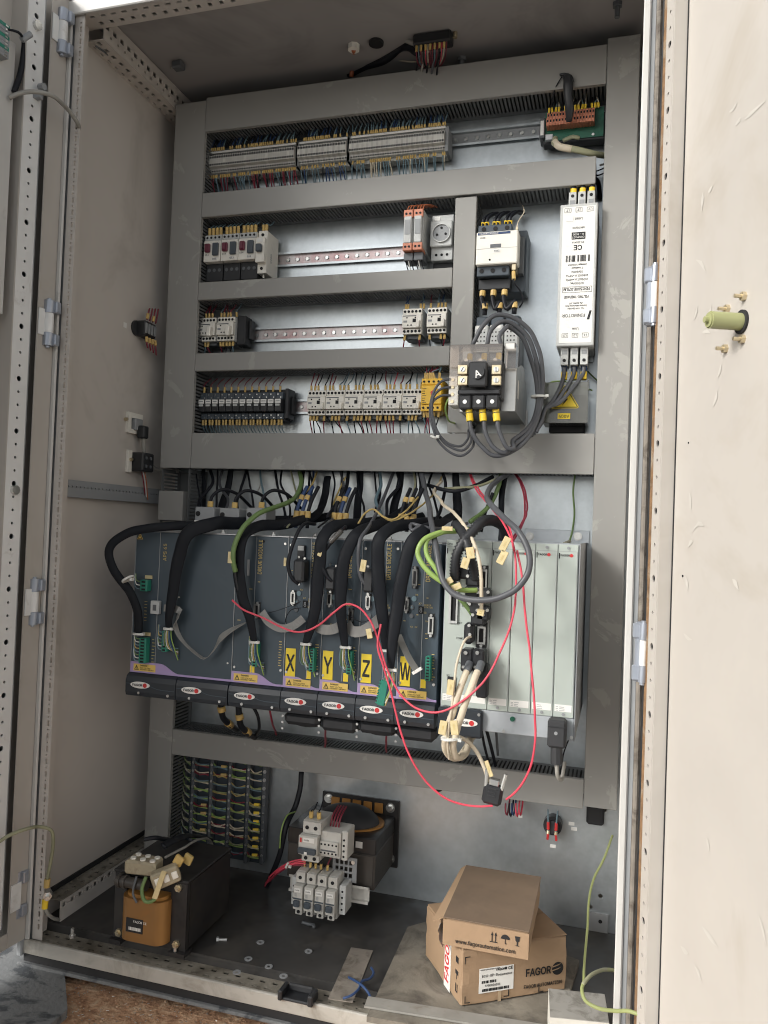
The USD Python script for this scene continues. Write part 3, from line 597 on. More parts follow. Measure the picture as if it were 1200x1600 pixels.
# ---------------------------------------------------------------- row 1: terminal strip
prof_t = Polygon([(-0.006, -0.030), (-0.030, -0.030), (-0.034, -0.0245), (-0.046, -0.0225), (-0.050, -0.015), (-0.060, -0.013), (-0.060, 0.013), (-0.050, 0.015), (-0.046, 0.0225), (-0.034, 0.0245), (-0.030, 0.030), (-0.006, 0.030)])
def terminal_strip(label, l, r, pt, pb, n, light):
    y = -0.060
    x0, x1 = at(l, (pt[0] + pb[0]) / 2, y)[0], at(r, (pt[1] + pb[1]) / 2, y)[0]
    zc = Z1 - 0.018
    t = Thing('terminal_strip', label, 'terminal strip', ((x0 + x1) / 2, 0, zc))
    p = (x1 - x0) / n
    for i in range(n):
        a = x0 + i * p
        b = t.part('terminal', MB().profx(prof_t, a + 0.0001, a + p - 0.0001).xf(np.eye(3), (0, 0, zc)), [term_m, term_l][(i % 9 == 8) or (light and i % 2 == 0)])
        hm = MB()
        for z, yy, w, h in ((0.0088, -.0602, .66, .0052), (-.0088, -.0602, .66, .0046), (0.0188, -.0482, .5, .0040), (-0.0188, -.0482, .6, .0042)):
            c = a + p / 2; hm.box(c - p * w / 2, c + p * w / 2, yy - .0002, yy + .0006, zc + z - h / 2, zc + z + h / 2)
        t.part('clamp_hole', hm, hole, b, kind='stuff')
    t.part('marker_band', MB().box(x0, x1, -0.0505, -0.0472, zc + 0.0236, zc + 0.0285, .0005), whitem)
    for e, s in ((x0, -1), (x1, 1)):
        t.part('end_bracket', MB().box(e, e + s * 0.0075, -0.052, -0.008, zc - 0.030, zc + 0.026, 0.001), mgrey if light else term_m)
    return t, x0, x1, zc, p
bl = [c_teal, c_blue, c_teal, c_black, c_blue]
t, x0, x1, zc, p = terminal_strip('left section of the long terminal strip under the top duct', 320, 459, (236, 224), (272, 262), 38, False)
leads(t, np.arange(x0 + p, x1, p * .9), zc + .0275, -0.050, 1, 0.05, bl, skip=.2, mat=ferr)
leads(t, np.arange(x0 + p, x1, p * .8), zc - .0265, -0.044, -1, 0.05, [c_dred, c_dred, c_teal, c_black], skip=.15)
t, x0, x1, zc, p = terminal_strip('short paler middle section of the long terminal strip', 464, 540, (222, 210), (262, 254), 18, True)
leads(t, np.arange(x0 + p, x1, p * .8), zc + .0275, -0.050, 1, 0.05, bl, skip=.12)
leads(t, np.arange(x0 + p, x1, p * 1.0), zc - .0265, -0.044, -1, 0.05, [c_teal, c_teal, c_blue, c_black], skip=.2)
t, x0, x1, zc, p = terminal_strip('right and longest section of the terminal strip, ending at bare rail', 545, 694, (208, 190), (254, 238), 38, True)
leads(t, np.arange(x0 + p, x1, p * .9), zc + .0275, -0.050, 1, 0.05, [c_teal, c_teal, c_blue], skip=.2)
leads(t, np.arange(x0 + p, x1, p * .9), zc - .0265, -0.044, -1, 0.05, [c_teal, c_teal, c_cream], skip=.25)

# interface board with orange connectors
t = Thing('interface_board', 'green circuit board with orange screw connectors at the right end of the top rail', 'circuit board', at(895, 200, -0.045))
def fbox(l, r, tp, b, y0, y1, bev=0.0008):
    x0, x1, z0, z1 = fr(l, r, tp, b, y0); return MB().box(x0, x1, y0, y1, z0, z1, bev)
bx0, bx1, bz0, bz1 = fr(852, 943, 176, 210, -0.045)
t.part('carrier', MB().box(bx0 - .004, bx1 + .002, -0.040, -0.012, bz0 - .012, bz1 - .002, .001), blackm)
t.part('board', MB().box(bx0, bx1, -0.0425, -0.0405, bz0 - 0.008, bz1 + 0.008), pcb)
n = 16
for row, (dz, yy) in enumerate(((0.017, -0.056), (0.000, -0.066))):
    zz = (bz0 + bz1) / 2 + dz
    for i in range(n):
        w = (bx1 - bx0 - 0.022) / n; a = bx0 + 0.004 + i * w
        q = t.part('connector_pole', MB().box(a + .0002, a + w - .0002, yy, -0.0425, zz - .009, zz + .007, .0006), orange)
        t.part('pole_hole', MB().box(a + w * .25, a + w * .75, yy - .0003, yy + .001, zz - .002, zz + .003), hole, q)
leads(t, [bx0 + .008 + i * .0068 for i in range(16)], (bz0 + bz1) / 2 + .025, -0.05, 1, 0.05, [c_teal, c_cream, c_teal, c_black], mat=yferr, fl=.011, fr_=.0026, back=0.03, skip=.1)
for dx in (.06, .10): t.part('screw', MB().disc(bx0 + dx, bz0 - .003, -0.0426, 0.003, .0015, 8), screw)
ex0, ex1, ez0, ez1 = fr(843, 851, 186, 215, -0.05)
t.part('end_stop', MB().box(ex0, ex1, -0.05, -0.008, ez0, ez1, .001), dgrey); t.part('marking', MB().box(ex0 + .002, ex1 - .002, -0.0506, -0.0502, ez0 + .005, ez1 - .004), whitem)
sx0_, sx1_, sz0_, sz1_ = fr(852, 864, 210, 219, -0.05)
t.part('socket', MB().box(sx0_, sx1_, -0.052, -0.012, sz0_, sz1_, .001), cool)
# black test plug hanging over the board
t = Thing('black_plug', 'black tapered plug sticking up in front of the orange connectors', 'plug', at(889, 150, -0.09))
t.part('body', MB().tube([at(884, 118, -.098), at(887, 124, -.1), at(888, 150, -.098), at(890, 170, -.09), at(889, 190, -.075)], [.007, .0105, .0085, .0095, .006], 10, flat=.7), black, smooth=True)
t.part('cap', MB().tube([at(875, 117, -.096), at(882, 116, -.098), at(892, 119, -.098), at(895, 128, -.095)], .003, 8), black, smooth=True)
t.part('wire', MB().tube([at(878, 120, -.095), at(869, 135, -.09), at(862, 160, -.07), at(860, 178, -.055)], .0013, 6), c_black, smooth=True)

# ---------------------------------------------------------------- row 2
def breaker3(l, r, k):
    x0, x1, z0, z1 = fr(l, r, 372 - k * 2, 411 - k * 2, -0.078)
    w, hh = x1 - x0, 0.058
    zt = 1.501; zb = zt - 0.066
    return x0, w, zt, zb
t0 = None
for k, (l, r) in enumerate(((318, 344.6), (345, 371.5), (372, 398.6))):
    x0, w, zt, zb = breaker3(l, r, k)
    if t0 is None:
        W0 = w
        t0 = Thing('motor_breaker', 'white motor breaker with violet switch, leftmost of the three', 'circuit breaker', (x0, 0, zb), 'motor breakers in the second row')
        L = lambda *a, **kw: None
        o = t0.o
        def lb(x0, x1, y0, y1, z0, z1, b=.0008): return MB().box(x0 * W0, x1 * W0, y0, y1, z0, z1, b)
        t0.part('body', lb(.01, .99, -.070, -.008, 0, .066), cream, local=True)
        t0.part('front', lb(.02, .98, -.078, -.070, .0, .050), cream, local=True)
        t0.part('terminal_row', lb(.02, .98, -.074, -.070, .052, .065), lgrey, local=True)
        hm = MB()
        for q in (.15, .38, .62, .85): hm.disc(q * W0, .0585, -.0742, .0028, .0008, 8)
        t0.part('terminal_screw', hm, hole, local=True, kind='stuff')
        t0.part('rotary_switch', lb(.12, .42, -.085, -.078, .021, .042, .002), darkred, local=True)
        t0.part('switch_grip', lb(.16, .34, -.088, -.0852, .023, .040, .001), darkred, local=True)
        t0.part('aux_block', lb(.56, .90, -.084, -.078, .013, .043, .0015), slate, local=True)
        t0.part('label', lb(.52, .80, -.0786, -.078, .003, .0095, .0001), whitem, local=True)
        tx = MB(); text(tx, 'Q11', .004, .54 * W0, -.0786, .0042); t0.part('label_text', tx, ink, local=True)
        tx = MB(); text(tx, '2.5 4', .003, .10 * W0, -.0782, .0148); t0.part('scale_text', tx, ink, local=True)
        t0.part('foot', lb(.03, .97, -.062, -.008, -.042, -.0005, .001), blackm, local=True)
        hm = MB()
        for q in (.2, .5, .8): hm.disc(q * W0, -.016, -.0622, .0042, .0012, 10)
        t0.part('foot_screw', hm, dgrey, local=True)
        for q in (.18, .4, .62, .84):
            w_ = t0.part('lead', MB().tube([(q * W0, -.066, .066), (q * W0, -.066, .082), (q * W0 + .002, -.05, .098)], .0013, 6), c_teal, local=True)
            t0.part('marker', MB().cyl((q * W0, -.066, .067), (q * W0 - .0003, -.0665, .084), .0038, 8), ferr, w_, local=True)
        for q in (.2, .5, .8):
            w_ = t0.part('lead', MB().tube([(q * W0, -.05, -.042), (q * W0, -.05, -.056)], .0014, 6), c_black, local=True)
            t0.part('marker', MB().cyl((q * W0, -.05, -.043), (q * W0, -.05, -.053), .0026, 8), cream, w_, local=True)
    else:
        t0.copy((x0, 0, zb), ['', 'white motor breaker with violet switch, middle of the three', 'white motor breaker with violet switch beside the slim breaker'][k])
# slim breaker at the end of the row
x0, x1, z0, z1 = fr(399, 416, 368, 420, -0.085)
t = Thing('slim_breaker', 'slim white breaker with black toggle at the right end of the breaker row', 'circuit breaker', (x0, 0, z0))
t.part('body', MB().box(x0, x0 + .0225, -.072, -.008, 1.402, 1.502, .001), cream)
t.part('nose', MB().box(x0 + .0003, x0 + .0222, -.086, -.072, 1.424, 1.482, .001), cream)
t.part('toggle', MB().box(x0 + .004, x0 + .018, -.096, -.086, 1.446, 1.464, .002), slate)
t.part('label', MB().box(x0 + .004, x0 + .018, -.0867, -.0862, 1.470, 1.479), whitem)
hm = MB().disc(x0 + .011, 1.492, -.072, .0036, .0012).disc(x0 + .011, 1.413, -.072, .0036, .0012)
t.part('terminal_screw', hm, hole)
tx = MB(); text(tx, 'C60N', .006, 0, 0, 0, R=UP); tx.xf(rotz(math.pi / 2), (x0 + .0227, -.045, 1.432)); t.part('side_text', tx, mgrey)
leads(t, [x0 + .008, x0 + .015], 1.502, -.062, 1, .03, [c_teal], fl=.017, fr_=.0038); leads(t, [x0 + .012], 1.402, -.062, -1, .02, [c_black], mat=cream)

# two slim interface relays with orange ends
xr0 = at(629, 360, -.105)[0]
t0 = Thing('slim_relay', 'slim grey signal converter with orange terminals, left of two', 'relay', (xr0, 0, 1.415), 'slim converters with orange terminals')
W = 0.0225; 
t0.part('case', MB().box(.0005, W - .0005, -.098, -.008, .012, .095, .001), lgrey, local=True)
t0.part('front_cover', MB().box(.003, W - .003, -.106, -.098, .022, .080, .0015), lgrey, local=True)
t0.part('print', MB().box(.005, W - .005, -.1066, -.1062, .040, .072), mgrey, local=True)
for zz in (.086, .014):
    q = t0.part('connector', MB().box(.001, W - .001, -.104, -.07, zz - .008, zz + .009, .001), orange, local=True)
    t0.part('connector_hole', MB().disc(.007, zz, -.1042, .0026, .0005, 8).disc(.0155, zz, -.1042, .0026, .0005, 8), hole, q, local=True)
t0.part('lower_pins', MB().box(.001, W - .001, -.092, -.05, -.012, .005, .001), dgrey, local=True)
for q in (.005, .011, .0175):
    w_ = t0.part('lead', MB().tube([(q, -.09, .095), (q + .002, -.088, .108), (q + .012, -.07, .116), (q + .022, -.05, .118)], .0012, 5), c_orange, local=True)
    w_ = t0.part('lead', MB().tube([(q, -.088, -.012), (q + .004, -.08, -.03), (q + .012, -.06, -.048)], .0012, 5), [c_black, c_white, c_black][int(q * 180) % 3], local=True)
t0.copy((xr0 + W, 0, 1.415), 'slim grey signal converter with orange terminals, next to the white socket')
# socket
x0, x1, z0, z1 = fr(673, 707, 343, 407, -0.072)
t = Thing('rail_socket', 'light grey round power socket clipped on the second rail', 'socket', ((x0 + x1) / 2, 0, z0))
W = x1 - x0; zc = 1.464
t.part('body', MB().box(x0, x1, -.066, -.008, 1.408, 1.508, .0015), lgrey)
t.part('face', MB().box(x0 - .001, x1 - .0005, -.076, -.066, 1.436, 1.492, .002), lgrey)
ring = Point((x0 + x1) / 2, zc).buffer(.0205, 24).difference(Point((x0 + x1) / 2, zc).buffer(.0185, 24))
t.part('socket_rim', MB().plate(ring, -.0795, -.076), lgrey)
t.part('socket_well', MB().disc((x0 + x1) / 2, zc, -.0758, .0184, .0008, 32), mgrey)
hm = MB()
for a, b in ((-.0095, -.003), (.0095, -.002), (0, .0115)): hm.disc((x0 + x1) / 2 + a, zc + b, -.0767, .0028, .0006, 10)
t.part('socket_pin_hole', hm, hole)
t.part('label', MB().box(x0 + .006, x0 + .018, -.0668, -.066, 1.496, 1.505), whitem)
hm = MB()
for q in (.25, .5, .75): hm.disc(x0 + q * W, 1.420, -.0662, .003, .0006, 8)
t.part('terminal_screw', hm, hole)
t.part('foot', MB().box(x0 + .002, x1 - .002, -.05, -.008, 1.386, 1.4075, .001), blackm)

# ---------------------------------------------------------------- mini contactors (rows 3 and 4)
def contactor(label, x0, zc, group, kind):
    """45 mm wide; local origin at the left edge, rail centre"""
    t = Thing('mini_contactor', label, 'contactor', (x0, 0, zc), group)
    W = .0448
    t.part('body', MB().box(.0004, W, -.052, -.008, -.0285, .0285, .001), lgrey, local=True)
    t.part('front', MB().box(.0008, W - .0004, -.064, -.052, -.0155, .0145, .001), cream, local=True)
    t.part('terminal_row', MB().box(.0008, W - .0004, -.058, -.052, .0155, .0283, .0008), cream, local=True)
    t.part('terminal_row', MB().box(.0008, W - .0004, -.058, -.052, -.0283, -.0165, .0008), cream, local=True)
    for z in (.0218, -.0222):
        hm = MB()
        for i in range(5): hm.disc(.0055 + i * .0085, z, -.0582, .0031, .0007, 8)
        t.part('terminal_screw', hm, hole, local=True, kind='stuff')
    t.part('name_stripe', MB().box(.003, W - .012, -.0643, -.064, .0095, .0115), dgrey, local=True)
    t.part('indicator', MB().box(.025, .0325, -.0646, -.064, -.004, .004, .0005), hole, local=True)
    t.part('mounting_foot', MB().box(.003, W - .003, -.045, -.008, -.036, -.029), dgrey, local=True)
    hm = MB()
    for a, b in ((.012, .0065), (.031, .0065), (.0145, -.010), (.022, -.010)): hm.disc(a, b, -.0642, .0018, .0005, 6)
    t.part('screw_hole', hm, hole, local=True, kind='stuff')
    t.part('marking', MB().box(.004, .0125, -.0644, -.064, -.004, .0005), mgrey, local=True)
    if kind == 'latch':
        t.part('latch', MB().box(.030, .0405, -.076, -.064, -.016, .009, .002, R=roty(.12)), cream, local=True)
    else:
        t.part('latch', MB().box(.0355, .0425, -.071, -.064, -.013, .004, .0015, R=roty(.10)), cream, local=True)
    return t
def lset(t, off, up, dn, cu, cd, Lu=.04, Ld=.045):
    leads(t, [off + .0055 + i * .0085 for i in up], 1e-9 + t.o[2] + .0285, -.05, 1, Lu, cu, fl=.012, fr_=.0028)
    leads(t, [off + .0055 + i * .0085 for i in dn], t.o[2] - .0285, -.05, -1, Ld, cd, fl=.012, fr_=.0030)
Z3c = 1.2785
c3 = [at(310.5, 508, -.06)[0], at(339, 508, -.06)[0]]
ta = contactor('cream contactor with a wide latch at the far left of the third row', c3[0], Z3c, 'cream contactors with wide latches', 'latch')
ta.copy((c3[1], 0, Z3c), 'cream contactor with a wide latch beside the black end block')
xb0 = c3[1] + .0455
t = Thing('end_block', 'black end block right of the two latched contactors', 'end block', (xb0, 0, Z3c))
t.part('block', MB().box(xb0, xb0 + .022, -.045, -.008, Z3c - .036, Z3c + .034, .002), blackm); t.part('side_lug', MB().box(xb0 + .0225, xb0 + .03, -.03, -.008, Z3c - .02, Z3c + .026, .002), black)
# their wiring (one harness per pair)
def harness(label, xs_up, xs_dn, z, cu, cd, Lu=.042, Ld=.05, origin=None, cat='wires', dz=.0285, y=-.05):
    t = Thing('wire_harness', label, cat, origin if origin is not None else (xs_up[0], y, z))
    leads(t, xs_up, z + dz, y, 1, Lu, cu, fl=.012, fr_=.0027); leads(t, xs_dn, z - dz, y, -1, Ld, cd, fl=.012, fr_=.0030)
    return t
pos5 = lambda x: [x + .0055 + i * .0085 for i in range(5)]
harness('yellow-tipped wires of the two latched contactors', [pos5(c3[0])[i] for i in (1, 2, 3)] + pos5(c3[1])[:4] + [c3[1] + .046], [pos5(c3[0])[i] for i in (1, 2)] + pos5(c3[1])[0:5], Z3c, [c_teal, c_dred, c_teal], [c_black, c_dred, c_teal])
c3b = [at(628.5, 498, -.06)[0], at(667, 496, -.06)[0]]
tm = contactor('lone cream contactor left of a gap, at the right end of the third row', c3b[0], Z3c, None, 'plain')
tm.copy((c3b[1], 0, Z3c), 'cream contactor next to the short vertical duct in the third row')
harness('wires of the two cream contactors right in the third row', [pos5(c3b[0])[0], pos5(c3b[0])[1] - .004, pos5(c3b[0])[4], c3b[0] + .046] + [pos5(c3b[1])[i] for i in (0, 2, 3, 4)], [pos5(c3b[0])[4], pos5(c3b[1])[0], pos5(c3b[1])[3], pos5(c3b[1])[4], pos5(c3b[0])[0]], Z3c, [c_teal, c_dred, c_blue], [c_dred, c_dred, c_black])
x4 = 0.3584
Z4c = 1.0995
ords = ['first', 'second', 'third', 'fourth', 'fifth', 'sixth']
for k in range(6):
    tm.copy((x4 + k * .0451, 0, Z4c), f'cream contactor, {ords[k]} from the left in the touching row of six', 'row of six cream contactors')
    harness(f'wires above and below the {ords[k]} contactor of the row of six', [pos5(x4 + k * .0451)[i] for i in range(5) if (i + k) % 4 != 3], [pos5(x4 + k * .0451)[i] for i in range(5) if (i * 3 + k) % 4 != 1], Z4c, [[c_black, c_black, c_dred], [c_dred, c_red, c_teal], [c_teal, c_black]][k % 3], [[c_black, c_dred, c_black], [c_black, c_dred], [c_dred, c_black, c_teal]][k % 3], Ld=.055)
# twelve relay sockets
x0 = at(311, 625, -.062)[0]; xe = at(441, 622, -.062)[0]; p = (xe - x0) / 12
tr = None; od = ['first', 'second', 'third', 'fourth', 'fifth', 'sixth', 'seventh', 'eighth', 'ninth', 'tenth', 'eleventh', 'twelfth']
for k in range(12):
    lbl = f'black plug-in relay with a white tag, {od[k]} from the left'
    if tr is None:
        tr = Thing('plug_relay', lbl, 'relay', (x0, 0, Z4c), 'row of black plug-in relays'); w = p
        tr.part('socket', MB().box(.0003, w - .0003, -.045, -.008, -.040, .034, .001), blackm, local=True)
        tr.part('upper_step', MB().box(.0006, w - .0006, -.058, -.045, .010, .026, .001), slate, local=True)
        tr.part('relay', MB().box(.001, w - .001, -.066, -.045, -.020, .0095, .0012), black, local=True)
        q = tr.part('tag', MB().box(.0018, w - .0018, -.0672, -.0664, -.001, .0085, .0003), whitem, local=True)
        tr.part('tag_print', MB().box(.004, w - .004, -.0676, -.0672, .003, .005).box(.005, w - .003, -.0676, -.0672, -.0065, -.0055), mgrey, q, local=True)
        tr.part('relay_clip', MB().box(.003, w - .004, -.068, -.0662, -.0075, -.0025, .0006), lgrey, local=True)
        tr.part('lower_step', MB().box(.0006, w - .0006, -.052, -.045, -.036, -.022, .001), slate, local=True)
        hm = MB()
        for a, z, y in ((.3, .021, -.0582), (.7, .014, -.0582), (.3, -.027, -.0522), (.7, -.033, -.0522)): hm.disc(a * w, z, y, .0016, .0008, 6)
        tr.part('terminal_screw', hm, screw, local=True, kind='stuff')
        for q in (.35,):
            w_ = tr.part('lead', MB().tube([(q * w, -.05, .030), (q * w - .001, -.05, .045), (q * w + .005, -.03, .066)], .0011, 5), c_dred, local=True)
            tr.part('marker', MB().cyl((q * w, -.05, .028), (q * w + .001, -.051, .041), .0026, 6), ferr, w_, local=True)
        for q in (.28, .7):
            w_ = tr.part('lead', MB().tube([(q * w, -.048, -.040), (q * w, -.046, -.055), (q * w + .002, -.02, -.075)], .0011, 5), c_teal, local=True)
            tr.part('marker', MB().cyl((q * w, -.048, -.037), (q * w, -.0475, -.050), .0026, 6), ferr, w_, local=True)
    else: tr.copy((x0 + k * p, 0, Z4c), lbl)
t = Thing('relay_end_clamp', 'black end clamp right of the plug-in relays', 'end clamp', (xe, 0, Z4c))
t.part('block', MB().box(xe + .0005, xe + .009, -.048, -.008, Z4c - .034, Z4c + .036, .001), black); t.part('foot', MB().box(xe + .0095, xe + .014, -.03, -.008, Z4c - .022, Z4c + .02, .001), blackm)
# yellow safety relay
x0, x1, z0, z1 = fr(657.5, 690, 590, 642, -0.10)
z0, z1 = z0, z1
t = Thing('safety_relay', 'bright yellow safety relay at the right end of the contactor row', 'relay', (x0, 0, z0))
t.part('case', MB().box(x0, x1, -.094, -.008, z0 + .002, z1 - .002, .0012), yrelay)
t.part('front', MB().box(x0 + .0006, x1 - .0006, -.100, -.094, z0 + .015, z1 - .016, .0012), yrelay)
for zz in (z1 - .008, z0 + .007):
    q = t.part('terminal_row', MB().box(x0 + .0006, x1 - .0006, -.098, -.094, zz - .0065, zz + .0065, .0008), yrelay)
    hm = MB()
    for i in range(4): hm.disc(x0 + .006 + i * .0105, zz, -.0982, .0026, .0006, 8)
    t.part('terminal_screw', hm, hole, q, kind='stuff')
st = Polygon([((.0062 if k % 2 == 0 else .0038) * math.cos(k * math.pi / 8), (.0062 if k % 2 == 0 else .0038) * math.sin(k * math.pi / 8)) for k in range(16)])
from shapely import affinity
t.part('emblem', MB().plate(affinity.translate(st, (x0 + x1) / 2 + .003, (z0 + z1) / 2 + .003), -.1006, -.1002), redm)
tx = MB()
for i in range(7): tx.box(x0 + .003, x0 + .003 + (.006 if i % 3 else .009), -.1005, -.1001, z0 + .017 + i * .005, z0 + .0182 + i * .005)
t.part('print', tx, ink)
t.part('white_tag', MB().box(x1 - .014, x1 - .002, -.1014, -.1002, z1 - .024, z1 - .017), whitem)
leads(t, [x0 + .006 + i * .0105 for i in range(4)] + [x0 + .010, x0 + .022], z1 - .002, -.09, 1, .04, [c_teal, c_dred, c_orange], fl=.014, fr_=.003, jit=.008)
leads(t, [x0 + .006 + i * .0105 for i in range(4)] + [x0 + .010], z0 + .002, -.085, -1, .06, [c_dred, c_black, c_teal], fl=.014, fr_=.003, jit=.008)

# ---------------------------------------------------------------- right-hand column: contactor, fuse blocks, main switch, filter, terminal box
def pbox(l, r, tp, b, y0, y1, bev=0.001):
    x0, x1, z0, z1 = fr(l, r, tp, b, y0); return x0, x1, z0, z1, MB().box(x0, x1, y0, y1, z0, z1, bev)
yb = -0.115
x0, x1, z0, z1 = fr(744, 809, 361, 412, yb)
t = Thing('power_contactor', 'large cream contactor with slate terminal blocks, right of the short vertical duct', 'contactor', ((x0 + x1) / 2, 0, z0))
W = x1 - x0
t.part('base', MB().box(x0 + .001, x1 + .012, -.062, -.004, z0 - .045, z1 + .018, .0015), slate)
t.part('front_cover', MB().box(x0, x1, yb, -.0625, z0, z1, .002), cream)
q = t.part('terminal_block', MB().box(x0 + .001, x0 + W * .82, yb + .012, -.0625, z1 + .0003, z1 + .019, .0015), slate)
hm = MB()
for k in range(3): hm.disc(x0 + W * (.15 + .28 * k), z1 + .010, yb + .0118, .0048, .0008, 12)
t.part('terminal_screw', hm, hole, q)
q = t.part('terminal_block', MB().box(x0 + .001, x0 + W * .80, yb + .012, -.0625, z0 - .021, z0 - .0003, .0015), slate)
hm = MB()
for k in range(3): hm.disc(x0 + W * (.13 + .27 * k), z0 - .010, yb + .0118, .0048, .0008, 12)
t.part('terminal_screw', hm, hole, q)
t.part('lower_skirt', MB().box(x0 + .002, x0 + W * .8, yb + .03, -.0625, z0 - .044, z0 - .0215, .0015), black)
t.part('side_block', MB().box(x1 - .006, x1 + .008, yb + .035, -.0625, z0 - .012, z1 - .002, .0012), dgrey)
t.part('brand_stripe', MB().box(x0 + .003, x1 - .016, yb - .0004, yb, z1 - .0068, z1 - .0018), c_blue)
tx = MB(); text(tx, 'TELEMECANIQUE', .0034, x0 + .006, yb - .0004, z1 - .0060); t.part('brand_text', tx, whitem)
t.part('window', MB().box(x0 + W * .34, x0 + W * .60, yb - .0006, yb, z0 + .034, z0 + .0415), dgrey)
t.part('label', MB().box(x0 + W * .42, x0 + W * .59, yb - .0005, yb, z0 + .023, z0 + .031), whitem)
tx = MB(); text(tx, 'KM1', .004, x0 + W * .44, yb - .0006, z0 + .025); text(tx, 'LC1D', .003, x0 + .008, yb - .0004, z1 - .014); t.part('print', tx, mgrey)
t.part('seam_line', MB().box(x0 + .001, x1 - .001, yb - .0003, yb, z0 + .0325, z0 + .0331), mgrey)
t.part('screw_hole', MB().disc(x0 + W * .34, z0 + .009, yb, .0022, .0006), hole)
t.part('coil_terminal', MB().box(x1 - .012, x1 - .003, yb + .004, yb + .05, z0 - .014, z0 - .001, .001).box(x1 - .006, x1 - .002, yb + .004, yb + .05, z1 + .001, z1 + .008), brass)
for k in range(6):
    a = x0 + W * (.10 + .28 * (k // 2)) + (k % 2) * .008
    w_ = t.part('lead', MB().tube([(a, yb + .03, z1 + .017), (a, yb + .025, z1 + .034), (a + .012, yb + .06, z1 + .062), (a + .02, -.02, z1 + .072)], .0036, 8), c_black, smooth=True)
    t.part('marker', MB().cyl((a, yb + .03, z1 + .019), (a, yb + .026, z1 + .031), .0046, 8), yferr, w_, smooth=40)
xf0, xf1, zf0, zf1 = fr(741, 821, 493, 545, -.10)
for k, a in enumerate((.13, .40, .67)):
    w_ = t.part('lead', MB().tube([(x0 + W * a, yb + .035, z0 - .043), (x0 + W * a - .001, yb + .03, z0 - .066), (x0 + W * (a + .10), yb + .02, z0 - .09), (xf0 + .020 + k * .031, -.095, zf1 + .03), (xf0 + .019 + k * .031, -.09, zf1 + .005)], .0052, 8), c_black, smooth=True)
    t.part('marker', MB().cyl((x0 + W * a, yb + .033, z0 - .046), (x0 + W * a - .0005, yb + .031, z0 - .058), .0064, 8), ferr, w_, smooth=40)
    t.part('marker', MB().cyl((xf0 + .020 + k * .031, -.095, zf1 + .016), (xf0 + .020 + k * .031, -.0935, zf1 + .028), .0064, 8), ferr, w_, smooth=40)
t.part('aux_wire', MB().tube([(x1 - .008, yb + .02, z1 + .004), (x1 - .004, yb + .03, z1 + .03), (x1 + .004, yb + .05, z1 + .055), (x1 - .004, -.03, z1 + .085)], .0012, 6), c_cream, smooth=True)
t.part('aux_wire', MB().tube([(x1 - .008, yb + .01, z0 - .014), (x1 - .006, yb + .0, z0 - .04), (x1 + .006, yb + .01, z0 - .055), (x1 + .012, yb + .02, z0 - .075), (x1 + .004, yb + .03, z0 - .085)], .0018, 6), c_black, smooth=True)
t.part('marker', MB().cyl((x1 - .008, yb + .009, z0 - .016), (x1 - .006, yb + .003, z0 - .034), .0042, 8), ferr)

# three fuse blocks behind the main switch
for k, lb in enumerate(('left', 'middle', 'right')):
    a = xf0 + k * .0313
    if k == 0:
        t0 = Thing('fuse_block', 'grey fuse block under the looping cables, left of three', 'fuse block', (a, 0, zf1), 'grey fuse blocks under the large contactor')
        t0.part('case', MB().box(0, .0305, -.075, -.003, -.16, .004, .0015), dgrey, local=True)
        t0.part('top_terminal', MB().box(.002, .0285, -.088, -.075, -.018, .002, .0015), slate, local=True)
        t0.part('face', MB().box(.001, .0295, -.100, -.075, -.075, -.019, .002), lgrey, local=True)
        t0.part('label', MB().box(.004, .024, -.1006, -.1, -.027, -.021), whitem, local=True)
        tx = MB()
        for r_ in range(4):
            for c_ in range(3): tx.box(.006 + c_ * .007, .009 + c_ * .007, -.1005, -.1, -.036 - r_ * .009, -.033 - r_ * .009)
        t0.part('print', tx, ink, local=True)
        t0.part('lower_terminal', MB().box(.002, .0285, -.088, -.075, -.15, -.077, .0015), slate, local=True)
    else: t0.copy((a, 0, zf1), f'grey fuse block under the looping cables, {lb} of three')

# main switch on its folded steel bracket
ys = -0.19
x0, x1, z0, z1 = fr(719, 806, 576, 643, ys)
t = Thing('main_switch', 'black rotary main switch with clear cover on a folded steel bracket', 'switch', ((x0 + x1) / 2, 0, z0))
br = MB().box(x0, x1, ys, ys + .002, z0, z1, .0006)
sp = Polygon([(ys + .0025, z0 + .0), (ys + .0025, z1), (-.11, z1 + .022), (-.06, z1 + .024), (-.002, z1 - .03), (-.002, z0 - .004)])
br.profx(sp, x1 - .002, x1).profx(sp, x0, x0 + .002).box(x0 + .0005, x1 - .0005, ys + .0025, -.002, z0, z0 + .0015)
bp = t.part('bracket', br, steel)
t.part('bracket_foot', MB().box(x1 - .012, x1 + .004, -.01, -.003, z0 - .034, z0 + .03), steel)
t.part('bracket_slot', MB().box(x1, x1 + .0006, -.16, -.148, z1 - .055, z1 - .018), cream, bp)
xs0, xs1, zs0, zs1 = fr(716, 783, 566, 633, -.225)
t.part('switch_body', MB().box(xs0 + .003, xs1 + .002, -.222, ys - .0005, zs0 + .012, zs1 + .004, .003), black)
t.part('switch_step', MB().box(xs0 + .001, xs1 - .001, -.232, -.2225, zs0 + .020, zs0 + .030, .002), black)
for k in range(3):
    w3 = (xs1 - xs0 - .004) / 3; a = xs0 + .002 + k * w3
    q = t.part('lower_terminal', MB().box(a + .001, a + w3 - .001, -.230, ys - .001, zs0 - .008, zs0 + .0195, .003), blackm)
    t.part('terminal_screw', MB().disc(a + w3 / 2, zs0 + .006, -.2298, .0042, .001, 10), screw, q)
xk0, xk1, zk0, zk1 = fr(732, 761, 565, 604, -.245)
t.part('handle_block', MB().box(xk0, xk1, -.248, -.2325, zk0, zk1, .003), blackm)
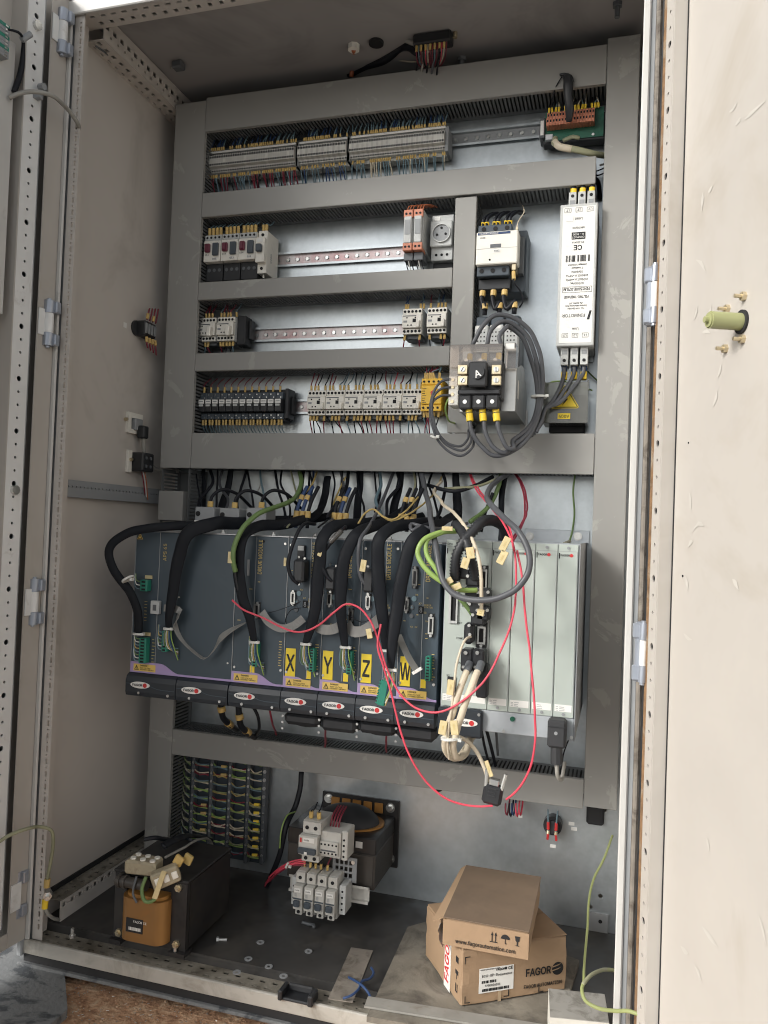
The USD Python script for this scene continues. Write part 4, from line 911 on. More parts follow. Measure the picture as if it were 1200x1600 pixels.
cx, cz = (xk0 + xk1) / 2, (zk0 + zk1) / 2 + .003
t.part('rotor', MB().disc(cx, cz, -.2475, .0135, .004, 24), black, smooth=40)
tx = MB(); text(tx, 'A', .013, cx + .0005, -.2516, cz - .0035, R=roty(-.35), bold=True, anchor='c'); t.part('position_mark', tx, whitem)
for s, (l, r) in (('l', (715, 731)), ('r', (768, 783))):
    for (tp, b) in ((570, 585), (587, 602)):
        a0, a1, b0, b1 = fr(l, r, tp, b, -.238)
        q = t.part('contact_plate', MB().box(a0, a1, -.240, -.2325, b0, b1, .0012), brass)
        t.part('contact_screw', MB().disc((a0 + a1) / 2, (b0 + b1) / 2, -.2402, .005, .0018, 12), screw, q)
        t.part('contact_slot', MB().box(-.0045, .0045, -.2428, -.242, -.0006, .0006, R=roty(.6 + a0 * 40), o=((a0 + a1) / 2, 0, (b0 + b1) / 2)), hole, q)
for k in range(3):
    a = xs0 + .010 + k * .0285
    q = t.part('upper_terminal', MB().box(a - .009, a + .012, -.215, -.17, zs1 - .002, zs1 + .008, .002), mgrey)
    t.part('upper_screw', MB().disc(a + .002, zs1 + .006, -.2152, .004, .001, 10), screw, q)
    t.part('cable_lug', MB().cyl((a + .006, -.2, zs1 + .008), (a + .006, -.195, zs1 + .022), .0058, 10), yferr, smooth=40)
c0, c1, d0, d1 = fr(703, 785, 538, 574, -.222)
t.part('clear_cover', MB().box(c0, c1, -.2235, -.2215, d0, d1, .0005), clearp)
t.part('cover_rib', MB().box(c0 + .018, c0 + .0195, -.2215, -.19, d0 + .003, d1).box(c0 + .045, c0 + .0465, -.2215, -.19, d0 + .003, d1).box(c0, c1, -.2215, -.17, d1 - .0015, d1), clearp)
c0, c1, d0, d1 = fr(703, 716, 540, 596, -.215)
t.part('cover_flap', MB().box(c0, c1, -.216, -.2145, d0 - .01, d1, .0005), clearp)
c0, c1, d0, d1 = fr(788, 806, 536, 577, -.20)
q = t.part('clear_box', MB().box(c0, c1, -.202, -.16, d0, d1, .001), clearp)
t.part('box_tag', MB().box(c0 + .002, c1 - .003, -.2026, -.2022, d1 - .012, d1 - .001), whitem, q)
# auxiliary terminals at its left
a0, a1, b0, b1 = fr(701, 713, 588, 633, -.19)
q = t.part('aux_terminal', MB().box(a0, a1 + .004, -.19, -.14, b0, b1, .001), cream)
for k in range(4):
    zz = b0 + (k + .5) * (b1 - b0) / 4
    t.part('aux_screw', MB().disc(a0 + .008, zz, -.1902, .0036, .0012, 8), brass, q)
for k in range(3):
    px_ = (733, 754, 775)[k]
    p0, p1 = at(px_ - 1, 632, -.215), at(px_, 645, -.216); p2 = at(px_ + 1.5, 658, -.217)
    t.part('cable_sleeve', MB().cyl(p0, p1, .0066, 12), yferr, smooth=40)
    t.part('cable_sleeve', MB().cyl(p1 + (p2 - p1) * .08, p2, .0070, 12), yferr, smooth=40)
    t.part('sleeve_band', MB().cyl(p1 - (p1 - p0) * .02, p1 + (p2 - p1) * .08, .0071, 12), ink, smooth=40)

# line filter with its label upside down
yf_ = -0.11
x0, x1, z0, z1 = fr(873, 932, 318, 539, yf_); x0, x1 = .918, .992
z0, z1 = at(900, 540, yf_)[2], at(905, 318, yf_)[2]
t = Thing('line_filter', 'tall narrow grey line filter, white label printed upside down, beside the right duct', 'filter', ((x0 + x1) / 2, 0, z0))
t.part('case', MB().box(x0, x1, yf_, -.012, z0, z1, .0015), lgrey)
t.part('foot', MB().box(x0 + .004, x1 - .004, -.012, -.003, z0 - .012, z1 + .012), zinc)
fp = yf_ - .0004
t.part('label', MB().box(x0 + .0055, x1 - .0045, fp, yf_, z0 + .006, z1 - .006), whitem)
tx = MB(); cx = (x0 + x1) / 2; H = z1 - z0
def ft(s, py_, h, dx=0.0, bold=False, sx=1.0):
    zz = z1 - H * (py_ - 318) / (540 - 318); text(tx, s, h, cx + dx, fp - .0002, zz, R=FLIP, anchor='c', bold=bold, sx=sx, depth=.0003)
for k, s in enumerate(("L3'", "L2'", "L1'")): ft(s, 328, .0042, (k - 1) * .022)
for k, s in enumerate(('L3', 'L2', 'L1')): ft(s, 524, .0042, (k - 1) * .020)
ft('Load', 342, .0048); ft('MN 50/60', 356, .0036); ft('SN 102416', 379, .0032); ft('CE', 387, .0095, 0, True)
ft('Leakage 1st:60mA', 414, .0034, sx=.9); ft('I Leakage', 419, .0034); ft('50/60Hz', 425, .004); ft('2x84A(T.A.=55°C)', 431, .0042, sx=.85); ft('2x70A(T.A.=40°C)', 437, .0042, sx=.85); ft('0/500Vac', 443, .0042)
ft('FIN1500E.070.M', 452, .0056, 0, True, sx=.82); ft('FILTRO TRIFASE', 464, .0048, 0, True, sx=.9)
ft('Via Galilei 3/1', 474, .003); ft('Savona Milanese (MI)', 478, .003); ft('Tel. +39 024986', 482, .003); ft('FINMOTOR', 493, .0060, -.004, False); ft('Line', 514, .0048)
t.part('print', tx, ink)
zz = lambda py_: z1 - H * (py_ - 318) / 222
fb = MB()
for k in range(3):
    for zc_, w_ in ((zz(328), .013), (zz(524), .012)):
        c_ = cx + (k - 1) * (.022 if zc_ > 1.3 else .020)
        fb.plate(sbox(c_ - w_ / 2, zc_ - .0045, c_ + w_ / 2, zc_ + .0045).difference(sbox(c_ - w_ / 2 + .0005, zc_ - .004, c_ + w_ / 2 - .0005, zc_ + .004)), fp - .0004, fp - .0001)
fb.plate(sbox(x0 + .009, zz(457), x1 - .007, zz(448)).difference(sbox(x0 + .0096, zz(457) + .0006, x1 - .0076, zz(448) - .0006)), fp - .0004, fp - .0001)
for k in range(26):
    if rng.random() < .75: fb.box(x0 + .014 + k * .0019, x0 + .0152 + k * .0019 + .0004 * rng.random(), fp - .0004, fp - .0001, zz(409), zz(399))
fb.plate(Polygon([(x1 - .010, zz(486)), (x1 - .006, zz(486)), (x1 - .010, zz(500)), (x1 - .015, zz(500))]), fp - .0004, fp - .0001)
t.part('printed_frames', fb, ink)
q = t.part('black_plate', MB().box(cx - .013, cx + .014, fp - .0005, fp - .0001, zz(374), zz(363)), ink)
tx = MB(); text(tx, 'COMPACT', .0036, cx, fp - .0006, zz(371), R=FLIP, anchor='c'); text(tx, 'E - 2000', .0036, cx, fp - .0006, zz(366.5), R=FLIP, anchor='c'); t.part('plate_text', tx, whitem, q)
t.part('small_sticker', MB().box(x0 + .012, x0 + .027, fp - .0006, fp - .0001, zz(345), zz(337)), whitem)
for k in range(3):
    for top in (1, 0):
        c_ = x0 + (.0225 if top else .0165) + k * (.0185 if top else .0195)
        za, zb_ = (z1 + .0005, z1 + .030) if top else (z0 - .036, z0 - .0005)
        q = t.part('terminal', MB().box(c_ - .0075, c_ + .0075, yf_ + .012, yf_ + .06, za, zb_, .001), lgrey)
        zh = za + .021 if top else za + .009
        t.part('terminal_screw', MB().disc(c_, zh, yf_ + .0118, .0034, .0006, 10), hole, q)
        z2 = za + .004 if top else zb_ - .014
        t.part('test_slot', MB().box(c_ - .005, c_ + .005, yf_ + .0114, yf_ + .013, z2, z2 + .008), mgrey, q)
        if top:
            w_ = t.part('lead', MB().tube([(c_, yf_ + .03, zb_), (c_ + .001, yf_ + .028, zb_ + .018), (c_ + .006, yf_ + .045, zb_ + .036), (c_ + .012, -.02, zb_ + .04), (c_ + .014, -.004, zb_ + .02)], .0052, 8), c_black, smooth=True)
            t.part('marker', MB().cyl((c_, yf_ + .03, zb_ + .001), (c_ + .0008, yf_ + .0285, zb_ + .013), .0064, 10), yferr, w_, smooth=40)
        else:
            t.part('heatshrink', MB().cyl((c_, yf_ + .03, za), (c_, yf_ + .028, za - .012), .0062, 10), c_blue, smooth=40)
            t.part('marker', MB().cyl((c_, yf_ + .028, za - .0122), (c_ - .0004, yf_ + .026, za - .028), .0066, 10), yferr, smooth=40)

# terminal box with smoky cover
x0, x1, z0, z1 = fr(849, 919, 594, 661, -.095)
t = Thing('terminal_cover', 'smoky clear terminal box with yellow lightning triangle under the line filter', 'terminal box', ((x0 + x1) / 2, 0, z0))
t.part('base', MB().box(x0 + .008, x1 - .008, -.035, -.003, z0 - .012, z1 - .02, .0015), blackm)
for k in range(4): t.part('terminal', MB().box(x0 + .012 + k * .019, x0 + .028 + k * .019, -.06, -.0352, z0 + .01, z1 - .025, .0015), dgrey)
cv = MB().box(x0, x1, -.096, -.094, z0, z1 - .004, .0006).box(x0, x0 + .002, -.0938, -.03, z0, z1).box(x1 - .002, x1, -.0938, -.03, z0, z1).box(x0 + .0022, x1 - .0022, -.0938, -.03, z0, z0 + .002)
t.part('cover', cv, smoke)
cx, cz = x0 + (x1 - x0) * .48, z0 + .047
tri = Polygon([(cx - .030, cz - .017), (cx + .030, cz - .017), (cx, cz + .033)]).buffer(-.003).buffer(.003)
q = t.part('warning_triangle', MB().plate(tri, -.0966, -.0962), yellow)
rim = tri.buffer(-.0012).difference(tri.buffer(-.0030))
bolt = Polygon([(cx + .004, cz + .012), (cx - .006, cz - .001), (cx - .0005, cz - .001), (cx - .005, cz - .012), (cx + .007, cz + .0025), (cx + .001, cz + .0025)])
t.part('triangle_print', MB().plate(rim, -.0969, -.0967).plate(bolt, -.0969, -.0967), ink, q)
q = t.part('voltage_label', MB().box(cx - .013, cx + .012, -.0966, -.0962, z0 + .008, z0 + .020), yellow)
tx = MB(); text(tx, '400V', .006, cx - .0005, -.0968, z0 + .0135, anchor='c'); t.part('voltage_text', tx, ink, q)

# ---------------------------------------------------------------- drive modules
YM = -0.300
ZTOP, ZBAND, ZCOV, ZBOT = 0.792, 0.522, 0.500, 0.452
def logo(t, cx, cz, y, w=.045, h=.0135, tilt=0):
    ov = affinity.scale(Point(cx, cz).buffer(1, 16), w / 2, h / 2)
    q = t.part('badge', MB().plate(ov, y - .0012, y), whitem)
    tx = MB(); text(tx, 'FAGOR', h * .34, cx - w * .13, y - .0014, cz, anchor='c', bold=True, sx=1.1); t.part('badge_text', tx, ink, q)
    t.part('badge_dot', MB().disc(cx + w * .26, cz, y - .0012, h * .34, .0006, 14), redm, q)
    return q
def warn(t, x0, z0, y, w=.052, h=.0145):
    q = t.part('warning_sticker', MB().box(x0, x0 + w, y - .0006, y - .0001, z0, z0 + h), ylabel)
    tx = MB(); tr_ = Polygon([(x0 + .002, z0 + .002), (x0 + .013, z0 + .002), (x0 + .0075, z0 + h - .002)])
    tx.plate(tr_.difference(tr_.buffer(-.0012)), y - .0009, y - .0007); tx.box(x0 + .007, x0 + .008, y - .0009, y - .0007, z0 + .004, z0 + .009)
    text(tx, 'DANGER', .003, x0 + .016, y - .0007, z0 + h - .0045, depth=.0002, bold=True); text(tx, 'HIGH VOLTAGE', .0024, x0 + .016, y - .0007, z0 + .0055, depth=.0002); text(tx, 'DISCONNECT AND WAIT', .0024, x0 + .016, y - .0007, z0 + .0022, depth=.0002, sx=.8)
    t.part('warning_print', tx, ink, q)
def band(t, x0, x1, xc, y):
    """lilac band: tall at the left, sweeping down to a thin line"""
    pts = [(x0, ZCOV), (x0, ZBAND)] + [(xc + (k / 10) * .045, ZCOV + .004 + (ZBAND - ZCOV - .004) * (.5 + .5 * math.cos(math.pi * k / 10))) for k in range(11) if xc + (k / 10) * .045 < x1] + [(x1, ZCOV + (.004 if xc + .045 < x1 else .008)), (x1, ZCOV)]
    t.part('lilac_band', MB().plate(Polygon(pts).buffer(0), y - .0012, y), purple)
cvp = lambda: Polygon([(YM - .0005, ZCOV - .0008), (YM - .009, ZCOV - .006), (YM - .012, ZCOV - .016), (YM - .012, ZBOT + .010), (YM - .009, ZBOT + .002), (YM - .004, ZBOT), (YM + .06, ZBOT), (YM + .06, ZCOV - .0008)])
def cover(t, x0, x1, lx=None, sc=True):
    q = t.part('bottom_cover', MB().profx(cvp(), x0 + .0008, x1 - .0008), cover_m)
    ln = MB(); w = x1 - x0
    pts = [(x0 + .002 + w * k / 20 * .96, ZCOV - .021 - .008 / (1 + math.exp(-(k - 11) * .9))) for k in range(21)]
    t.part('cover_crease', MB().plate(Polygon(pts + [(a, b - .0012) for a, b in pts[::-1]]), YM - .0126, YM - .0119), drive_m, q)
    if sc:
        hm = MB().disc(x0 + w * .28, ZBOT + .009, YM - .0121, .0028, .002, 10); t.part('cover_screw', hm, screw, q)
        hm = MB().disc(x0 + w * .86, ZBOT + .009, YM - .0121, .0028, .002, 10); t.part('cover_screw', hm, screw, q)
    if lx is not None: logo(t, lx, ZBOT + .025, YM - .012)
def dsub(t, cx, cz, y, w=.012, h=.036, female=True, name='d_connector'):
    q = t.part(name, MB().plate(sbox(cx - w / 2, cz - h / 2, cx + w / 2, cz + h / 2), y - .0012, y), black)
    t.part('shell', MB().plate(sbox(cx - w * .33, cz - h * .34, cx + w * .33, cz + h * .34).buffer(.001), y - .006, y - .0012), screw if female else cool, q)
    t.part('pin_field', MB().plate(sbox(cx - w * .2, cz - h * .28, cx + w * .2, cz + h * .28), y - .0064, y - .006), hole, q)
    t.part('jack_screw', MB().cyl((cx, y, cz + h * .43), (cx, y - .006, cz + h * .43), .0028, 6).cyl((cx, y, cz - h * .43), (cx, y - .006, cz - h * .43), .0028, 6), screw, q)
    return q
def green_block(t, cx, z0, z1, y, n, w=.012, wires=True):
    q = t.part('green_terminal', MB().box(cx - w / 2, cx + w / 2, y - .016, y, z0, z1, .001), tgreen)
    hm = MB()
    for k in range(n): hm.box(cx - w * .25, cx + w * .25, y - .0166, y - .0155, z0 + (k + .25) * (z1 - z0) / n, z0 + (k + .75) * (z1 - z0) / n)
    t.part('terminal_hole', hm, hole, q, kind='stuff')
    if wires:
        for k in range(n):
            zz = z0 + (k + .5) * (z1 - z0) / n
            t.part('lead', MB().tube([(cx - w / 2, y - .01, zz), (cx - w * .9, y - .018, zz + .002), (cx - w * 1.25 + .001 * (k % 3), y - .016, zz + .012), (cx - w * 1.2 + .001 * (k % 4 - 1.5), y - .014, z1 + .012)], .0011, 5), [c_teal, c_white, c_green, c_teal, c_tan][k % 5], q)
    return q
def body(t, x0, x1):
    t.part('housing', MB().box(x0 + .0006, x1 - .0006, YM + .003, -.004, ZBOT + .004, ZTOP - .002), drive_m)
    t.part('front_panel', MB().box(x0 + .0006, x1 - .0006, YM, YM + .0025, ZCOV + .0002, ZTOP, .0008), drive_m)
    t.part('edge_trim', MB().box(x0 - .0006, x0 + .0005, YM - .0008, YM + .01, ZCOV, ZTOP), seam)
def flange(t, x0, x1, scr):
    q = t.part('top_flange', MB().box(x0 + .001, x1 - .001, YM + .004, YM + .05, ZTOP + .0004, ZTOP + .003, .0006), cool)
    for x in scr: t.part('flange_screw', MB().cyl((x, YM + .02, ZTOP + .003), (x, YM + .02, ZTOP + .010), .0032, 8).cyl((x, YM + .02, ZTOP + .003), (x, YM + .02, ZTOP + .006), .006, 6), screw, q)
mx = [0.0855, 0.318, 0.4305, 0.507, 0.584, 0.661, 0.738]
# supply unit
t = Thing('power_supply', 'widest dark grey module at the far left of the drive row, with two badges', 'power supply', (mx[0], 0, ZBOT))
x0, x1 = mx[0], mx[1]
body(t, x0, x1); flange(t, x0, x1, [x0 + .05, x0 + .10, x0 + .19])
xm = at(247, 930, YM)[0]
t.part('panel_seam', MB().box(xm - .0005, xm + .0005, YM - .0008, YM, ZBAND, ZTOP), seam)
band(t, x0, x1, xm + .012, YM - .0002); warn(t, x0 + .008, ZCOV + .0035, YM - .0014)
xcv = at(275, 1075, YM - .01)[0]
cover(t, x0 - .003, xcv, at(219, 1073, YM - .012)[0]); cover(t, xcv, x1 - .001, at(299, 1082, YM - .012)[0])
tri = Polygon([(x0 + .002, ZTOP - .016), (x0 + .016, ZTOP - .016), (x0 + .009, ZTOP - .003)])
q = t.part('warning_triangle', MB().plate(tri, YM - .0006, YM), ylabel); t.part('triangle_print', MB().plate(tri.buffer(-.001).difference(tri.buffer(-.0022)), YM - .0009, YM - .0007), ink, q)
tx = MB(); text(tx, 'APS 65', .0075, xm + .016, YM - .0004, ZTOP - .058, R=UP); t.part('model_text', tx, goldink)
p = at(231, 914, YM); green_block(t, p[0], p[2] - .012, p[2] + .011, YM, 3, w=.017)
p2 = at(233, 902, YM); t.part('cable_tag', MB().box(p2[0] - .008, p2[0] + .008, YM - .003, YM - .0005, p2[2] - .003, p2[2] + .004), tagm)
p = at(229, 1015, YM); green_block(t, p[0], p[2] - .026, p[2] + .026, YM, 8, w=.016)
p2 = at(230, 991, YM); t.part('cable_tag', MB().box(p2[0] - .009, p2[0] + .009, YM - .003, YM - .0005, p2[2] - .003, p2[2] + .004), tagm)
p = at(263, 1000, YM); green_block(t, p[0], p[2] - .022, p[2] + .02, YM, 6, w=.012)
tx = MB()
for k in range(9):
    zz = at(240, 1000 + k * 5, YM)[2]; tx.box(at(238, 1000, YM)[0], at(238 + 3 + k % 3, 1000, YM)[0], YM - .0005, YM - .0001, zz, zz + .0012)
for k in range(7):
    zz = at(228, 940 + k * 5, YM)[2]; tx.box(at(226, 945, YM)[0], at(230, 945, YM)[0], YM - .0005, YM - .0001, zz, zz + .001)
t.part('print', tx, goldink)
# ribbon socket across the seam
p = at(247, 949, YM)
q = t.part('ribbon_socket', MB().box(p[0] - .012, p[0] + .008, YM - .010, YM - .0005, p[2] - .013, p[2] + .014, .001), lgrey); t.part('socket_slot', MB().box(p[0] - .006, p[0] + .002, YM - .0106, YM - .0098, p[2] - .006, p[2] + .006), dgrey, q)
hm = MB()
for a, b in ((280, 933), (356, 1036), (237, 944)): c = at(a, b, YM); hm.disc(c[0], c[2], YM, .002, .0015, 8)
t.part('panel_screw', hm, screw)

def letter(t, l, r, tp, b, ch):
    a0, a1, b0, b1 = fr(l, r, tp, b, YM - .0008)
    q = t.part('letter_label', MB().box(a0, a1, YM - .0008, YM - .0002, b0, b1), yellow, label=f'yellow label with a black {ch}')
    tx = MB(); text(tx, ch, (b1 - b0) * .56, (a0 + a1) / 2, YM - .0010, (b0 + b1) / 2, anchor='c', bold=True, sx=.62 if ch != 'W' else .5, depth=.0003); t.part('letter', tx, ink, q)
def drive(label, i, seam_px, txt_px, let, lx, group, gx=None, gz=(1010, 1046), dz=(857, 890), extra=True):
    x0, x1 = mx[i], mx[i + 1]
    t = Thing('drive_module', label, 'drive module', (x0, 0, ZBOT), group)
    body(t, x0, x1); flange(t, x0, x1, [x0 + (x1 - x0) * .62])
    band(t, x0, x1, x1 - .05 if i > 1 else x0 + .052, YM - .0002); warn(t, x0 + .006, ZCOV + .0035, YM - .0014)
    cover(t, x0, x1, lx)
    xs = at(seam_px, 950, YM)[0]; t.part('panel_seam', MB().box(xs - .0005, xs + .0005, YM - .0008, YM, ZBAND, ZTOP), seam)
    p = at(*txt_px, YM); tx = MB(); text(tx, 'DRIVE MODULE', .0085, p[0] + .004, YM - .0004, p[2], R=UP, sx=.78); t.part('model_text', tx, goldink)
    if let: letter(t, *let)
    hm = MB()
    for a, b in ((x1 - .006, ZBAND + .010), (x0 + .006, ZTOP - .014)): hm.disc(a, b, YM, .0028, .002, 8)
    t.part('panel_screw', hm, screw)
    if gx: 
        p0, p1 = at(gx, gz[0], YM), at(gx, gz[1], YM); green_block(t, p0[0], p1[2], p0[2], YM, 8, w=.010, wires=let is None or let[4] != 'W')
        pt_ = at(gx - 10 if let is None or let[4] != 'W' else gx - 11, gz[1] + 8, YM); t.part('small_label', MB().box(pt_[0] - .005, pt_[0] + .005, YM - .0006, YM - .0001, pt_[2] - .006, pt_[2] + .010), yellow)
    pr = MB()
    for k in range(10):
        zz_ = ZBAND + .018 + k * .0052; pr.box(x1 - .012, x1 - .012 + rng.uniform(.003, .008), YM - .0004, YM - .0001, zz_, zz_ + .0014)
    for k in range(6):
        zz_ = rng.uniform(ZBAND + .09, ZTOP - .05); xx_ = rng.choice([x0 + .008, xs - .012, xs + .006]); pr.box(xx_, xx_ + rng.uniform(.003, .008), YM - .0004, YM - .0001, zz_, zz_ + .0013)
    t.part('print', pr, goldink)
    for a, b in ((x0 + .006, ZBAND + .008), (x1 - .007, ZTOP - .012)): t.part('corner_screw', MB().disc(a, b, YM, .0026, .0018, 8), screw)
    return t, x0, x1, xs
t, x0, x1, xs = drive('wider drive module, the one without a letter label, right of the green cable', 1, 397, (406, 897), None, at(382, 1089, YM - .012)[0], 'drive modules', gx=404, gz=(1003, 1040))
p = at(403, 953, YM); dsub(t, p[0], p[2], YM, .012, .032)
p = at(388, 890, YM); t.part('side_slot', MB().box(p[0] - .002, p[0] + .003, YM - .0012, YM - .0002, p[2] - .012, p[2] + .02), mgrey)
t.part('screw_hole', MB().disc(at(412, 846, YM)[0], at(412, 846, YM)[2], YM, .003, .0004, 10), hole)
def axis(label, i, seam_px, txt, let, lx, col, gx, gz):
    t, x0, x1, xs = drive(label, i, seam_px, txt, let, lx, 'drive modules', gx=gx, gz=gz)
    # connectors in the left half: small socket, display, two mini sockets, 26-pin
    for (px_, py_, w, h) in col.get('dsub', ()): p = at(px_, py_, YM); dsub(t, p[0], p[2], YM, w, h)
    for (px_, py_) in col.get('hood', ()):
        p = at(px_, py_, YM - .015); q = t.part('plug_hood', MB().box(p[0] - .011, p[0] + .011, YM - .032, YM - .0015, p[2] - .024, p[2] + .020, .004), black)
        t.part('hood_screw', MB().disc(p[0] - .006, p[2] + .024, YM - .012, .0024, .004, 8).disc(p[0] - .004, p[2] - .028, YM - .012, .0026, .004, 8).disc(p[0] + .006, p[2] + .022, YM - .012, .0022, .004, 8), screw, q)
    p = at(col['disp'][0], col['disp'][1], YM); q = t.part('display', MB().box(p[0] - .005, p[0] + .005, YM - .0015, YM - .0002, p[2] - .007, p[2] + .007, .0004), hole)
    tx = MB(); text(tx, '8', .009, p[0], YM - .0017, p[2], anchor='c', depth=.0002, sx=.8); t.part('digit', tx, mgrey, q)
    for dx in (-.018,):
        t.part('mini_socket', MB().disc(p[0] + dx, p[2] + .004, YM, .0042, .002, 12).disc(p[0] + dx, p[2] - .012, YM, .0042, .002, 12), dgrey)
        t.part('test_point', MB().disc(p[0] + dx, p[2] + .004, YM - .002, .002, .0005, 8).disc(p[0] + dx + .004, p[2] + .02, YM, .005, .0015, 10), c_teal)
    tx = MB()
    for k, s in enumerate(('X6', 'X7', 'BUS', 'X4')): text(tx, s, .0032, p[0] - .012 + k * .007, YM - .0003, p[2] + .026 - k * .016, depth=.0002)
    text(tx, 'ERROR', .003, p[0] + .006, YM - .0003, p[2] + .008, depth=.0002); text(tx, 'STATUS', .003, p[0] + .006, YM - .0003, p[2] + .004, depth=.0002); text(tx, 'X1   X2', .003, p[0] - .02, YM - .0003, p[2] - .034, depth=.0002)
    t.part('print', tx, goldink)
    return t
ax_ = axis('drive module marked X on a yellow label', 2, 483, (490, 902), (446, 461.5, 1013, 1058, 'X'), at(461.6, 1098, YM - .012)[0], dict(hood=[(471, 890)], dsub=[(459, 934, .011, .030)], disp=(477, 944)), 492, (1012, 1048))
p = at(472, 868, YM); q = ax_.part('wide_connector', MB().box(p[0] - .008, p[0] + .008, YM - .006, YM - .0002, p[2] - .022, p[2] + .020, .001), black)
ax_.part('connector_end', MB().box(p[0] - .006, p[0] + .006, YM - .0085, YM - .006, p[2] + .010, p[2] + .019).box(p[0] - .006, p[0] + .006, YM - .0085, YM - .006, p[2] - .022, p[2] - .010), lgrey, q)
ay_ = axis('drive module marked Y on a yellow label', 3, 538.6, (546, 903), (504, 520, 1017, 1062, 'Y'), at(520.7, 1104, YM - .012)[0], dict(hood=[(520, 902)], dsub=[(516, 936, .011, .030), (549, 962, .011, .030)], disp=(532, 950)), 550, (1016, 1052))
az_ = axis('drive module marked Z on a yellow label', 4, 601.4, (607, 906), (564, 580, 1022, 1067, 'Z'), at(580, 1111, YM - .012)[0], dict(hood=[(579, 905)], dsub=[(576, 940, .011, .030), (609, 968, .011, .030)], disp=(592, 953)), None, (1020, 1056))
aw_ = axis('drive module marked W on a yellow label, next to the pale rack', 5, 661, (669, 909), (625, 641, 1026, 1072, 'W'), at(643, 1115, YM - .012)[0], dict(dsub=[(649, 902, .012, .042), (636, 945, .010, .030), (674, 977, .012, .044)], disp=(658, 953)), 672, (1024, 1062))
# vent boxes under the axis drives
for i, s in ((3, 'Y'), (4, 'Z'), (5, 'W')):
    pass
t = Thing('fan_tray', 'black fan housings hanging under the lettered drive modules', 'fan tray', (mx[2], YM + .1, ZBOT))
for i in (2, 3, 4, 5):
    q = t.part('fan_box', MB().box(mx[i] + .001, mx[i + 1] - .001, YM + .004, -.06, ZBOT - .026 - .004 * (i % 2), ZBOT - .0006, .008), black)
    t.part('fan_vent', MB().cyl(((mx[i] + mx[i + 1]) / 2, YM + .06, ZBOT - .0304), ((mx[i] + mx[i + 1]) / 2, YM + .06, ZBOT - .033), .03, 20), blackm, q)
    hm = MB()
    for dz in (.0, -.012, -.024): hm.disc(mx[i] + .002, ZBOT - .008 + dz, YM + .001, .0026, .002, 8)
    t.part('stand_screw', hm, screw)

# ---------------------------------------------------------------- control rack
YK = -0.31
rx = [0.749] + [at(a, b, YK)[0] for a, b in ((768, 900), (801, 900), (836, 900), (871, 900))] + [0.9855]
RZ0, RZ1 = .4985, .801
t = Thing('control_rack', 'pale green-grey rack of plug-in boards right of the drive modules', 'control rack', (rx[0], 0, .46))
t.part('chassis', MB().box(rx[0] - .002, rx[-1] + .001, YK + .004, -.004, .460, RZ1 + .001, .001), rackm)
t.part('side_cheek', MB().box(rx[-1] + .0012, rx[-1] + .003, YK - .002, -.004, .459, RZ1 + .003), mgrey)
t.part('back_flange', MB().box(at(820, 840, 0)[0], .992, -.004, -.0005, RZ1 - .002, .829, .0006), rackm)
for px_ in (828, 903): p = at(px_, 838, -.004); t.part('flange_screw', MB().cyl((p[0], -.004, p[2]), (p[0], -.009, p[2]), .0065, 6).cyl((p[0], -.004, p[2]), (p[0], -.0055, p[2]), .009, 14), screw)
bot = t.part('lower_rail', MB().box(rx[0] + .075, rx[-1] + .001, YK - .001, YK + .003, .4595, RZ0 - .001, .0008), rackm)
hm = MB()
for px_, py_ in ((787, 1142), (893, 1152)): c = at(px_, py_, YK); hm.disc(c[0], c[2], YK - .001, .003, .002, 8)
t.part('rail_screw', hm, screw, bot)
c = at(801, 1123, YK); t.part('earth_stud', MB().disc(c[0], c[2], YK - .001, .0045, .003, 10), pcb, bot)
for k in range(5):
    a, b = rx[k] + .0006, rx[k + 1] - .0006
    q = t.part('board_panel', MB().box(a, b, YK - .002, YK + .0035, RZ0, RZ1, .0006), panel_g)
    t.part('panel_strip', MB().box(b - .0022, b - .0012, YK - .0024, YK - .002, RZ0 + .022, RZ1 - .012), seam, q)
    t.part('panel_label', MB().box(a + .002, b - .003, YK - .0024, YK - .002, RZ0 + .010, RZ0 + .022), whitem, q)
    tx = MB()
    for r_ in range(3):
        tx.box(a + .004, a + .008, YK - .0026, YK - .0024, RZ0 + .0115 + r_ * .003, RZ0 + .0123 + r_ * .003); tx.box(a + .010, a + .010 + .010 * rng.uniform(.6, 1), YK - .0026, YK - .0024, RZ0 + .0115 + r_ * .003, RZ0 + .0123 + r_ * .003)
    t.part('label_print', tx, mgrey, q)
    t.part('panel_screw', MB().disc((a + b) / 2, RZ0 + .0055, YK - .002, .0028, .0014, 10).disc((a + b) / 2, RZ1 - .006, YK - .002, .0028, .0014, 10), mgrey, q)
    tx = MB(); cz_ = RZ1 - .019; lx = (a + .004) if k else a + .012
    text(tx, 'FAGOR', .0036, lx, YK - .0022, cz_ - .0018, depth=.0003, bold=True, sx=.95); tx.box(a + .001, a + .0028, YK - .0024, YK - .002, cz_ - .006, cz_ + .004); t.part('panel_logo', tx, ink, q)
    t.part('logo_dot', MB().disc(lx + (.0185 if k else .038), cz_, YK - .002, .0031, .0005, 12), redm, q)
    t.part('top_line', MB().box(a + .002, b - .002, YK - .0022, YK - .002, RZ1 - .0125, RZ1 - .0118), mgrey, q)
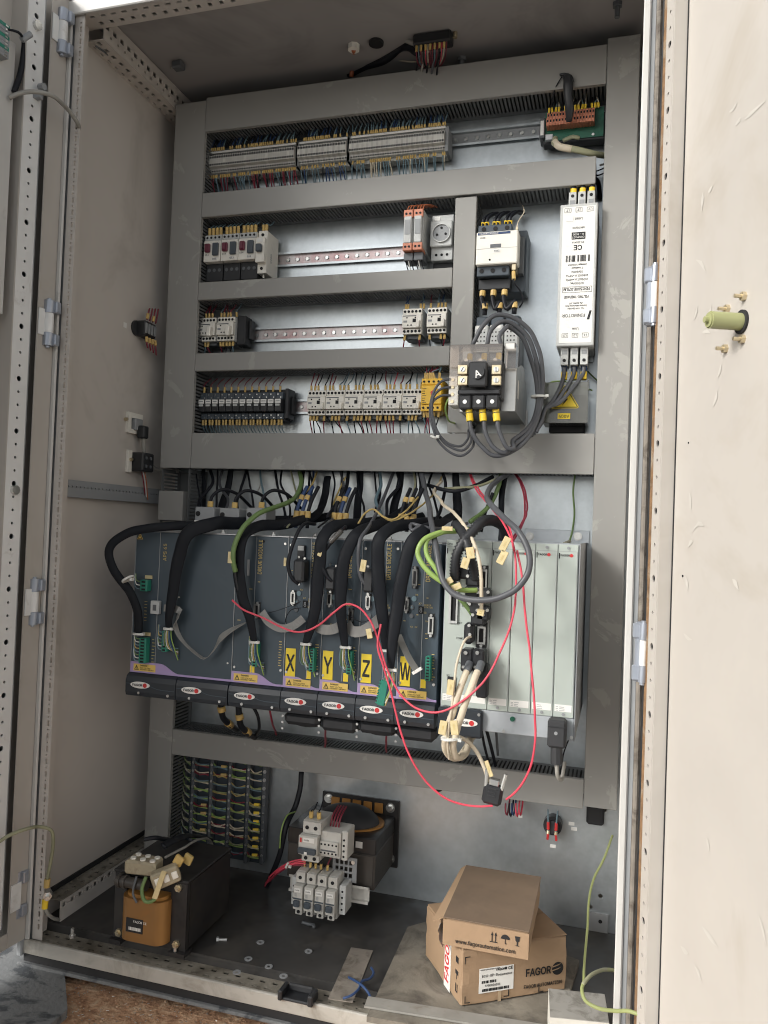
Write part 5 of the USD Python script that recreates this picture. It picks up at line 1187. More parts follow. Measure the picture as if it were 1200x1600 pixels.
# processor board fittings
a0, a1, b0, b1 = fr(705, 713, 930, 970, YK - .002)
t.part('card_slot_frame', MB().plate(sbox(a0 - .004, b0 - .004, a1 + .003, b1 + .05).difference(sbox(a0, b0, a1, b1 + .045)), YK - .006, YK - .002), lgrey); t.part('card_slot', MB().box(a0, a1, YK - .0024, YK - .002, b0, b1 + .045), hole)
for px_, py_, hh in ((739, 900, .05), (744, 945, .05), (757, 905, .05)):
    p = at(px_, py_, YK); dsub(t, p[0], p[2], YK - .002, .014, hh)
for px_, py_ in ((741, 905), (740, 925), (744, 948), (749, 965), (727, 893), (757, 930), (756, 958)):
    p = at(px_, py_, YK - .02); q = t.part('plug_hood', MB().box(p[0] - .013, p[0] + .012, YK - .036, YK - .008, p[2] - .013, p[2] + .013, .004), black)
    t.part('hood_screw', MB().disc(p[0] - .009, p[2] + .006, YK - .036, .003, .003, 8).disc(p[0] + .009, p[2] + .007, YK - .036, .003, .003, 8), screw, q)
p = at(735, 988, YK - .02); q = t.part('plug_hood', MB().box(p[0] - .010, p[0] + .007, YK - .034, YK - .006, p[2] - .020, p[2] + .018, .005), black); t.part('hood_screw', MB().disc(p[0], p[2] + .014, YK - .034, .003, .003, 8).disc(p[0] + .002, p[2] - .002, YK - .034, .003, .004, 8), screw, q)
p = at(753, 992, YK); dsub(t, p[0], p[2], YK - .002, .020, .044)
for px_ in (732, 750):
    p = at(px_, 1030, YK - .02); q = t.part('plug_hood', MB().box(p[0] - .011, p[0] + .010, YK - .038, YK - .006, p[2] - .020, p[2] + .020, .003), black)
    t.part('hood_screw', MB().disc(p[0] - .002, p[2] + .014, YK - .038, .0036, .003, 8), screw, q); t.part('cable_clamp', MB().box(p[0] - .008, p[0] + .007, YK - .041, YK - .038, p[2] - .014, p[2] - .009, .001), screw, q)
p = at(757, 1060, YK); t.part('plug_hood', MB().box(p[0] - .010, p[0] + .010, YK - .03, YK - .006, p[2] - .03, p[2] + .03, .003), black)
p = at(706, 1069, YK); q = t.part('power_socket', MB().box(p[0] - .008, p[0] + .008, YK - .004, YK - .002, p[2] - .014, p[2] + .014), black)
tx = MB()
for px_, py_, s in ((711, 974, 'RESET'), (713, 998, 'COM1'), (712, 1036, 'COM2'), (698, 1056, 'X5'), (722, 948, 'X1'), (700, 851, 'CPU')):
    p = at(px_, py_, YK); text(tx, s, .0034, p[0], YK - .0022, p[2], depth=.0003)
t.part('print', tx, ink)
bx_ = at(755, 1125, YK)[0]
q = t.part('bottom_cover', MB().box(rx[0] - .003, bx_, YK - .012, YK + .0, .447, RZ0 - .0015, .003), cover_m)
t.part('cover_screw', MB().disc(bx_ - .006, RZ0 - .008, YK - .0121, .0028, .002, 8), screw, q)
logo(t, at(727, 1126, YK - .012)[0], .474, YK - .012)
# square plug below the rack
p = at(872, 1141, YK - .01)
t = Thing('square_plug', 'black square valve-type plug under the right end of the pale rack', 'plug', p)
t.part('body', MB().box(p[0] - .0165, p[0] + .015, YK - .034, YK - .004, p[2] - .026, p[2] + .022, .004), blackm); t.part('cover_screw', MB().disc(p[0] - .002, p[2], YK - .034, .003, .001, 10), mgrey)
t.part('gland', MB().cyl((p[0] - .001, YK - .02, p[2] - .026), (p[0], YK - .02, p[2] - .055), .0105, 10), blackm); t.part('lid_line', MB().box(p[0] - .0155, p[0] + .014, YK - .0352, YK - .034, p[2] + .010, p[2] + .0115), black)
t.part('cable', MB().tube([(p[0], YK - .02, p[2] - .055), (p[0] + .002, YK - .02, p[2] - .075), (p[0] + .007, YK - .0, p[2] - .087), (p[0] + .008, YK + .08, p[2] - .08)], .0035, 8), c_lgrey, smooth=True)
# three grey plugs standing behind the top edge of the drives
for k, (l, r, tp, b) in enumerate(((304, 334, 792, 816), (342, 372, 794, 818), (384, 412, 795, 818))):
    a0, a1, b0, b1 = fr(l, r, tp, b, -.25)
    if k == 0:
        tg = Thing('grey_plug', 'square grey mains plug, leftmost of three behind the drives', 'plug', (a0, -.25, b0), 'grey plugs behind the drives'); w, h = a1 - a0, b1 - b0
        tg.part('body', MB().box(0, w, 0, .05, 0, h, .0025), mgrey, local=True); tg.part('side_hole', MB().disc(w * .18, h * .55, 0, .0055, .0008, 12), hole, local=True)
        tg.part('white_tab', MB().box(.001, .011, -.0015, -.0002, -.006, .004), whitem, local=True)
        w_ = tg.part('lead', MB().tube([(w * .55, .02, h), (w * .62, .02, h + .022), (w * .95, .03, h + .038), (w * 1.35, .06, h + .034), (w * 1.6, .12, h + .005)], .0036, 8), c_black, local=True, smooth=True); tg.part('marker', MB().cyl((w * .55, .02, h + .001), (w * .57, .02, h + .013), .0062, 10), ferr, w_, local=True)
    else: tg.copy((a0, -.25, b0), ['', 'square grey mains plug, middle of three behind the drives', 'square grey mains plug beside the green cable behind the drives'][k])

# ---------------------------------------------------------------- cables
def P3(*pts): return [at(a, b, c) for a, b, c in pts]
def cable(label, pts, r, mat, name='cable', cat='cable', n=10, group=None, flat=None, tags=(), ties=(), ridge=None, more=(), step=0.006):
    pts = P3(*pts); fk = {'sleeved_cable': .72, 'loop_cable': .62, 'cream_cable': .68, 'red_wire': .80, 'earth_wire': .9, 'conduit': 1.0}.get(name, .70)
    r = np.asarray(r) * fk; r = r if r.ndim else float(r); more = [(q_[0], q_[1] * fk, *q_[2:]) for q_ in more]
    t = Thing(name, label, cat, pts[len(pts) // 2], group)
    t.part('sheath', MB().tube(pts, r, n, flat=flat, ridge=ridge, step=step), mat, smooth=True)
    for pm in more: t.part('sheath', MB().tube(P3(*pm[0]), pm[1], n, step=step), pm[2] if len(pm) > 2 else mat, smooth=True)
    for (px_, py_, y, w, h, a) in tags:
        c = at(px_, py_, y); R = roty(math.radians(a))
        q = t.part('tag', MB().box(-w / 2, w / 2, -.0016, .0016, -h / 2, h / 2, .0006, R=R, o=c), tagm)
        tx = MB()
        for k in range(2):
            a_ = rng.uniform(.1, .28)
            if h > w: tx.box(-w * .08 + k * w * .14, -w * .03 + k * w * .14, -.0019, -.0017, -h * a_, h * rng.uniform(.1, .28), R=R, o=c)
            else: tx.box(-w * a_, w * rng.uniform(.1, .28), -.0019, -.0017, -h * .16 + k * h * .26, -h * .05 + k * h * .26, R=R, o=c)
        t.part('tag_print', tx, goldink, q, kind='stuff')
    for (px_, py_, y, rr, dr) in ties:
        c = at(px_, py_, y); d = np.array(dr, float); d /= np.linalg.norm(d)
        t.part('cable_tie', MB().cyl(c - d * .002, c + d * .002, rr, 14).box(c[0] + rr - .002, c[0] + rr + .004, c[1] - rr * .6 - .003, c[1] - rr * .6 + .003, c[2] - .002, c[2] + .003), c_white, smooth=40)
    return t
S = sleeve
G1 = 'black braided sleeves running down over the drives'
def stub(t, px_, py_, y, n=7):
    c = at(px_, py_, y)
    for k in range(n):
        a = (k - n / 2) * .0022
        t.part('core', MB().tube([c + [a, -.002, .012], c + [a * 1.4, -.003 - .001 * (k % 2), -.008], c + [a * 1.6 + .004, .002, -.030], c + [.016, .012, -.030 - .004 * k]], .0012, 5), [c_teal, c_green, c_white, c_tan, c_teal, c_blue, c_lime][k % 7], smooth=True)
t = cable('black sleeved cable bulging out to the left of the drives', [(520, 806, -.10), (440, 816, -.18), (335, 821, -.255), (255, 824, -.325), (198, 834, -.345), (171, 858, -.35), (178, 892, -.345), (203, 925, -.335), (215, 955, -.325), (216, 992, -.318)], [.012, .013, .0125, .0125, .0125, .013, .013, .013, .013], S, 'sleeved_cable', n=14, flat=.75, ties=[(200, 905, -.346, .0135, (.4, 0, -.6)), (217, 990, -.318, .0125, (0, 0, 1))])
t = cable('broad black sleeve hanging over the widest module', [(470, 812, -.14), (380, 818, -.24), (330, 820, -.31), (296, 832, -.332), (280, 868, -.33), (272, 920, -.326), (265, 965, -.324), (263, 985, -.318)], [.014, .0165, .0175, .019, .0205, .020, .017, .0095], S, 'sleeved_cable', n=14, flat=.38, ties=[(263, 982, -.318, .0105, (0, 0, 1))]); stub(t, 264, 990, -.316)
t = cable('black sleeve descending beside the green cable to the unlettered drive', [(512, 745, -.05), (508, 775, -.08), (495, 803, -.14), (455, 817, -.22), (405, 822, -.29), (377, 840, -.335), (372, 885, -.333), (379, 930, -.328), (392, 970, -.326), (397, 1004, -.318)], [.012, .0135, .0145, .0145, .0150, .0165, .018, .018, .015, .0095], S, 'sleeved_cable', n=14, flat=.42, ties=[(397, 1003, -.318, .010, (0, 0, 1))]); stub(t, 398, 1012, -.316)
t = cable('black sleeve hanging down over the X drive', [(640, 790, -.08), (610, 811, -.16), (560, 819, -.25), (520, 823, -.31), (502, 845, -.338), (499, 880, -.335), (494, 930, -.33), (486, 975, -.326), (477, 1008, -.318)], [.012, .0135, .0145, .0145, .0165, .0175, .0185, .016, .0095], S, 'sleeved_cable', n=14, flat=.42, ties=[(477, 1006, -.318, .010, (0, 0, 1))]); stub(t, 478, 1014, -.316)
t = cable('black sleeve hanging down over the Y drive', [(662, 806, -.12), (620, 815, -.2), (580, 824, -.28), (553, 838, -.33), (538, 868, -.337), (533, 910, -.333), (534, 960, -.328), (539, 1012, -.318)], [.012, .0135, .0145, .016, .0175, .018, .0155, .0095], S, 'sleeved_cable', n=14, flat=.42, ties=[(539, 1011, -.318, .010, (0, 0, 1))]); stub(t, 540, 1019, -.316)
t = cable('black sleeve hanging down over the Z drive', [(690, 812, -.15), (650, 818, -.25), (610, 826, -.31), (592, 845, -.338), (590, 885, -.336), (595, 940, -.33), (601, 985, -.326), (603, 1018, -.318)], [.012, .0135, .0145, .0165, .018, .0185, .016, .0095], S, 'sleeved_cable', n=14, flat=.42, ties=[(603, 1016, -.318, .010, (0, 0, 1))])
t = cable('longest black sleeve, ending loose in front of the W drive with a green plug', [(715, 800, -.12), (690, 816, -.22), (662, 828, -.31), (642, 848, -.345), (630, 890, -.348), (620, 945, -.343), (613, 1000, -.345), (610, 1048, -.35)], [.012, .0135, .0145, .0165, .0175, .018, .016, .0095], S, 'sleeved_cable', n=14, flat=.42, ties=[(610, 1046, -.35, .010, (0, 0, 1))])
# loose green plug with its cores
c = at(599, 1082, -.355)
for k in range(9): t.part('core', MB().tube([at(610, 1050, -.35) + [(k - 4) * .0015, -.002, 0], at(609, 1062, -.352) + [(k - 4) * .0026, -.004, 0], at(606, 1074 + 2.4 * (k % 4), -.355) + [(k - 4) * .002, -.003, 0], at(603, 1070 + 4 * k, -.355) + [0, -.004, 0]], .0012, 5), [c_teal, c_green, c_white, c_tan, c_teal, c_blue, c_lime, c_white, c_tan][k], smooth=True)
R = roty(.16)
q = t.part('loose_plug', MB().box(-.007, .007, -.006, .008, -.023, .023, .001, R=R, o=c), tgreen); hm = MB()
for k in range(8): hm.box(-.010, -.0065, -.005, .005, -.021 + k * .0055, -.0185 + k * .0055, R=R, o=c)
t.part('plug_teeth', hm, tgreen, q, kind='stuff')
# upright sleeves and wires between the wide duct and the drives
G2 = 'dark cables dropping from the wide duct behind the drives'
for k, (x0, x1_, y1_, r, mt, lb) in enumerate(((318, 318, 800, .0085, S, 'black sleeve dropping from the wide duct, behind the leftmost grey plug'), (361, 347, 815, .0125, S, 'thick black sleeve dropping behind the middle grey plug'), (564, 558, 815, .0115, S, 'thick black sleeve dropping behind the Y drive'), (627, 616, 815, .0120, S, 'thick black sleeve dropping behind the Z drive'), (712, 714, 822, .0125, S, 'thick black sleeve dropping behind the left end of the pale rack'), (340, 338, 815, .004, c_black, 'thin black cable dropping between the two left grey plugs'))):
    cable(lb, [(x0, 734, -.045), ((x0 * 2 + x1_) / 3, 760, -.06), (x1_, 790, -.09), (x1_ - 1, y1_ + 8, -.14)], [r * .8, r, r * 1.15, r * 1.1], mt, 'sleeved_cable', n=12, flat=.6)
cable('thin pair of black wires dropping right of the grey plugs', [(386, 734, -.04), (392, 765, -.07), (399, 800, -.12), (402, 815, -.2)], .0035, c_black, more=[([(430, 734, -.04), (434, 765, -.07), (442, 790, -.1), (447, 812, -.15)], .0042), ([(408, 734, -.04), (406, 760, -.06), (400, 772, -.08)], .002, c_lgrey)])
cable('group of thin black wires dropping behind the X drive', [(474, 734, -.04), (470, 770, -.06), (463, 800, -.1), (462, 818, -.15)], .0065, c_black, more=[([(484, 734, -.04), (482, 765, -.07), (476, 790, -.1)], .004, c_black), ([(495, 738, -.05), (487, 758, -.08), (475, 772, -.1)], .0032, c_tan), ([(490, 734, -.04), (488, 765, -.06), (484, 785, -.1)], .003, c_blue)])
# yellow-ringed blue leads on top of the drives
def ring_leads(label, px_, py_, cols):
    o = at(px_, py_, -.18); t = Thing('lead_cluster', label, 'wires', o)
    for k in range(3):
        a = o + [(k - 1) * .013, 0, 0]
        w_ = t.part('lead', MB().tube([a + [0, 0, -.03], a, a + [.004, .01, .03], a + [.010, .03, .06]], .0042, 8), cols[k % len(cols)], smooth=True); t.part('marker', MB().cyl(a + [0, 0, -.008], a + [.0005, .001, .006], .0062, 10), ferr, w_, smooth=40)
        if k < 2: t.part('marker', MB().cyl(a + [.0045, .011, .030], a + [.006, .015, .040], .0055, 10), ferr, w_, smooth=40)
    return t
ring_leads('cluster of blue leads with amber rings behind the X drive', 472, 803, [c_blue, c_blue, c_black])
ring_leads('cluster of dark leads with amber rings behind the Y drive', 531, 806, [c_black, c_blue])
ring_leads('cluster of dark leads with amber rings behind the W drive', 636, 808, [c_black])
cable('black cable with an olive stripe dropping behind the Y drive', [(545, 734, -.04), (541, 760, -.07), (527, 785, -.12), (512, 808, -.2)], .006, c_black, more=[([(540, 745, -.06), (528, 770, -.08), (520, 790, -.12)], .003, c_tan), ([(535, 734, -.04), (533, 770, -.06), (531, 800, -.12)], .004, c_black)])
cable('tan wire arching over the sleeves behind the Y and Z drives', [(560, 818, -.28), (570, 802, -.27), (583, 795, -.26), (598, 806, -.26), (612, 813, -.26), (635, 806, -.24), (660, 788, -.18), (680, 768, -.1), (690, 745, -.05)], .0028, c_tan, more=[([(596, 806, -.265), (612, 812, -.262), (632, 800, -.24), (655, 775, -.16)], .0026, c_tan)])
cable('dark cable crossing behind the Z drive', [(617, 734, -.04), (603, 770, -.1), (588, 803, -.2), (577, 822, -.29), (563, 845, -.335), (561, 880, -.335), (566, 905, -.33), (578, 920, -.325)], .0052, c_grey, tags=[(567.5, 884, -.345, .011, .022, 8)], more=[([(585, 734, -.04), (588, 770, -.06), (592, 800, -.1)], .003, c_black), ([(592, 734, -.04), (594, 770, -.05), (586, 800, -.1)], .004, c_black), ([(655, 734, -.04), (656, 770, -.08), (645, 785, -.12), (640, 805, -.2)], .005, c_black), ([(648, 734, -.04), (650, 760, -.06), (640, 800, -.1)], .003, c_black)])
cable('slim black cable with a yellow tag plugged into the X drive', [(492, 819, -.26), (474, 820, -.31), (462, 840, -.33), (452, 868, -.335), (450, 885, -.335), (458, 905, -.333), (466, 912, -.325)], .005, c_black, tags=[(445.5, 878, -.335, .005, .016, 0)])
cable('black cable with clear sleeve plugged into the Y drive', [(540, 823, -.30), (528, 834, -.33), (515, 850, -.335), (505, 866, -.335), (504, 884, -.335), (512, 902, -.333), (519, 908, -.33)], .0052, c_black, tags=[(501, 862, -.342, .008, .018, 20)], more=[([(534, 829, -.327), (525, 838, -.333), (516, 848, -.336)], .0075, clearp)])
# ground cable
cable('thick olive green cable curving down to the unlettered drive', [(468, 738, -.05), (471, 755, -.09), (460, 778, -.16), (430, 793, -.25), (400, 806, -.31), (378, 828, -.345), (365, 856, -.35), (364, 878, -.348), (368, 893, -.342)], .0072, c_green, tags=[(360, 871, -.352, .010, .022, 0)], more=[([(367, 892, -.342), (370, 912, -.335), (374, 926, -.33)], .0035, black)])
cable('bright lime cable pair curling left of the pale rack', [(735, 827, -.26), (710, 828, -.31), (685, 832, -.345), (662, 843, -.36), (653, 862, -.365), (663, 886, -.37), (684, 905, -.37), (704, 916, -.365), (722, 922, -.36), (745, 922, -.35)], .0065, c_lime, more=[([(715, 830, -.31), (690, 834, -.34), (668, 846, -.355), (667, 866, -.36), (680, 888, -.365), (695, 908, -.362), (715, 918, -.355)], .0062, c_lime), ([(718, 935, -.35), (728, 946, -.345), (738, 960, -.34)], .006, c_green)], tags=[(700, 909, -.378, .011, .018, 55), (713, 917, -.378, .011, .018, 65), (699, 826, -.34, .020, .008, 0)])
cable('green cable dropping from the wide duct behind the pale rack', [(783, 738, -.05), (779, 760, -.06), (768, 785, -.07), (752, 803, -.09), (735, 815, -.14)], .007, c_green)
cable('big dark grey cable making a wide loop over the pale rack', [(658, 736, -.06), (664, 765, -.14), (672, 800, -.24), (681, 845, -.345), (687, 890, -.375), (694, 912, -.385), (710, 928, -.392), (740, 937, -.40), (775, 935, -.405), (805, 921, -.405), (825, 893, -.40), (826, 862, -.395), (810, 832, -.38), (785, 808, -.34), (766, 788, -.26), (763, 770, -.18), (775, 752, -.1), (795, 740, -.06)], .0078, c_grey, n=12)
cable('medium grey cable running level above the pale rack', [(655, 822, -.31), (645, 829, -.32), (643, 818, -.30), (670, 824, -.30), (700, 824, -.25), (730, 818, -.18)], .005, c_grey)
cable('pale and dark wires crossing above the rack under the wide duct', [(668, 758, -.08), (690, 765, -.11), (712, 768, -.12), (740, 760, -.1), (770, 745, -.06)], .006, c_black, more=[([(692, 764, -.10), (720, 762, -.115), (745, 760, -.1), (785, 745, -.06)], .0042, c_olive)])
cable('cream cable swinging down in front of the processor board', [(690, 752, -.06), (679, 768, -.12), (690, 785, -.2), (712, 805, -.29), (735, 838, -.355), (747, 868, -.375), (753, 905, -.38), (752, 955, -.375)], .0046, c_cream, tags=[(751, 957, -.382, .012, .011, 8)])
rid = lambda i: 1 + .17 * np.where(i % 2 == 0, 1, -1)
cable('black corrugated conduit arching over the top of the rack', [(790, 838, -.20), (786, 822, -.26), (770, 813, -.30), (752, 817, -.335), (738, 832, -.35), (722, 850, -.36), (712, 872, -.36), (711, 905, -.35)], .0088, black, 'conduit', 'conduit', n=12, ridge=rid, step=.0028)
cable('second corrugated conduit, crossing the cream cable', [(712, 820, -.28), (722, 830, -.335), (729, 846, -.36), (735, 862, -.362), (740, 885, -.355), (742, 905, -.345)], .0080, black, 'conduit', 'conduit', n=12, ridge=rid, step=.0028, tags=[(735, 864, -.378, .014, .020, -10), (727, 880, -.378, .013, .019, 15)])
cable('black cables hanging behind the conduit above the rack', [(790, 738, -.04), (784, 775, -.05), (784, 815, -.1), (783, 845, -.2)], .009, S, 'sleeved_cable', flat=.7, more=[([(770, 770, -.07), (757, 805, -.08), (752, 830, -.1)], .005, c_black)])
# the red wires
cable('long red wire sagging from the rack across all drives to the left', [(734, 741, -.05), (744, 765, -.12), (768, 795, -.24), (792, 828, -.345), (805, 865, -.375), (808, 905, -.385), (802, 960, -.39), (783, 1015, -.395), (752, 1066, -.40), (715, 1100, -.40), (680, 1114, -.395), (650, 1108, -.385), (625, 1085, -.375), (605, 1045, -.365), (593, 1005, -.36), (580, 972, -.355), (560, 949, -.352), (541, 944, -.352), (523, 957, -.355), (500, 976, -.355), (470, 986, -.352), (440, 980, -.35), (410, 965, -.347), (380, 951, -.344), (363, 938, -.338)], .0024, c_red, 'red_wire', 'wire', n=8,
      more=[([(736, 741, -.05), (747, 764, -.11), (772, 794, -.23), (797, 830, -.345), (803, 860, -.378)], .0024), ([(808, 860, -.37), (815, 900, -.38), (820, 950, -.385), (829, 1030, -.39), (836, 1110, -.40), (836, 1160, -.395), (826, 1205, -.385), (805, 1238, -.37), (791, 1249, -.36)], .0024),
            ([(595, 975, -.357), (590, 1010, -.362), (600, 1045, -.366), (612, 1085, -.372), (622, 1130, -.378), (640, 1180, -.38), (670, 1225, -.375), (705, 1252, -.37), (740, 1261, -.365), (770, 1259, -.36)], .0024)],
      tags=[(577, 990, -.366, .010, .018, -15), (789, 850, -.39, .012, .026, 25), (785, 871, -.39, .013, .024, 25)])
cable('dark red wire pair bowing right above the pale rack', [(805, 738, -.04), (816, 757, -.07), (823, 785, -.12), (818, 815, -.22), (802, 845, -.34)], .0024, c_dred, 'red_wire', 'wire', more=[([(802, 738, -.04), (813, 755, -.07), (820, 785, -.12), (814, 818, -.22), (799, 846, -.34)], .0024)])
cable('green earth wire dropping to the right end of the rack', [(899, 740, -.04), (895, 765, -.045), (897, 800, -.03), (894, 830, -.015), (890, 846, -.03)], .0022, c_green, 'earth_wire', 'wire', more=[([(890, 846, -.03), (884, 848, -.06), (880, 851, -.1)], .004, brass)])
# thick cream cables looping under the rack
cable('thick cream cable from the left black plug of the processor board', [(733, 1040, -.355), (728, 1052, -.37), (717, 1082, -.385), (708, 1112, -.39), (700, 1138, -.385), (696, 1160, -.37), (700, 1178, -.345), (712, 1184, -.32), (725, 1172, -.28), (735, 1150, -.2)], .0088, c_cream, 'cream_cable', n=12, tags=[(692, 1137, -.40, .013, .024, 8)], more=[([(734, 1036, -.352), (729, 1050, -.368)], .0102, dgrey)])
cable('thick cream cable from the right black plug of the processor board', [(751, 1040, -.355), (746, 1052, -.372), (734, 1084, -.39), (722, 1114, -.395), (713, 1142, -.39), (708, 1165, -.38), (713, 1183, -.36), (724, 1180, -.33), (733, 1160, -.28), (745, 1145, -.2)], .0090, c_cream, 'cream_cable', n=12, tags=[(710, 1137, -.41, .013, .024, -8)], more=[([(752, 1036, -.352), (747, 1050, -.370)], .0104, dgrey)], ties=[(704, 1153, -.385, .017, (-.1, 0, 1))])
cable('thin cream cable with a white tag hanging left of the thick pair', [(736, 995, -.345), (727, 1000, -.365), (718, 1020, -.375), (711, 1055, -.385), (706, 1090, -.392), (702, 1130, -.398), (700, 1165, -.39), (702, 1186, -.37)], .0032, c_cream, 'cream_cable', n=8, tags=[(704, 1074, -.395, .012, .026, 4)])
t = cable('cream cable ending in a black data plug in front of the lowest duct', [(714, 1150, -.36), (730, 1158, -.355), (745, 1175, -.35), (757, 1200, -.35), (764, 1222, -.352)], .0052, c_cream, 'cream_cable', n=10, tags=[(764, 1201, -.362, .007, .028, -22)])
c = at(770, 1240, -.355); R = roty(math.radians(8))
q = t.part('plug_hood', MB().box(-.017, .017, -.010, .010, -.018, .016, .005, R=R, o=c), black)
t.part('hood_rib', MB().box(-.008, .006, -.0116, -.0096, -.002, .0, .0005, R=R, o=c).box(-.008, .006, -.0116, -.0096, .004, .006, .0005, R=R, o=c).box(-.008, .006, -.0116, -.0096, .010, .012, .0005, R=R, o=c), blackm, q, kind='stuff')
t.part('cable_clamp', MB().box(-.009, .008, -.009, .006, .0162, .026, .001, R=R, o=c), screw, q)
for s in (-1, 1):
    a, b = c + R @ np.array([s * .0135, -.004, .010]), c + R @ np.array([s * .0165, -.004, .040]); t.part('thumb_screw', MB().cyl(a, b, .0032, 8), screw, q, smooth=40)
cable('dark cables going down behind the rack into the lowest duct', [(760, 1140, -.10), (768, 1170, -.08), (775, 1200, -.06)], .005, c_black, more=[([(752, 1140, -.11), (758, 1170, -.09), (768, 1205, -.06)], .004, c_black), ([(775, 1140, -.08), (778, 1180, -.06)], .004, dgrey), ([(895, 1140, -.06), (880, 1180, -.05), (878, 1206, -.05)], .002, c_black)])
# more of the tangle between the wide duct and the drive tops
for k in range(16):
    xx = 300 + 26.5 * k + rng.uniform(-8, 8); x2 = xx + rng.uniform(-22, 14)
    mid = [(xx, 735, -.045), (xx + rng.uniform(-6, 6), 756, -.07), ((xx + x2) / 2 + rng.uniform(-9, 9), 782, -.11), (x2, 808, -.17), (x2 - rng.uniform(4, 22), 824, -.25)]
    cable('thin ' + ['black', 'black', 'grey', 'black', 'grey-blue', 'black', 'olive'][k % 7] + ' cable tangled under the wide duct, ' + ['1st', '2nd', '3rd'][min(k, 2)] * (k < 3) + f'{k + 1}th' * (k > 2) + ' from the left', mid, rng.uniform(.0028, .0055), [c_black, c_black, c_grey, c_black, c_teal, c_black, c_olive][k % 7], 'tangle_cable', n=7, group='thin cables tangled above the drives')
for k, (px_, py_) in enumerate(((346, 1110), (374, 1122))):
    cable(['left', 'right'][k] + ' black plug with amber rings dangling under the supply modules', [(px_ - 3, 1085, -.20), (px_ - 1, 1098, -.20), (px_, py_ - 4, -.2), (px_ + 2, py_ + 10, -.19), (px_ + 10, py_ + 20, -.17), (px_ + 24, py_ + 30, -.10)], .0095, c_black, 'hanging_plug', 'plug', more=[([(px_ - .5, py_ - 6, -.2), (px_ + 1, py_ + 2, -.198)], .0125, ferr), ([(px_ + 9, py_ + 19, -.172), (px_ + 15, py_ + 23, -.15)], .0115, ferr)])
cable('black cable hanging in a bow under the unlettered drive', [(392, 1098, -.2), (402, 1118, -.2), (404, 1140, -.16), (398, 1150, -.1)], .005, c_black, more=[([(420, 1100, -.22), (424, 1125, -.2), (432, 1148, -.08)], .003, c_dred), ([(508, 1130, -.22), (508, 1150, -.16), (508, 1168, -.08)], .003, c_dred), ([(604, 1140, -.22), (604, 1160, -.16), (604, 1175, -.08)], .003, c_dred)])
# grey flat ribbons
def ribbon(label, pts, w, n_=(0, 0, 1), name='ribbon_cable'):
    P_ = spline(P3(*[p[:3] for p in pts]), .006); wd = np.interp(np.linspace(0, 1, len(P_)), np.linspace(0, 1, len(pts)), [p[3] * .78 for p in pts])
    t = np.gradient(P_, axis=0); t /= np.linalg.norm(t, axis=1, keepdims=True)
    yax_ = np.interp(np.linspace(0, 1, len(P_)), np.linspace(0, 1, len(pts)), [p[4] for p in pts])
    W_ = np.stack([np.zeros(len(P_)), np.cos(yax_), np.sin(yax_)], 1); W_ = W_ - t * (W_ * t).sum(1, keepdims=True); W_ /= np.linalg.norm(W_, axis=1, keepdims=True)
    N_ = np.cross(t, W_); k = len(P_)
    ring = np.stack([P_ + W_ * wd[:, None] + N_ * .0005, P_ - W_ * wd[:, None] + N_ * .0005, P_ - W_ * wd[:, None] - N_ * .0005, P_ + W_ * wd[:, None] - N_ * .0005], 1).reshape(-1, 3)
    i, j = np.meshgrid(np.arange(k - 1), np.arange(4), indexing='ij'); q = np.stack([i * 4 + j, i * 4 + (j + 1) % 4, (i + 1) * 4 + (j + 1) % 4, (i + 1) * 4 + j], -1).reshape(-1, 4)
    f = np.vstack([q[:, [0, 1, 2]], q[:, [0, 2, 3]], [[0, 2, 1], [0, 3, 2]]]); m_ = (k - 1) * 4; f = np.vstack([f, [[m_, m_ + 1, m_ + 2], [m_, m_ + 2, m_ + 3]]])
    tt = Thing(name, label, 'ribbon cable', P_[k // 2]); tt.part('ribbon', MB().add(ring, f), ribbon_m); return tt
ribbon('grey ribbon cable drooping from under the broad sleeve to the unlettered drive', [(256, 950, -.312, .009, 1.4), (266, 950, -.316, .009, 1.4), (280, 955, -.32, .009, 1.2), (274, 975, -.32, .008, .5), (282, 997, -.318, .006, .2), (310, 1024, -.318, .006, .15), (320, 1029, -.318, .006, .2), (333, 1017, -.318, .008, .9), (345, 997, -.316, .010, 1.2), (362, 984, -.315, .008, .8), (384, 973, -.312, .004, .4)], .01)
ribbon('grey ribbon cable sagging between the unlettered drive and the X drive', [(409, 956, -.312, .010, 1.3), (420, 972, -.318, .010, 1.2), (440, 982, -.32, .010, 1.3), (458, 978, -.318, .010, 1.4), (474, 966, -.312, .010, 1.5)], .01)
ribbon('grey ribbon cable bridging the X and Y drives', [(491, 968, -.310, .012, 1.5), (498, 981, -.316, .012, 1.5), (515, 984, -.319, .012, 1.5), (530, 979, -.315, .012, 1.5), (538, 970, -.310, .012, 1.5)], .01)
ribbon('grey ribbon cable bridging the Y and Z drives', [(543, 974, -.310, .013, 1.5), (550, 986, -.316, .013, 1.5), (566, 986, -.319, .013, 1.5), (583, 976, -.315, .013, 1.5), (594, 966, -.310, .013, 1.5)], .01)
rb = ribbon('grey ribbon cable end hanging loose in front of the W label', [(622, 992, -.318, .010, .7), (630, 1010, -.325, .010, .7), (641, 1032, -.33, .010, .7), (650, 1046, -.332, .010, .7)], .01)
c = at(652, 1048, -.332); rb.part('end_connector', MB().box(-.010, .010, -.004, .003, -.003, .003, .0006, R=roty(-.6), o=c), whitem)
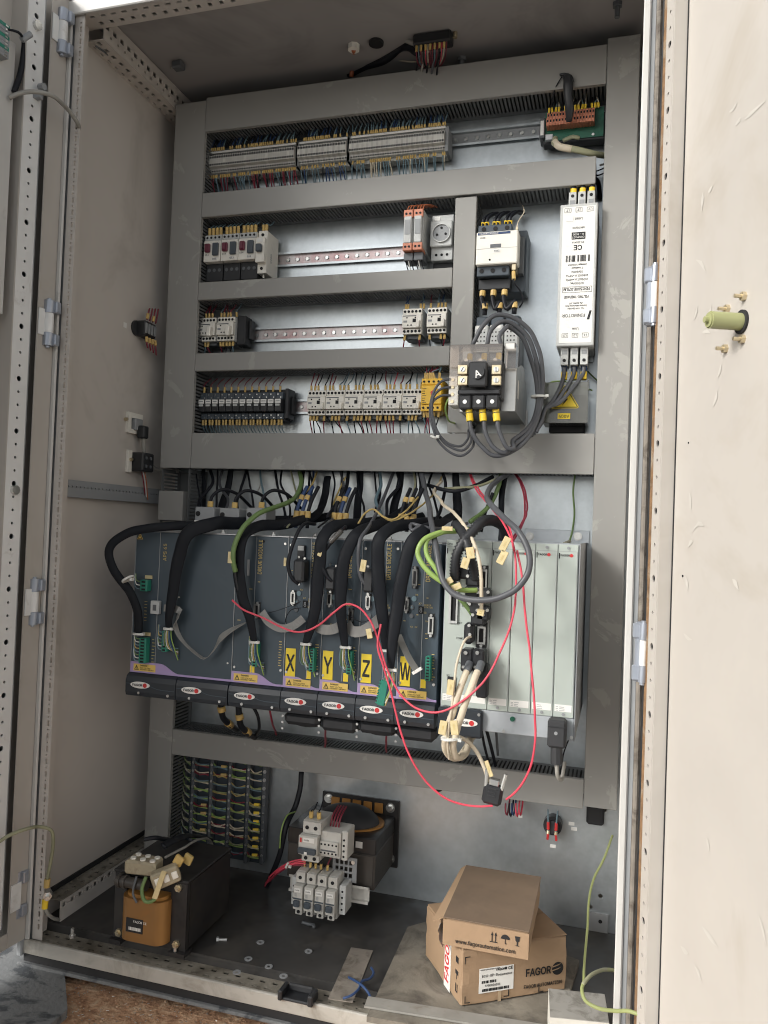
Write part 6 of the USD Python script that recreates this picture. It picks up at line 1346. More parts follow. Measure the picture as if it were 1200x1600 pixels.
cable('thin black wire strung between the small sockets of the drives', [(411, 960, -.31), (440, 952, -.315), (455, 946, -.315), (470, 940, -.313)], .0010, c_black, 'thin_wire', 'wire', n=5, more=[([(452, 985, -.312), (446, 970, -.316), (455, 953, -.318), (470, 950, -.315)], .0012), ([(520, 955, -.312), (540, 960, -.316), (565, 972, -.32), (580, 968, -.318)], .0012)])

# main-switch cables: three loops over the top and down, and the bundle to the right
sw = []
for k, (p0, r_) in enumerate(((733, .0072), (755, .0072), (776, .0072))):
    lo = [(p0 + 1, 658, -.217), (p0 + 4, 676, -.218), (p0 + 16, 697 + 3 * k - 2, -.215), (p0 + 38 - 6 * k, 712 - 5 * k, -.21), (806 - 3 * k, 701 - 6 * k, -.19), (829 - 3 * k, 678 - 4 * k, -.16), (842 - 2 * k, 645, -.14), (847 - 4 * k, 600, -.14), (844 - 7 * k, 555 + 3 * k, -.15), (829 - 6 * k, 518 + 5 * k, -.165), (802 - 3 * k, 497 + 8 * k, -.18), (775 + 8 * k, 493 + 10 * k, -.195), (754 + 13 * k, 511 + 7 * k, -.205), (738 + 23 * k, 539 + k, -.205)]
    cable(['grey cable in the outermost loop around the main switch', 'grey cable in the middle loop around the main switch', 'grey cable in the innermost loop around the main switch'][k], lo, r_, c_grey, 'loop_cable', n=10, ties=[(842, 620, -.135, .016, (0, 0, 1))] if k == 0 else ())
for k in range(3):
    cable(['lowest grey cable hanging in a loop left of the main switch', 'middle grey cable hanging in a loop left of the main switch', 'upper grey cable hanging in a loop left of the main switch'][k], [(704, 592 + 13 * k, -.19), (690, 596 + 11 * k, -.195), (678 - 1 * k, 612 + 8 * k, -.2), (672 + 2 * k, 645, -.2), (680 + 2 * k, 680 - 3 * k, -.195), (697 + 1 * k, 703 - 6 * k, -.19), (720, 713 - 8 * k, -.185), (738 - 4 * k, 700 - 6 * k, -.17), (742 - 5 * k, 672, -.12)], .0042, c_grey, 'loop_cable', n=8, ties=[(678, 683, -.2, .008, (.3, 0, 1))] if k == 0 else ())
for k in range(3):
    c_ = .918 + .0165 + k * .0195
    p0 = np.array([c_, -.088, 1.149])
    pts = [p0 + [0, 0, .014], p0, at(880 + 9 * k - 8, 612, -.108), at(868 + 6 * k - 6, 628 + 1 * k, -.118), at(852, 636 + k * 2, -.125), at(846, 655 + 3 * k, -.135), at(838 - 4 * k, 675 + 3 * k, -.15)]
    t = Thing('loop_cable', ['left', 'middle', 'right'][k] + ' dark cable from the bottom of the line filter bending to the left', 'cable', p0)
    t.part('sheath', MB().tube(pts, .0042, 10), c_grey, smooth=True)
cable('pale green earth wire behind the smoky terminal box', [(925, 610, -.03), (905, 603, -.06), (880, 596, -.085), (862, 597, -.08), (852, 606, -.06)], .0018, c_lime, 'earth_wire', 'wire', more=[([(918, 580, -.02), (928, 590, -.02), (935, 596, -.02)], .002, c_green)])
cable('yellow-green earth wire looping at the left of the main switch', [(713, 622, -.18), (702, 622, -.185), (696, 635, -.18), (700, 655, -.15), (712, 662, -.08)], .0022, c_lime, 'earth_wire', 'wire')
cable('thick beige cable with a pale tape from the orange connector board', [(868, 216, -.07), (866, 224, -.085), (878, 230, -.092), (900, 234, -.09), (925, 240, -.075), (945, 243, -.04)], [.0075, .009, .0095, .0095, .009, .009], c_olive, 'beige_cable', n=12, more=[([(867, 222, -.084), (874, 229, -.0925), (893, 233, -.0915)], .0102, c_cream), ([(880, 220, -.05), (895, 214, -.055), (905, 216, -.05)], .006, c_olive)])
cable('black wires under the beige cable at the gap beside the right duct', [(945, 262, -.03), (936, 266, -.05), (930, 268, -.04)], .002, c_black, more=[([(945, 270, -.03), (934, 274, -.05), (928, 272, -.04)], .002), ([(946, 256, -.03), (938, 258, -.05)], .003, c_lgrey)])

# ---------------------------------------------------------------- lower part: earth terminals, transformers, breakers, boxes
Yg = -.028
t = Thing('earth_terminals', 'grid of wired terminal bars behind the floor transformer, lower left', 'terminal block', at(345, 1260, Yg))
tgx = [at(a, 1260, Yg)[0] for a in (299, 328, 357, 386, 411)]
za, zb = at(345, 1185, Yg)[2] + .012, at(345, 1338, Yg)[2] - .004
t.part('backboard', MB().box(at(268, 1260, 0)[0] + .01, at(416, 1260, 0)[0], -.008, -.0005, zb - .006, za), slate)
nrow = 12
for k, xx in enumerate(tgx):
    q = t.part('terminal_bar', MB().box(xx - .0042, xx + .0042, Yg, -.0082, zb - .004 * (k % 2), za - .002, .0015), dgrey)
    for r_ in range(nrow):
        zz_ = za - .010 - r_ * (za - zb - .012) / nrow
        t.part('bar_screw', MB().disc(xx + .001, zz_, Yg, .0042 if k == 4 and r_ < 5 else .0030, .0022, 8), cool if k == 4 and r_ < 5 else screw, q)
        if k < 4:
            x2 = tgx[k + 1]
            for d_ in range(3):
                if rng.random() < .06: continue
                cc = [c_lime, c_earth, c_lime, c_dred, c_teal, c_olive, c_cream, c_tan][int(rng.integers(8))]; s_ = rng.uniform(-.0045, .001)
                w_ = t.part('link_wire', MB().tube([(xx + .006, Yg - .001, zz_ + .003 - d_ * .004), ((xx + x2) / 2, Yg - .008 - .004 * rng.random(), zz_ + s_), (x2 - .006, Yg - .001, zz_ + .001 - d_ * .004)], .0016, 5, step=.01), cc, smooth=True)
                if d_ == 0 and ((k == 1 and r_ < 3) or (k == 0 and r_ in (6, 7, 9, 10)) or (k == 2 and r_ == 0) or (k == 3 and r_ > 4)): t.part('marker', MB().cyl((x2 - .020, Yg - .007, zz_ + .001), (x2 - .008, Yg - .003, zz_ + .001), .0036, 8), yferr if k == 3 else ferr, w_)
        else: pass
    if k == 0:
        for r_ in range(nrow):
            zz_ = za - .010 - r_ * (za - zb - .012) / nrow
            for d_ in range(3): t.part('link_wire', MB().tube([(xx - .006, Yg - .001, zz_ - d_ * .004), (xx - .016, Yg - .008, zz_ + .003 + .004 * rng.random()), (xx - .034, -.018, zz_ + .012 + d_ * .004), (xx - .045, -.02, zz_ + .014 - d_ * .010)], .0013, 5, step=.01), [c_olive, c_teal, c_olive, c_green, c_lgrey][int(rng.integers(5))], smooth=True)

# floor transformer: black laminated block lying on its feet, amber coil in front
a0 = atz(293, 1492, 0.004); ZF = -.006
bx0, bx1, by0, by1, bz1 = .130, .288, -.385, -.215, .128
t = Thing('floor_transformer', 'black transformer with an amber coil standing on the cabinet floor at the left', 'transformer', (.2, -.3, ZF))
t.part('core', MB().box(bx0 + .004, bx1 - .002, by0 + .012, by1, ZF + .012, bz1 - .006, .002), iron)
fo = Polygon([(bx0, ZF + .008), (bx1, ZF + .008), (bx1, bz1), (bx0, bz1)])
win = sbox(bx0 + .026, ZF + .018, bx1 - .034, bz1 - .014)
t.part('end_frame', MB().plate(fo.difference(win), by0, by0 + .011), iron)
t.part('top_plate', MB().box(bx0 - .004, bx1 + .002, by0 - .002, by1 + .004, bz1 + .0005, bz1 + .006, .002), iron)
t.part('side_frame', MB().box(bx1 - .0015, bx1 + .001, by0 + .0115, by1 + .002, ZF + .010, bz1), iron)
ccx = (bx0 + bx1) / 2 - .003
cs = affinity.scale(sbox(-.75, -.3, .75, .3).buffer(.6, 10), .0495 / 1.35, .036 / .9); cs = affinity.translate(cs, ccx, by0 + .010)
q = t.part('coil', MB().flat(cs, ZF + .022, bz1 - .032), coilm, smooth=40)
t.part('coil_top', MB().flat(affinity.scale(cs, .86, .82), bz1 - .0319, bz1 - .026), bobbin, q)
fy = by0 + .010 - .036 - .0006
lb = t.part('coil_label', MB().box(ccx - .030, ccx + .006, fy - .0008, fy + .003, .034, .060), ink, q)
tx = MB(); text(tx, 'FAGOR CE', .0042, ccx - .014, fy - .0010, .053, depth=.0003)
for k in range(18): tx.box(ccx - .024 + k * .0015, ccx - .0233 + k * .0015 + .0006 * rng.random(), fy - .0011, fy - .0008, .038, .044)
t.part('label_print', tx, whitem, lb)
for (x, z) in ((bx0 + .014, .010), (bx1 - .018, .010), (bx1 - .018, bz1 - .012), (bx0 + .014, bz1 - .012)):
    t.part('bolt', MB().cyl((x, by0, z + .004), (x, by0 - .005, z + .004), .0075, 6).cyl((x, by0, z + .004), (x, by0 - .009, z + .004), .004, 8), brass)
t.part('cross_tube', MB().cyl((bx0 + .014, by0 - .015, bz1 - .008), (bx0 + .080, by0 - .015, bz1 - .008), .010, 12).cyl((bx0 + .018, by0 - .015, bz1 - .008), (bx0 + .024, by0 - .015, bz1 - .008), .0125, 12).cyl((bx0 + .030, by0 - .015, bz1 - .008), (bx0 + .036, by0 - .015, bz1 - .008), .0125, 12), iron2, smooth=40)
t.part('foot', MB().box(bx0 - .004, bx0 + .022, by0 - .008, by0 + .02, ZF, ZF + .0075), iron); t.part('foot', MB().box(bx1 - .03, bx1 + .004, by0 - .010, by0 + .02, ZF, ZF + .0075), iron)
t.part('foot_bolt', MB().cyl((bx1 - .018, by0 - .004, ZF + .008), (bx1 - .018, by0 - .004, ZF + .02), .0035, 8), screw)
# terminal blocks on the transformer
cxt, cyt = bx0 + .062, by0 + .004
q = t.part('terminal_block', MB().box(-.034, .030, -.020, .018, 0, .026, .004, R=rotz(.12), o=(cxt, cyt, bz1 + .008)), dirty_cream)
for i in range(3):
    for j in range(2): t.part('terminal_cap', MB().cyl(np.array([cxt - .020 + i * .021, cyt - .010 + j * .017, bz1 + .034]), np.array([cxt - .020 + i * .021, cyt - .010 + j * .017, bz1 + .037]), .0055, 10), cream, q)
q = t.part('terminal_block', MB().box(-.028, .024, -.012, .012, -.017, .014, .003, R=rotz(.55) @ roty(-.35), o=(cxt + .056, cyt - .014, bz1 + .016)), dirty_cream)
for i in range(3): t.part('terminal_cap', MB().box(-.022 + i * .016, -.011 + i * .016, -.0145, -.012, -.008, .006, .001, R=rotz(.55) @ roty(-.35), o=(cxt + .056, cyt - .014, bz1 + .016)), cream, q)
t.part('tag', MB().box(-.005, .005, -.017, -.015, -.035, .018, .001, R=rotz(.55) @ roty(.3), o=(cxt + .048, cyt - .02, bz1 + .014)), tagm)
t.part('tag', MB().box(-.009, .009, -.004, .004, -.004, .016, .002, R=roty(.5), o=(cxt + .068, cyt + .002, bz1 + .034)), ferr); t.part('tag', MB().box(-.009, .009, -.004, .004, -.004, .016, .002, R=roty(.4), o=(cxt + .082, cyt + .014, bz1 + .034)), c_tan)
t.part('lead', MB().tube([(cxt + .022, cyt - .030, bz1 + .014), (cxt + .018, cyt - .036, bz1 - .01), (cxt + .028, cyt - .038, bz1 - .028), (cxt + .046, cyt - .036, bz1 - .022), (cxt + .048, cyt - .03, bz1 + .006)], .0036, 8), c_green, smooth=True)
t.part('lead', MB().tube([(cxt + .0, cyt - .028, bz1 + .01), (cxt - .002, cyt - .034, bz1 - .02), (cxt + .008, cyt - .035, bz1 - .035)], .0024, 6), dgrey, smooth=True)
cable('dark sleeve and grey wire running from the floor transformer to the terminal grid', [(255, 1322, -.36), (275, 1312, -.30), (300, 1306, -.2), (330, 1312, -.08)], .010, c_black, 'transformer_cable', flat=.5, more=[([(258, 1340, -.36), (285, 1325, -.3), (312, 1311, -.2), (328, 1314, -.12), (333, 1325, -.09)], .0036, c_lgrey), ([(225, 1312, -.37), (240, 1309, -.36), (265, 1314, -.3)], .006, c_black)])

# rear transformer on the mounting plate
fx0, fx1, fz0, fz1 = .414, .598, .058, .2065
t = Thing('rear_transformer', 'dark transformer with amber bobbin bolted to the plate behind the small breakers', 'transformer', ((fx0 + fx1) / 2, -.08, fz0))
t.part('flange', MB().box(fx0, fx1, -.008, -.0005, fz0, fz1, .001), iron)
cy0, cx0, cx1, cz0, cz1 = -.150, .392, .588, .066, .172
t.part('core', MB().box(cx0, cx1, cy0, -.0085, cz0, cz1 - .034, .002), iron2)
t.part('frame', MB().box(cx0 - .001, cx1 + .001, cy0 - .001, -.0085, cz1 - .0335, cz1, .002), iron)
t.part('core_plate', MB().box(cx0 + .09, cx1 - .004, cy0 - .0015, cy0 - .0002, cz0 + .004, cz1 - .036), iron2)
ov = lambda x, y, a, b: affinity.translate(affinity.scale(Point(0, 0).buffer(1, 20), a, b), x, y)
cxo, cyo = (cx0 + cx1) / 2 + .012, -.075
t.part('bobbin', MB().flat(ov(cxo, cyo, .080, .060), cz1 + .0005, cz1 + .004), bobbin, smooth=40)
dome_ = trimesh.creation.icosphere(3, 1.0); dv = dome_.vertices * [.070, .054, .036]
t.part('winding', MB().add(dv + [cxo, cyo - .004, cz1 + .002], dome_.faces), blackm, smooth=True)
for k in range(5): t.part('bobbin_lug', MB().box(cx0 + .045 + k * .026, cx0 + .065 + k * .026, -.012, -.0088, cz1 + .004, cz1 + .026, .001), bobbin)
for (x, z) in ((fx0 + .016, fz1 - .014), (fx1 - .020, fz1 - .016), (fx1 - .016, fz0 + .02)):
    t.part('flange_bolt', MB().cyl((x, -.008, z), (x, -.011, z), .0105, 16).cyl((x, -.011, z), (x, -.017, z), .0068, 6), screw)
lw = at(561, 1312, cy0 - .001); t.part('white_sticker', MB().box(lw[0] - .007, lw[0] + .008, cy0 - .0016, cy0 - .0010, cz1 - .022, cz1 - .009), whitem)
cable('black cable running down beside the rear transformer', [(471, 1206, -.04), (468, 1235, -.05), (460, 1262, -.06), (448, 1290, -.09), (438, 1330, -.1), (427, 1362, -.1), (416, 1385, -.08)], .009, c_black, flat=.6, more=[([(462, 1268, -.08), (448, 1275, -.12), (440, 1295, -.14), (437, 1325, -.14)], .0022, c_lime)])

# breakers in front of the rear transformer
yb2 = -.215
gx0, gx1, gz0, gz1 = fr(467, 545, 1290, 1345, yb2)
rr = Thing('mounting_rail', 'short rail with the four small breakers, in front of the rear transformer', 'rail', ((cx0 + cx1) / 2, -.155, .09))
zr = at(570, 1397, -.160)[2]
rr.part('web', MB().box(.405, at(577, 1397, -.16)[0], -.160, -.158, zr - .0125, zr + .0125), term_m)
for s in (-1, 1): rr.part('flange', MB().box(.405, at(577, 1397, -.16)[0], -.168, -.167, zr + s * .0125, zr + s * .0175).box(.405, at(577, 1397, -.16)[0], -.167, -.158, zr + s * .0125, zr + s * .0135), term_m)
a0, a1, b0, b1 = fr(455, 552, 1372, 1440, yb2)
pw = .0235
xb = at(459, 1400, yb2)[0]
for k in range(4):
    if k == 0:
        t0 = Thing('small_breaker', 'small white breaker, leftmost of the four under the double breaker', 'circuit breaker', (xb, yb2, zr), 'four small breakers in a row')
        w = .0205
        t0.part('body', MB().box(.0005, w, .012, .05, -.040, .045, .001), bgrey, local=True)
        t0.part('upper_terminal', MB().box(.0008, w - .0004, .006, .0118, .0235, .0445, .0008), bgrey, local=True)
        t0.part('nose', MB().box(.0008, w - .0004, -.006, .0118, -.026, .0215, .001), bgrey, local=True)
        t0.part('lower_terminal', MB().box(.003, w - .003, .003, .0118, -.040, -.0275, .0008), bgrey, local=True)
        q = t0.part('toggle', MB().box(.003, w - .004, -.013, -.006, -.019, -.006, .002), slate, local=True); t0.part('toggle_edge', MB().box(.001, w - .001, -.0072, -.006, -.005, -.0025), slate, q, local=True)
        q = t0.part('label', MB().box(.003, w - .004, -.0066, -.006, .009, .017), whitem, local=True); tx = MB(); text(tx, 'C60N', .0026, .0045, -.0067, .0118, depth=.0002); t0.part('label_text', tx, ink, q, local=True)
        tx = MB()
        for r_ in range(3): tx.box(.004, .009, -.0064, -.006, .0005 + r_ * .0022, .0016 + r_ * .0022)
        t0.part('print', tx, mgrey, local=True)
        t0.part('terminal_screw', MB().disc(w / 2, .034, .006, .0036, .0012, 10).disc(w / 2, -.034, .003, .0034, .0012, 10), hole, local=True, kind='stuff')
    else: t0.copy((xb + k * pw, yb2, zr), ['', 'small white breaker, second from the left of the four under the double breaker', 'small white breaker, third from the left of the four under the double breaker', 'small white breaker beside the vented end block'][k])
xe2 = xb + 4 * pw + .0005
t = Thing('end_block', 'light grey end block with slots right of the four small breakers', 'end block', (xe2, yb2, zr))
t.part('block', MB().box(xe2, xe2 + .0135, yb2 + .010, -.163, zr - .028, zr + .030, .001), lgrey); hm = MB()
for k in range(4): hm.disc(xe2 + .0065, zr - .018 + k * .012, yb2 + .010, .0022, .0006, 8)
t.part('slot', hm, hole, kind='stuff')
t = Thing('end_block', 'narrow grey end block left of the four small breakers', 'end block', (xb - .01, yb2, zr))
t.part('block', MB().box(xb - .0105, xb - .0005, yb2 + .012, -.163, zr - .026, zr + .030, .001), lgrey); hm = MB()
for k in range(3): hm.disc(xb - .0055, zr - .012 + k * .012, yb2 + .012, .0022, .0006, 8)
t.part('slot', hm, hole, kind='stuff')
# leads above the breakers, wiring tray behind
harness('short wires with amber rings above the four small breakers', [xb + .010, xb + .022, xb + .034, xb + .046, xb + .060], [], zr + .044, [c_black, c_dred, c_black], [c_black], Lu=.05, dz=.002, y=yb2 + .03, origin=(xb, yb2 + .03, zr + .045))
a0, a1, b0, b1 = fr(520, 552, 1338, 1376, -.17)
t = Thing('slotted_bracket', 'grey slotted bracket between the double breaker and the small breakers', 'bracket', (a0, -.17, b0)); hs = []
for i in range(4):
    for j in range(3): hs.append(sbox(a0 + .006 + i * .010, b0 + .008 + j * .013, a0 + .013 + i * .010, b0 + .017 + j * .013))
t.part('plate', MB().plate(holes(sbox(a0, b0, a1 + .008, b1), hs), -.172, -.170), mgrey); t.part('bracket_screw', MB().disc(a1, b1 - .008, -.172, .004, .002, 10), screw)
# double breaker and distribution block
dz = -.225
a0, a1, b0, b1 = fr(468, 500, 1287, 1348, dz)
t = Thing('double_breaker', 'white two-pole breaker with a wide black toggle above the four small breakers', 'circuit breaker', (a0, dz, b0)); w = a1 - a0
t.part('body', MB().box(a0 + .002, a1 - .001, dz + .012, dz + .075, b0 + .002, b1 + .002, .001), bgrey)
t.part('upper_terminal', MB().box(a0 + .004, a1 - .0015, dz + .005, dz + .0118, b1 - .022, b1 + .0015, .001), bgrey)
t.part('nose', MB().box(a0, a1 - .004, dz - .006, dz + .0118, b0 + .016, b1 - .0235, .001), bgrey)
t.part('lower_terminal', MB().box(a0 + .004, a1 - .003, dz + .004, dz + .0118, b0, b0 + .0145, .001), bgrey)
t.part('toggle', MB().box(a0 + .001, a1 - .005, dz - .014, dz - .006, b0 + .020, b0 + .032, .002), slate); t.part('toggle_mark', MB().box(a0 + .016, a0 + .022, dz - .0146, dz - .0138, b0 + .021, b0 + .026), whitem)
q = t.part('label', MB().box(a0 + .010, a1 - .010, dz - .0066, dz - .006, b1 - .036, b1 - .027), whitem); tx = MB(); text(tx, 'C60N', .003, a0 + .012, dz - .0068, b1 - .033, depth=.0002); t.part('label_text', tx, ink, q)
t.part('red_mark', MB().box(a0 + .003, a0 + .007, dz - .0066, dz - .006, b1 - .037, b1 - .028), redm)
t.part('terminal_screw', MB().disc(a0 + w * .3, b1 - .010, dz + .005, .0040, .0012).disc(a0 + w * .72, b1 - .010, dz + .005, .0040, .0012).disc(a0 + w * .3, b0 + .007, dz + .004, .0038, .0012).disc(a0 + w * .72, b0 + .007, dz + .004, .0038, .0012), hole, kind='stuff')
leads(t, [a0 + w * .3, a0 + w * .7], b1 + .002, dz + .025, 1, .03, [c_black], fl=.014, fr_=.0046)
a2, a3, b2, b3 = fr(500, 532, 1300, 1340, dz + .01)
t = Thing('distribution_block', 'white distribution block with rows of holes right of the double breaker', 'distribution block', (a2, dz, b2))
t.part('body', MB().box(a2 + .0005, a3, dz + .010, dz + .070, b2, b3, .0015), bgrey); t.part('front_ledge', MB().box(a2 + .001, a3 - .004, dz + .004, dz + .0098, b2 + .006, b3 - .018, .001), bgrey)
hm = MB()
for r_ in (b2 + .010, b3 - .024):
    for k in range(5): hm.disc(a2 + .005 + k * (a3 - a2 - .012) / 4, r_, dz + .004, .0021, .0006, 8)
t.part('hole', hm, hole, kind='stuff'); t.part('marking', MB().box(a2 + .004, a3 - .008, dz + .0034, dz + .004, b2 + .0135, b2 + .0165), dgrey)
t.part('end_piece', MB().box(a3 + .0005, a3 + .013, dz + .014, dz + .06, b2 - .004, b3 + .004, .002), bgrey); hm = MB()
for k in range(4): hm.disc(a3 + .006, b2 + .004 + k * .011, dz + .014, .0024, .0006, 8)
t.part('slot', hm, hole, kind='stuff')
for k in range(4): t.part('lead', MB().tube([(a2 + .010 + k * .006, dz + .04, b3), (a2 + .012 + k * .006, dz + .045, b3 + .018), (a2 + .012 + k * .006, dz + .08, b3 + .03)], .0018, 6), c_dred, smooth=True)
cable('bundle of red wires leaving the breakers to the left, tied', [(478, 1345, -.19), (460, 1347, -.19), (440, 1356, -.18), (425, 1368, -.15), (415, 1380, -.1)], .0024, c_red, 'wire_bundle', 'wire bundle', more=[([(478, 1349, -.188), (458, 1351, -.188), (440, 1360, -.178), (424, 1372, -.15), (414, 1384, -.1)], .0024), ([(478, 1342, -.185), (456, 1346, -.185), (436, 1357, -.175), (420, 1371, -.145)], .0024), ([(478, 1352, -.186), (455, 1353, -.186), (435, 1364, -.176), (421, 1377, -.145)], .0024, c_dred)], ties=[(449, 1352, -.186, .007, (1, 0, -.4))])

# ---- items on the plate, lower right
p = at(864, 1288, -.012)
t = Thing('round_buzzer', 'round black sounder with two red leads below the lowest duct', 'buzzer', p)
t.part('rim', MB().cyl((p[0], -.0005, p[2]), (p[0], -.022, p[2]), .0195, 24), black, smooth=40); t.part('face', MB().cyl((p[0], -.022, p[2]), (p[0], -.030, p[2]), .0135, 20), blackm, smooth=40)
for s in (-1, 1):
    w_ = t.part('lead', MB().tube([(p[0] + s * .008, -.032, p[2] - .008), (p[0] + s * .0085, -.036, p[2] + .012), (p[0] + s * .010, -.03, p[2] + .036)], .0016, 6), c_teal, smooth=True)
    t.part('lead_sleeve', MB().cyl((p[0] + s * .008, -.0325, p[2] - .004), (p[0] + s * .0084, -.0355, p[2] + .012), .003, 8), redm, w_); t.part('lug', MB().cyl((p[0] + s * .008, -.030, p[2] - .008), (p[0] + s * .0078, -.034, p[2] - .014), .0032, 8), brass, w_)
    t.part('lead_sleeve', MB().cyl((p[0] + s * .008, -.033, p[2] - .014), (p[0] + s * .009, -.03, p[2] - .026), .0026, 8), redm, w_)
for k, (px_, py_) in enumerate(((893, 1287), (897, 1295), (864, 1322), (812, 1275))):
    c = at(px_, py_, 0); pth = '/World/'
    single('paper_label', MB().box(c[0] - .006, c[0] + .006, -.0009, -.0002, c[2] - .0035, c[2] + .0035), whitem, ['upper of two tiny white labels right of the round sounder', 'lower of two tiny white labels right of the round sounder', 'tiny white label directly under the round sounder', 'tiny white label beside the red and blue wire stubs'][k], 'label')
t = Thing('wire_stub', 'red and blue wire loops sticking out under the lowest duct', 'wires', at(803, 1268, -.04))
for k, (px_, cm) in enumerate(((790, c_dred), (796, c_black), (800, c_blue), (806, c_red), (811, c_red))):
    a = at(px_, 1255, -.05); t.part('lead', MB().tube([a, a + [.001, -.004, -.016], a + [.004, -.002, -.024 - .003 * (k % 2)], a + [.006, .004, -.012], a + [.006, .02, .004]], .0019, 6), cm, smooth=True)
single('hole_plug', MB().cyl((.684, -.0002, .252), (.684, -.004, .252), .0137, 20), gasket, 'small round black hole plug under the lowest duct', 'plug', smooth=40)
kc2 = at(930, 1278, 0); single('cable_gland', MB().box(kc2[0] - .018, kc2[0] + .018, -.012, -.0005, kc2[2] - .012, kc2[2] + .05, .008), gasket, 'black rounded grommet under the right duct', 'grommet')
bb = at(935, 1435, 0); t = Thing('corner_bracket', 'small dark steel bracket at the lower right corner of the plate', 'bracket', bb)
t.part('plate', MB().box(bb[0] - .02, bb[0] + .02, -.004, -.0004, bb[2] - .03, bb[2] + .012), mgrey); t.part('slot', MB().disc(bb[0] + .004, bb[2] - .004, -.004, .004, .0006), hole)
cable('yellow-green earth wire hanging down at the right of the plate', [(957, 1305, -.02), (944, 1340, -.05), (928, 1372, -.09), (920, 1405, -.14), (918, 1445, -.2), (914, 1500, -.28), (912, 1535, -.33)], .0026, c_earth, 'earth_wire', 'wire')
cable('green and yellow earth wire lying over the grubby box and out over the sill', [(958, 1516, -.30), (940, 1516, -.36), (922, 1525, -.40), (910, 1543, -.425), (915, 1563, -.44), (935, 1575, -.455), (960, 1579, -.47), (985, 1579, -.485), (1005, 1588, -.495), (1020, 1608, -.50)], .0032, c_earth, 'earth_wire', 'wire', more=[([(958, 1516, -.30), (940, 1516, -.36), (922, 1525, -.40), (911, 1538, -.422)], .0034, c_olive)])

# ---- the sheet on the floor and the cartons
sh = Polygon([tuple(atz(*p, .004)[:2]) for p in ((637, 1448), (573, 1588), (862, 1640), (905, 1500), (720, 1425))])
single('dirty_board', MB().flat(sh, -.0055, .004), sheetm, 'grey stained board lying on the cabinet floor under the cartons', 'board')
e0, e1 = atz(575, 1560, .0042), atz(850, 1604, .0042); dv_ = (e1 - e0); L_ = np.linalg.norm(dv_); an = math.atan2(dv_[1], dv_[0])
single('pale_strip', MB().box(0, L_, -.030, 0, .0005, .004, .0006, R=rotz(an), o=(e0[0], e0[1], .0045)), sheet_edge, 'pale dusty strip along the front edge of the stained board', 'strip')
e0 = atz(548, 1505, -.0055); e1 = atz(520, 1555, -.0055)
single('pale_strip', MB().box(-.022, .022, -.10, .075, .0, .0012, .0003, R=rotz(.1), o=(e0[0] + .012, e0[1] - .02, -.0058)), grimy, 'worn grey strip on the oily floor beside the blue wire', 'strip')
def crumple(mb, c):
    v, f = mb.get()
    for _ in range(4): v, f = trimesh.remesh.subdivide(v, f)
    d = v - np.array(c); k = meshkit.fbm(v * 38, 3, 5) - .35; edge = np.sort(np.abs(d) / np.abs(d).max(0), axis=1)[:, 1] ** 6
    v = v - np.sign(d) * (np.abs(d) / np.abs(d).max(0) > .96) * np.maximum(k, 0)[:, None] * (.0010 + .0042 * edge[:, None])
    return MB().add(v, f)
cb = np.array([.816, -.380]); d1 = np.array([.170, .117]); Lw = np.linalg.norm(d1); d1 /= Lw; d2 = np.array([-d1[1], d1[0]]); Ld = .170
ang = math.atan2(d1[1], d1[0]); Rb = rotz(ang); z0b = .0045; hb = .096
def lbx(mb, x0, x1, y0, y1, z0, z1, b=0.0): return mb.box(x0, x1, y0, y1, z0, z1, b, R=Rb, o=(cb[0], cb[1], z0b))
t = Thing('carton', 'lower brown carton with large black brand lettering, under the tilted carton', 'carton', (cb[0], cb[1], z0b))
t.part('box', crumple(MB().box(0, Lw, 0, Ld, 0, hb, .0025), (Lw / 2, Ld / 2, hb / 2)).xf(Rb, (cb[0], cb[1], z0b)), card)
t.part('tape_end', lbx(MB(), .071, .077, -.0005, -.0001, .0, .017), card_tape)
t.part('lid_flap', lbx(MB(), .002, Lw - .001, .002, Ld / 2 - .001, hb + .0002, hb + .002, .0005), card); t.part('lid_flap', lbx(MB(), .002, Lw - .001, Ld / 2 + .001, Ld - .002, hb + .0002, hb + .002, .0005), card)
def place(mb): return mb.xf(Rb, (cb[0], cb[1], z0b))
tx = MB(); text(tx, 'FAGOR', .0125, .124, -.0004, .035, bold=True, sx=.86); text(tx, 'FAGOR AUTOMATION', .0060, .121, -.0004, .014, sx=.86)
em = Point(.1875, .041).buffer(.0112, 20)
for k in range(2): em = em.difference(Polygon([(.174, .0365 + k * .0065), (.189, .0395 + k * .0065), (.196, .0435 + k * .0065), (.189, .0418 + k * .0065), (.174, .0388 + k * .0065)]))
tx.plate(em, -.0004, 0)
for (x, z, s, u) in ((.006, .084, 1, -1), (.008, .005, 1, 1), (.092, .006, -1, 1), (.150, .004, 1, 1)):
    tx.box(x, x + s * .010, -.0004, 0, z, z + u * .0014).box(x, x + s * .0014, -.0004, 0, z, z + u * .012)
t.part('lettering', place(tx), ink)
q = t.part('shipping_label', lbx(MB(), .034, .100, -.0006, -.0001, .018, .060), whitem)
tx = MB(); text(tx, 'FAGOR', .0036, .066, -.0008, .0535, bold=True, depth=.0003); text(tx, 'CE', .005, .089, -.0008, .053, bold=True, depth=.0003); tx.disc(.0845, .0555, -.0006, .0024, .0003, 12)
text(tx, 'ECU-8P-B', .0042, .039, -.0008, .045, depth=.0003); text(tx, 'D002340043', .003, .070, -.0008, .0445, depth=.0003); text(tx, '7700054321', .0034, .045, -.0008, .0285, depth=.0003); text(tx, 'FAGOR AUTOMATION S. COOP', .0018, .036, -.0008, .0570, depth=.0003)
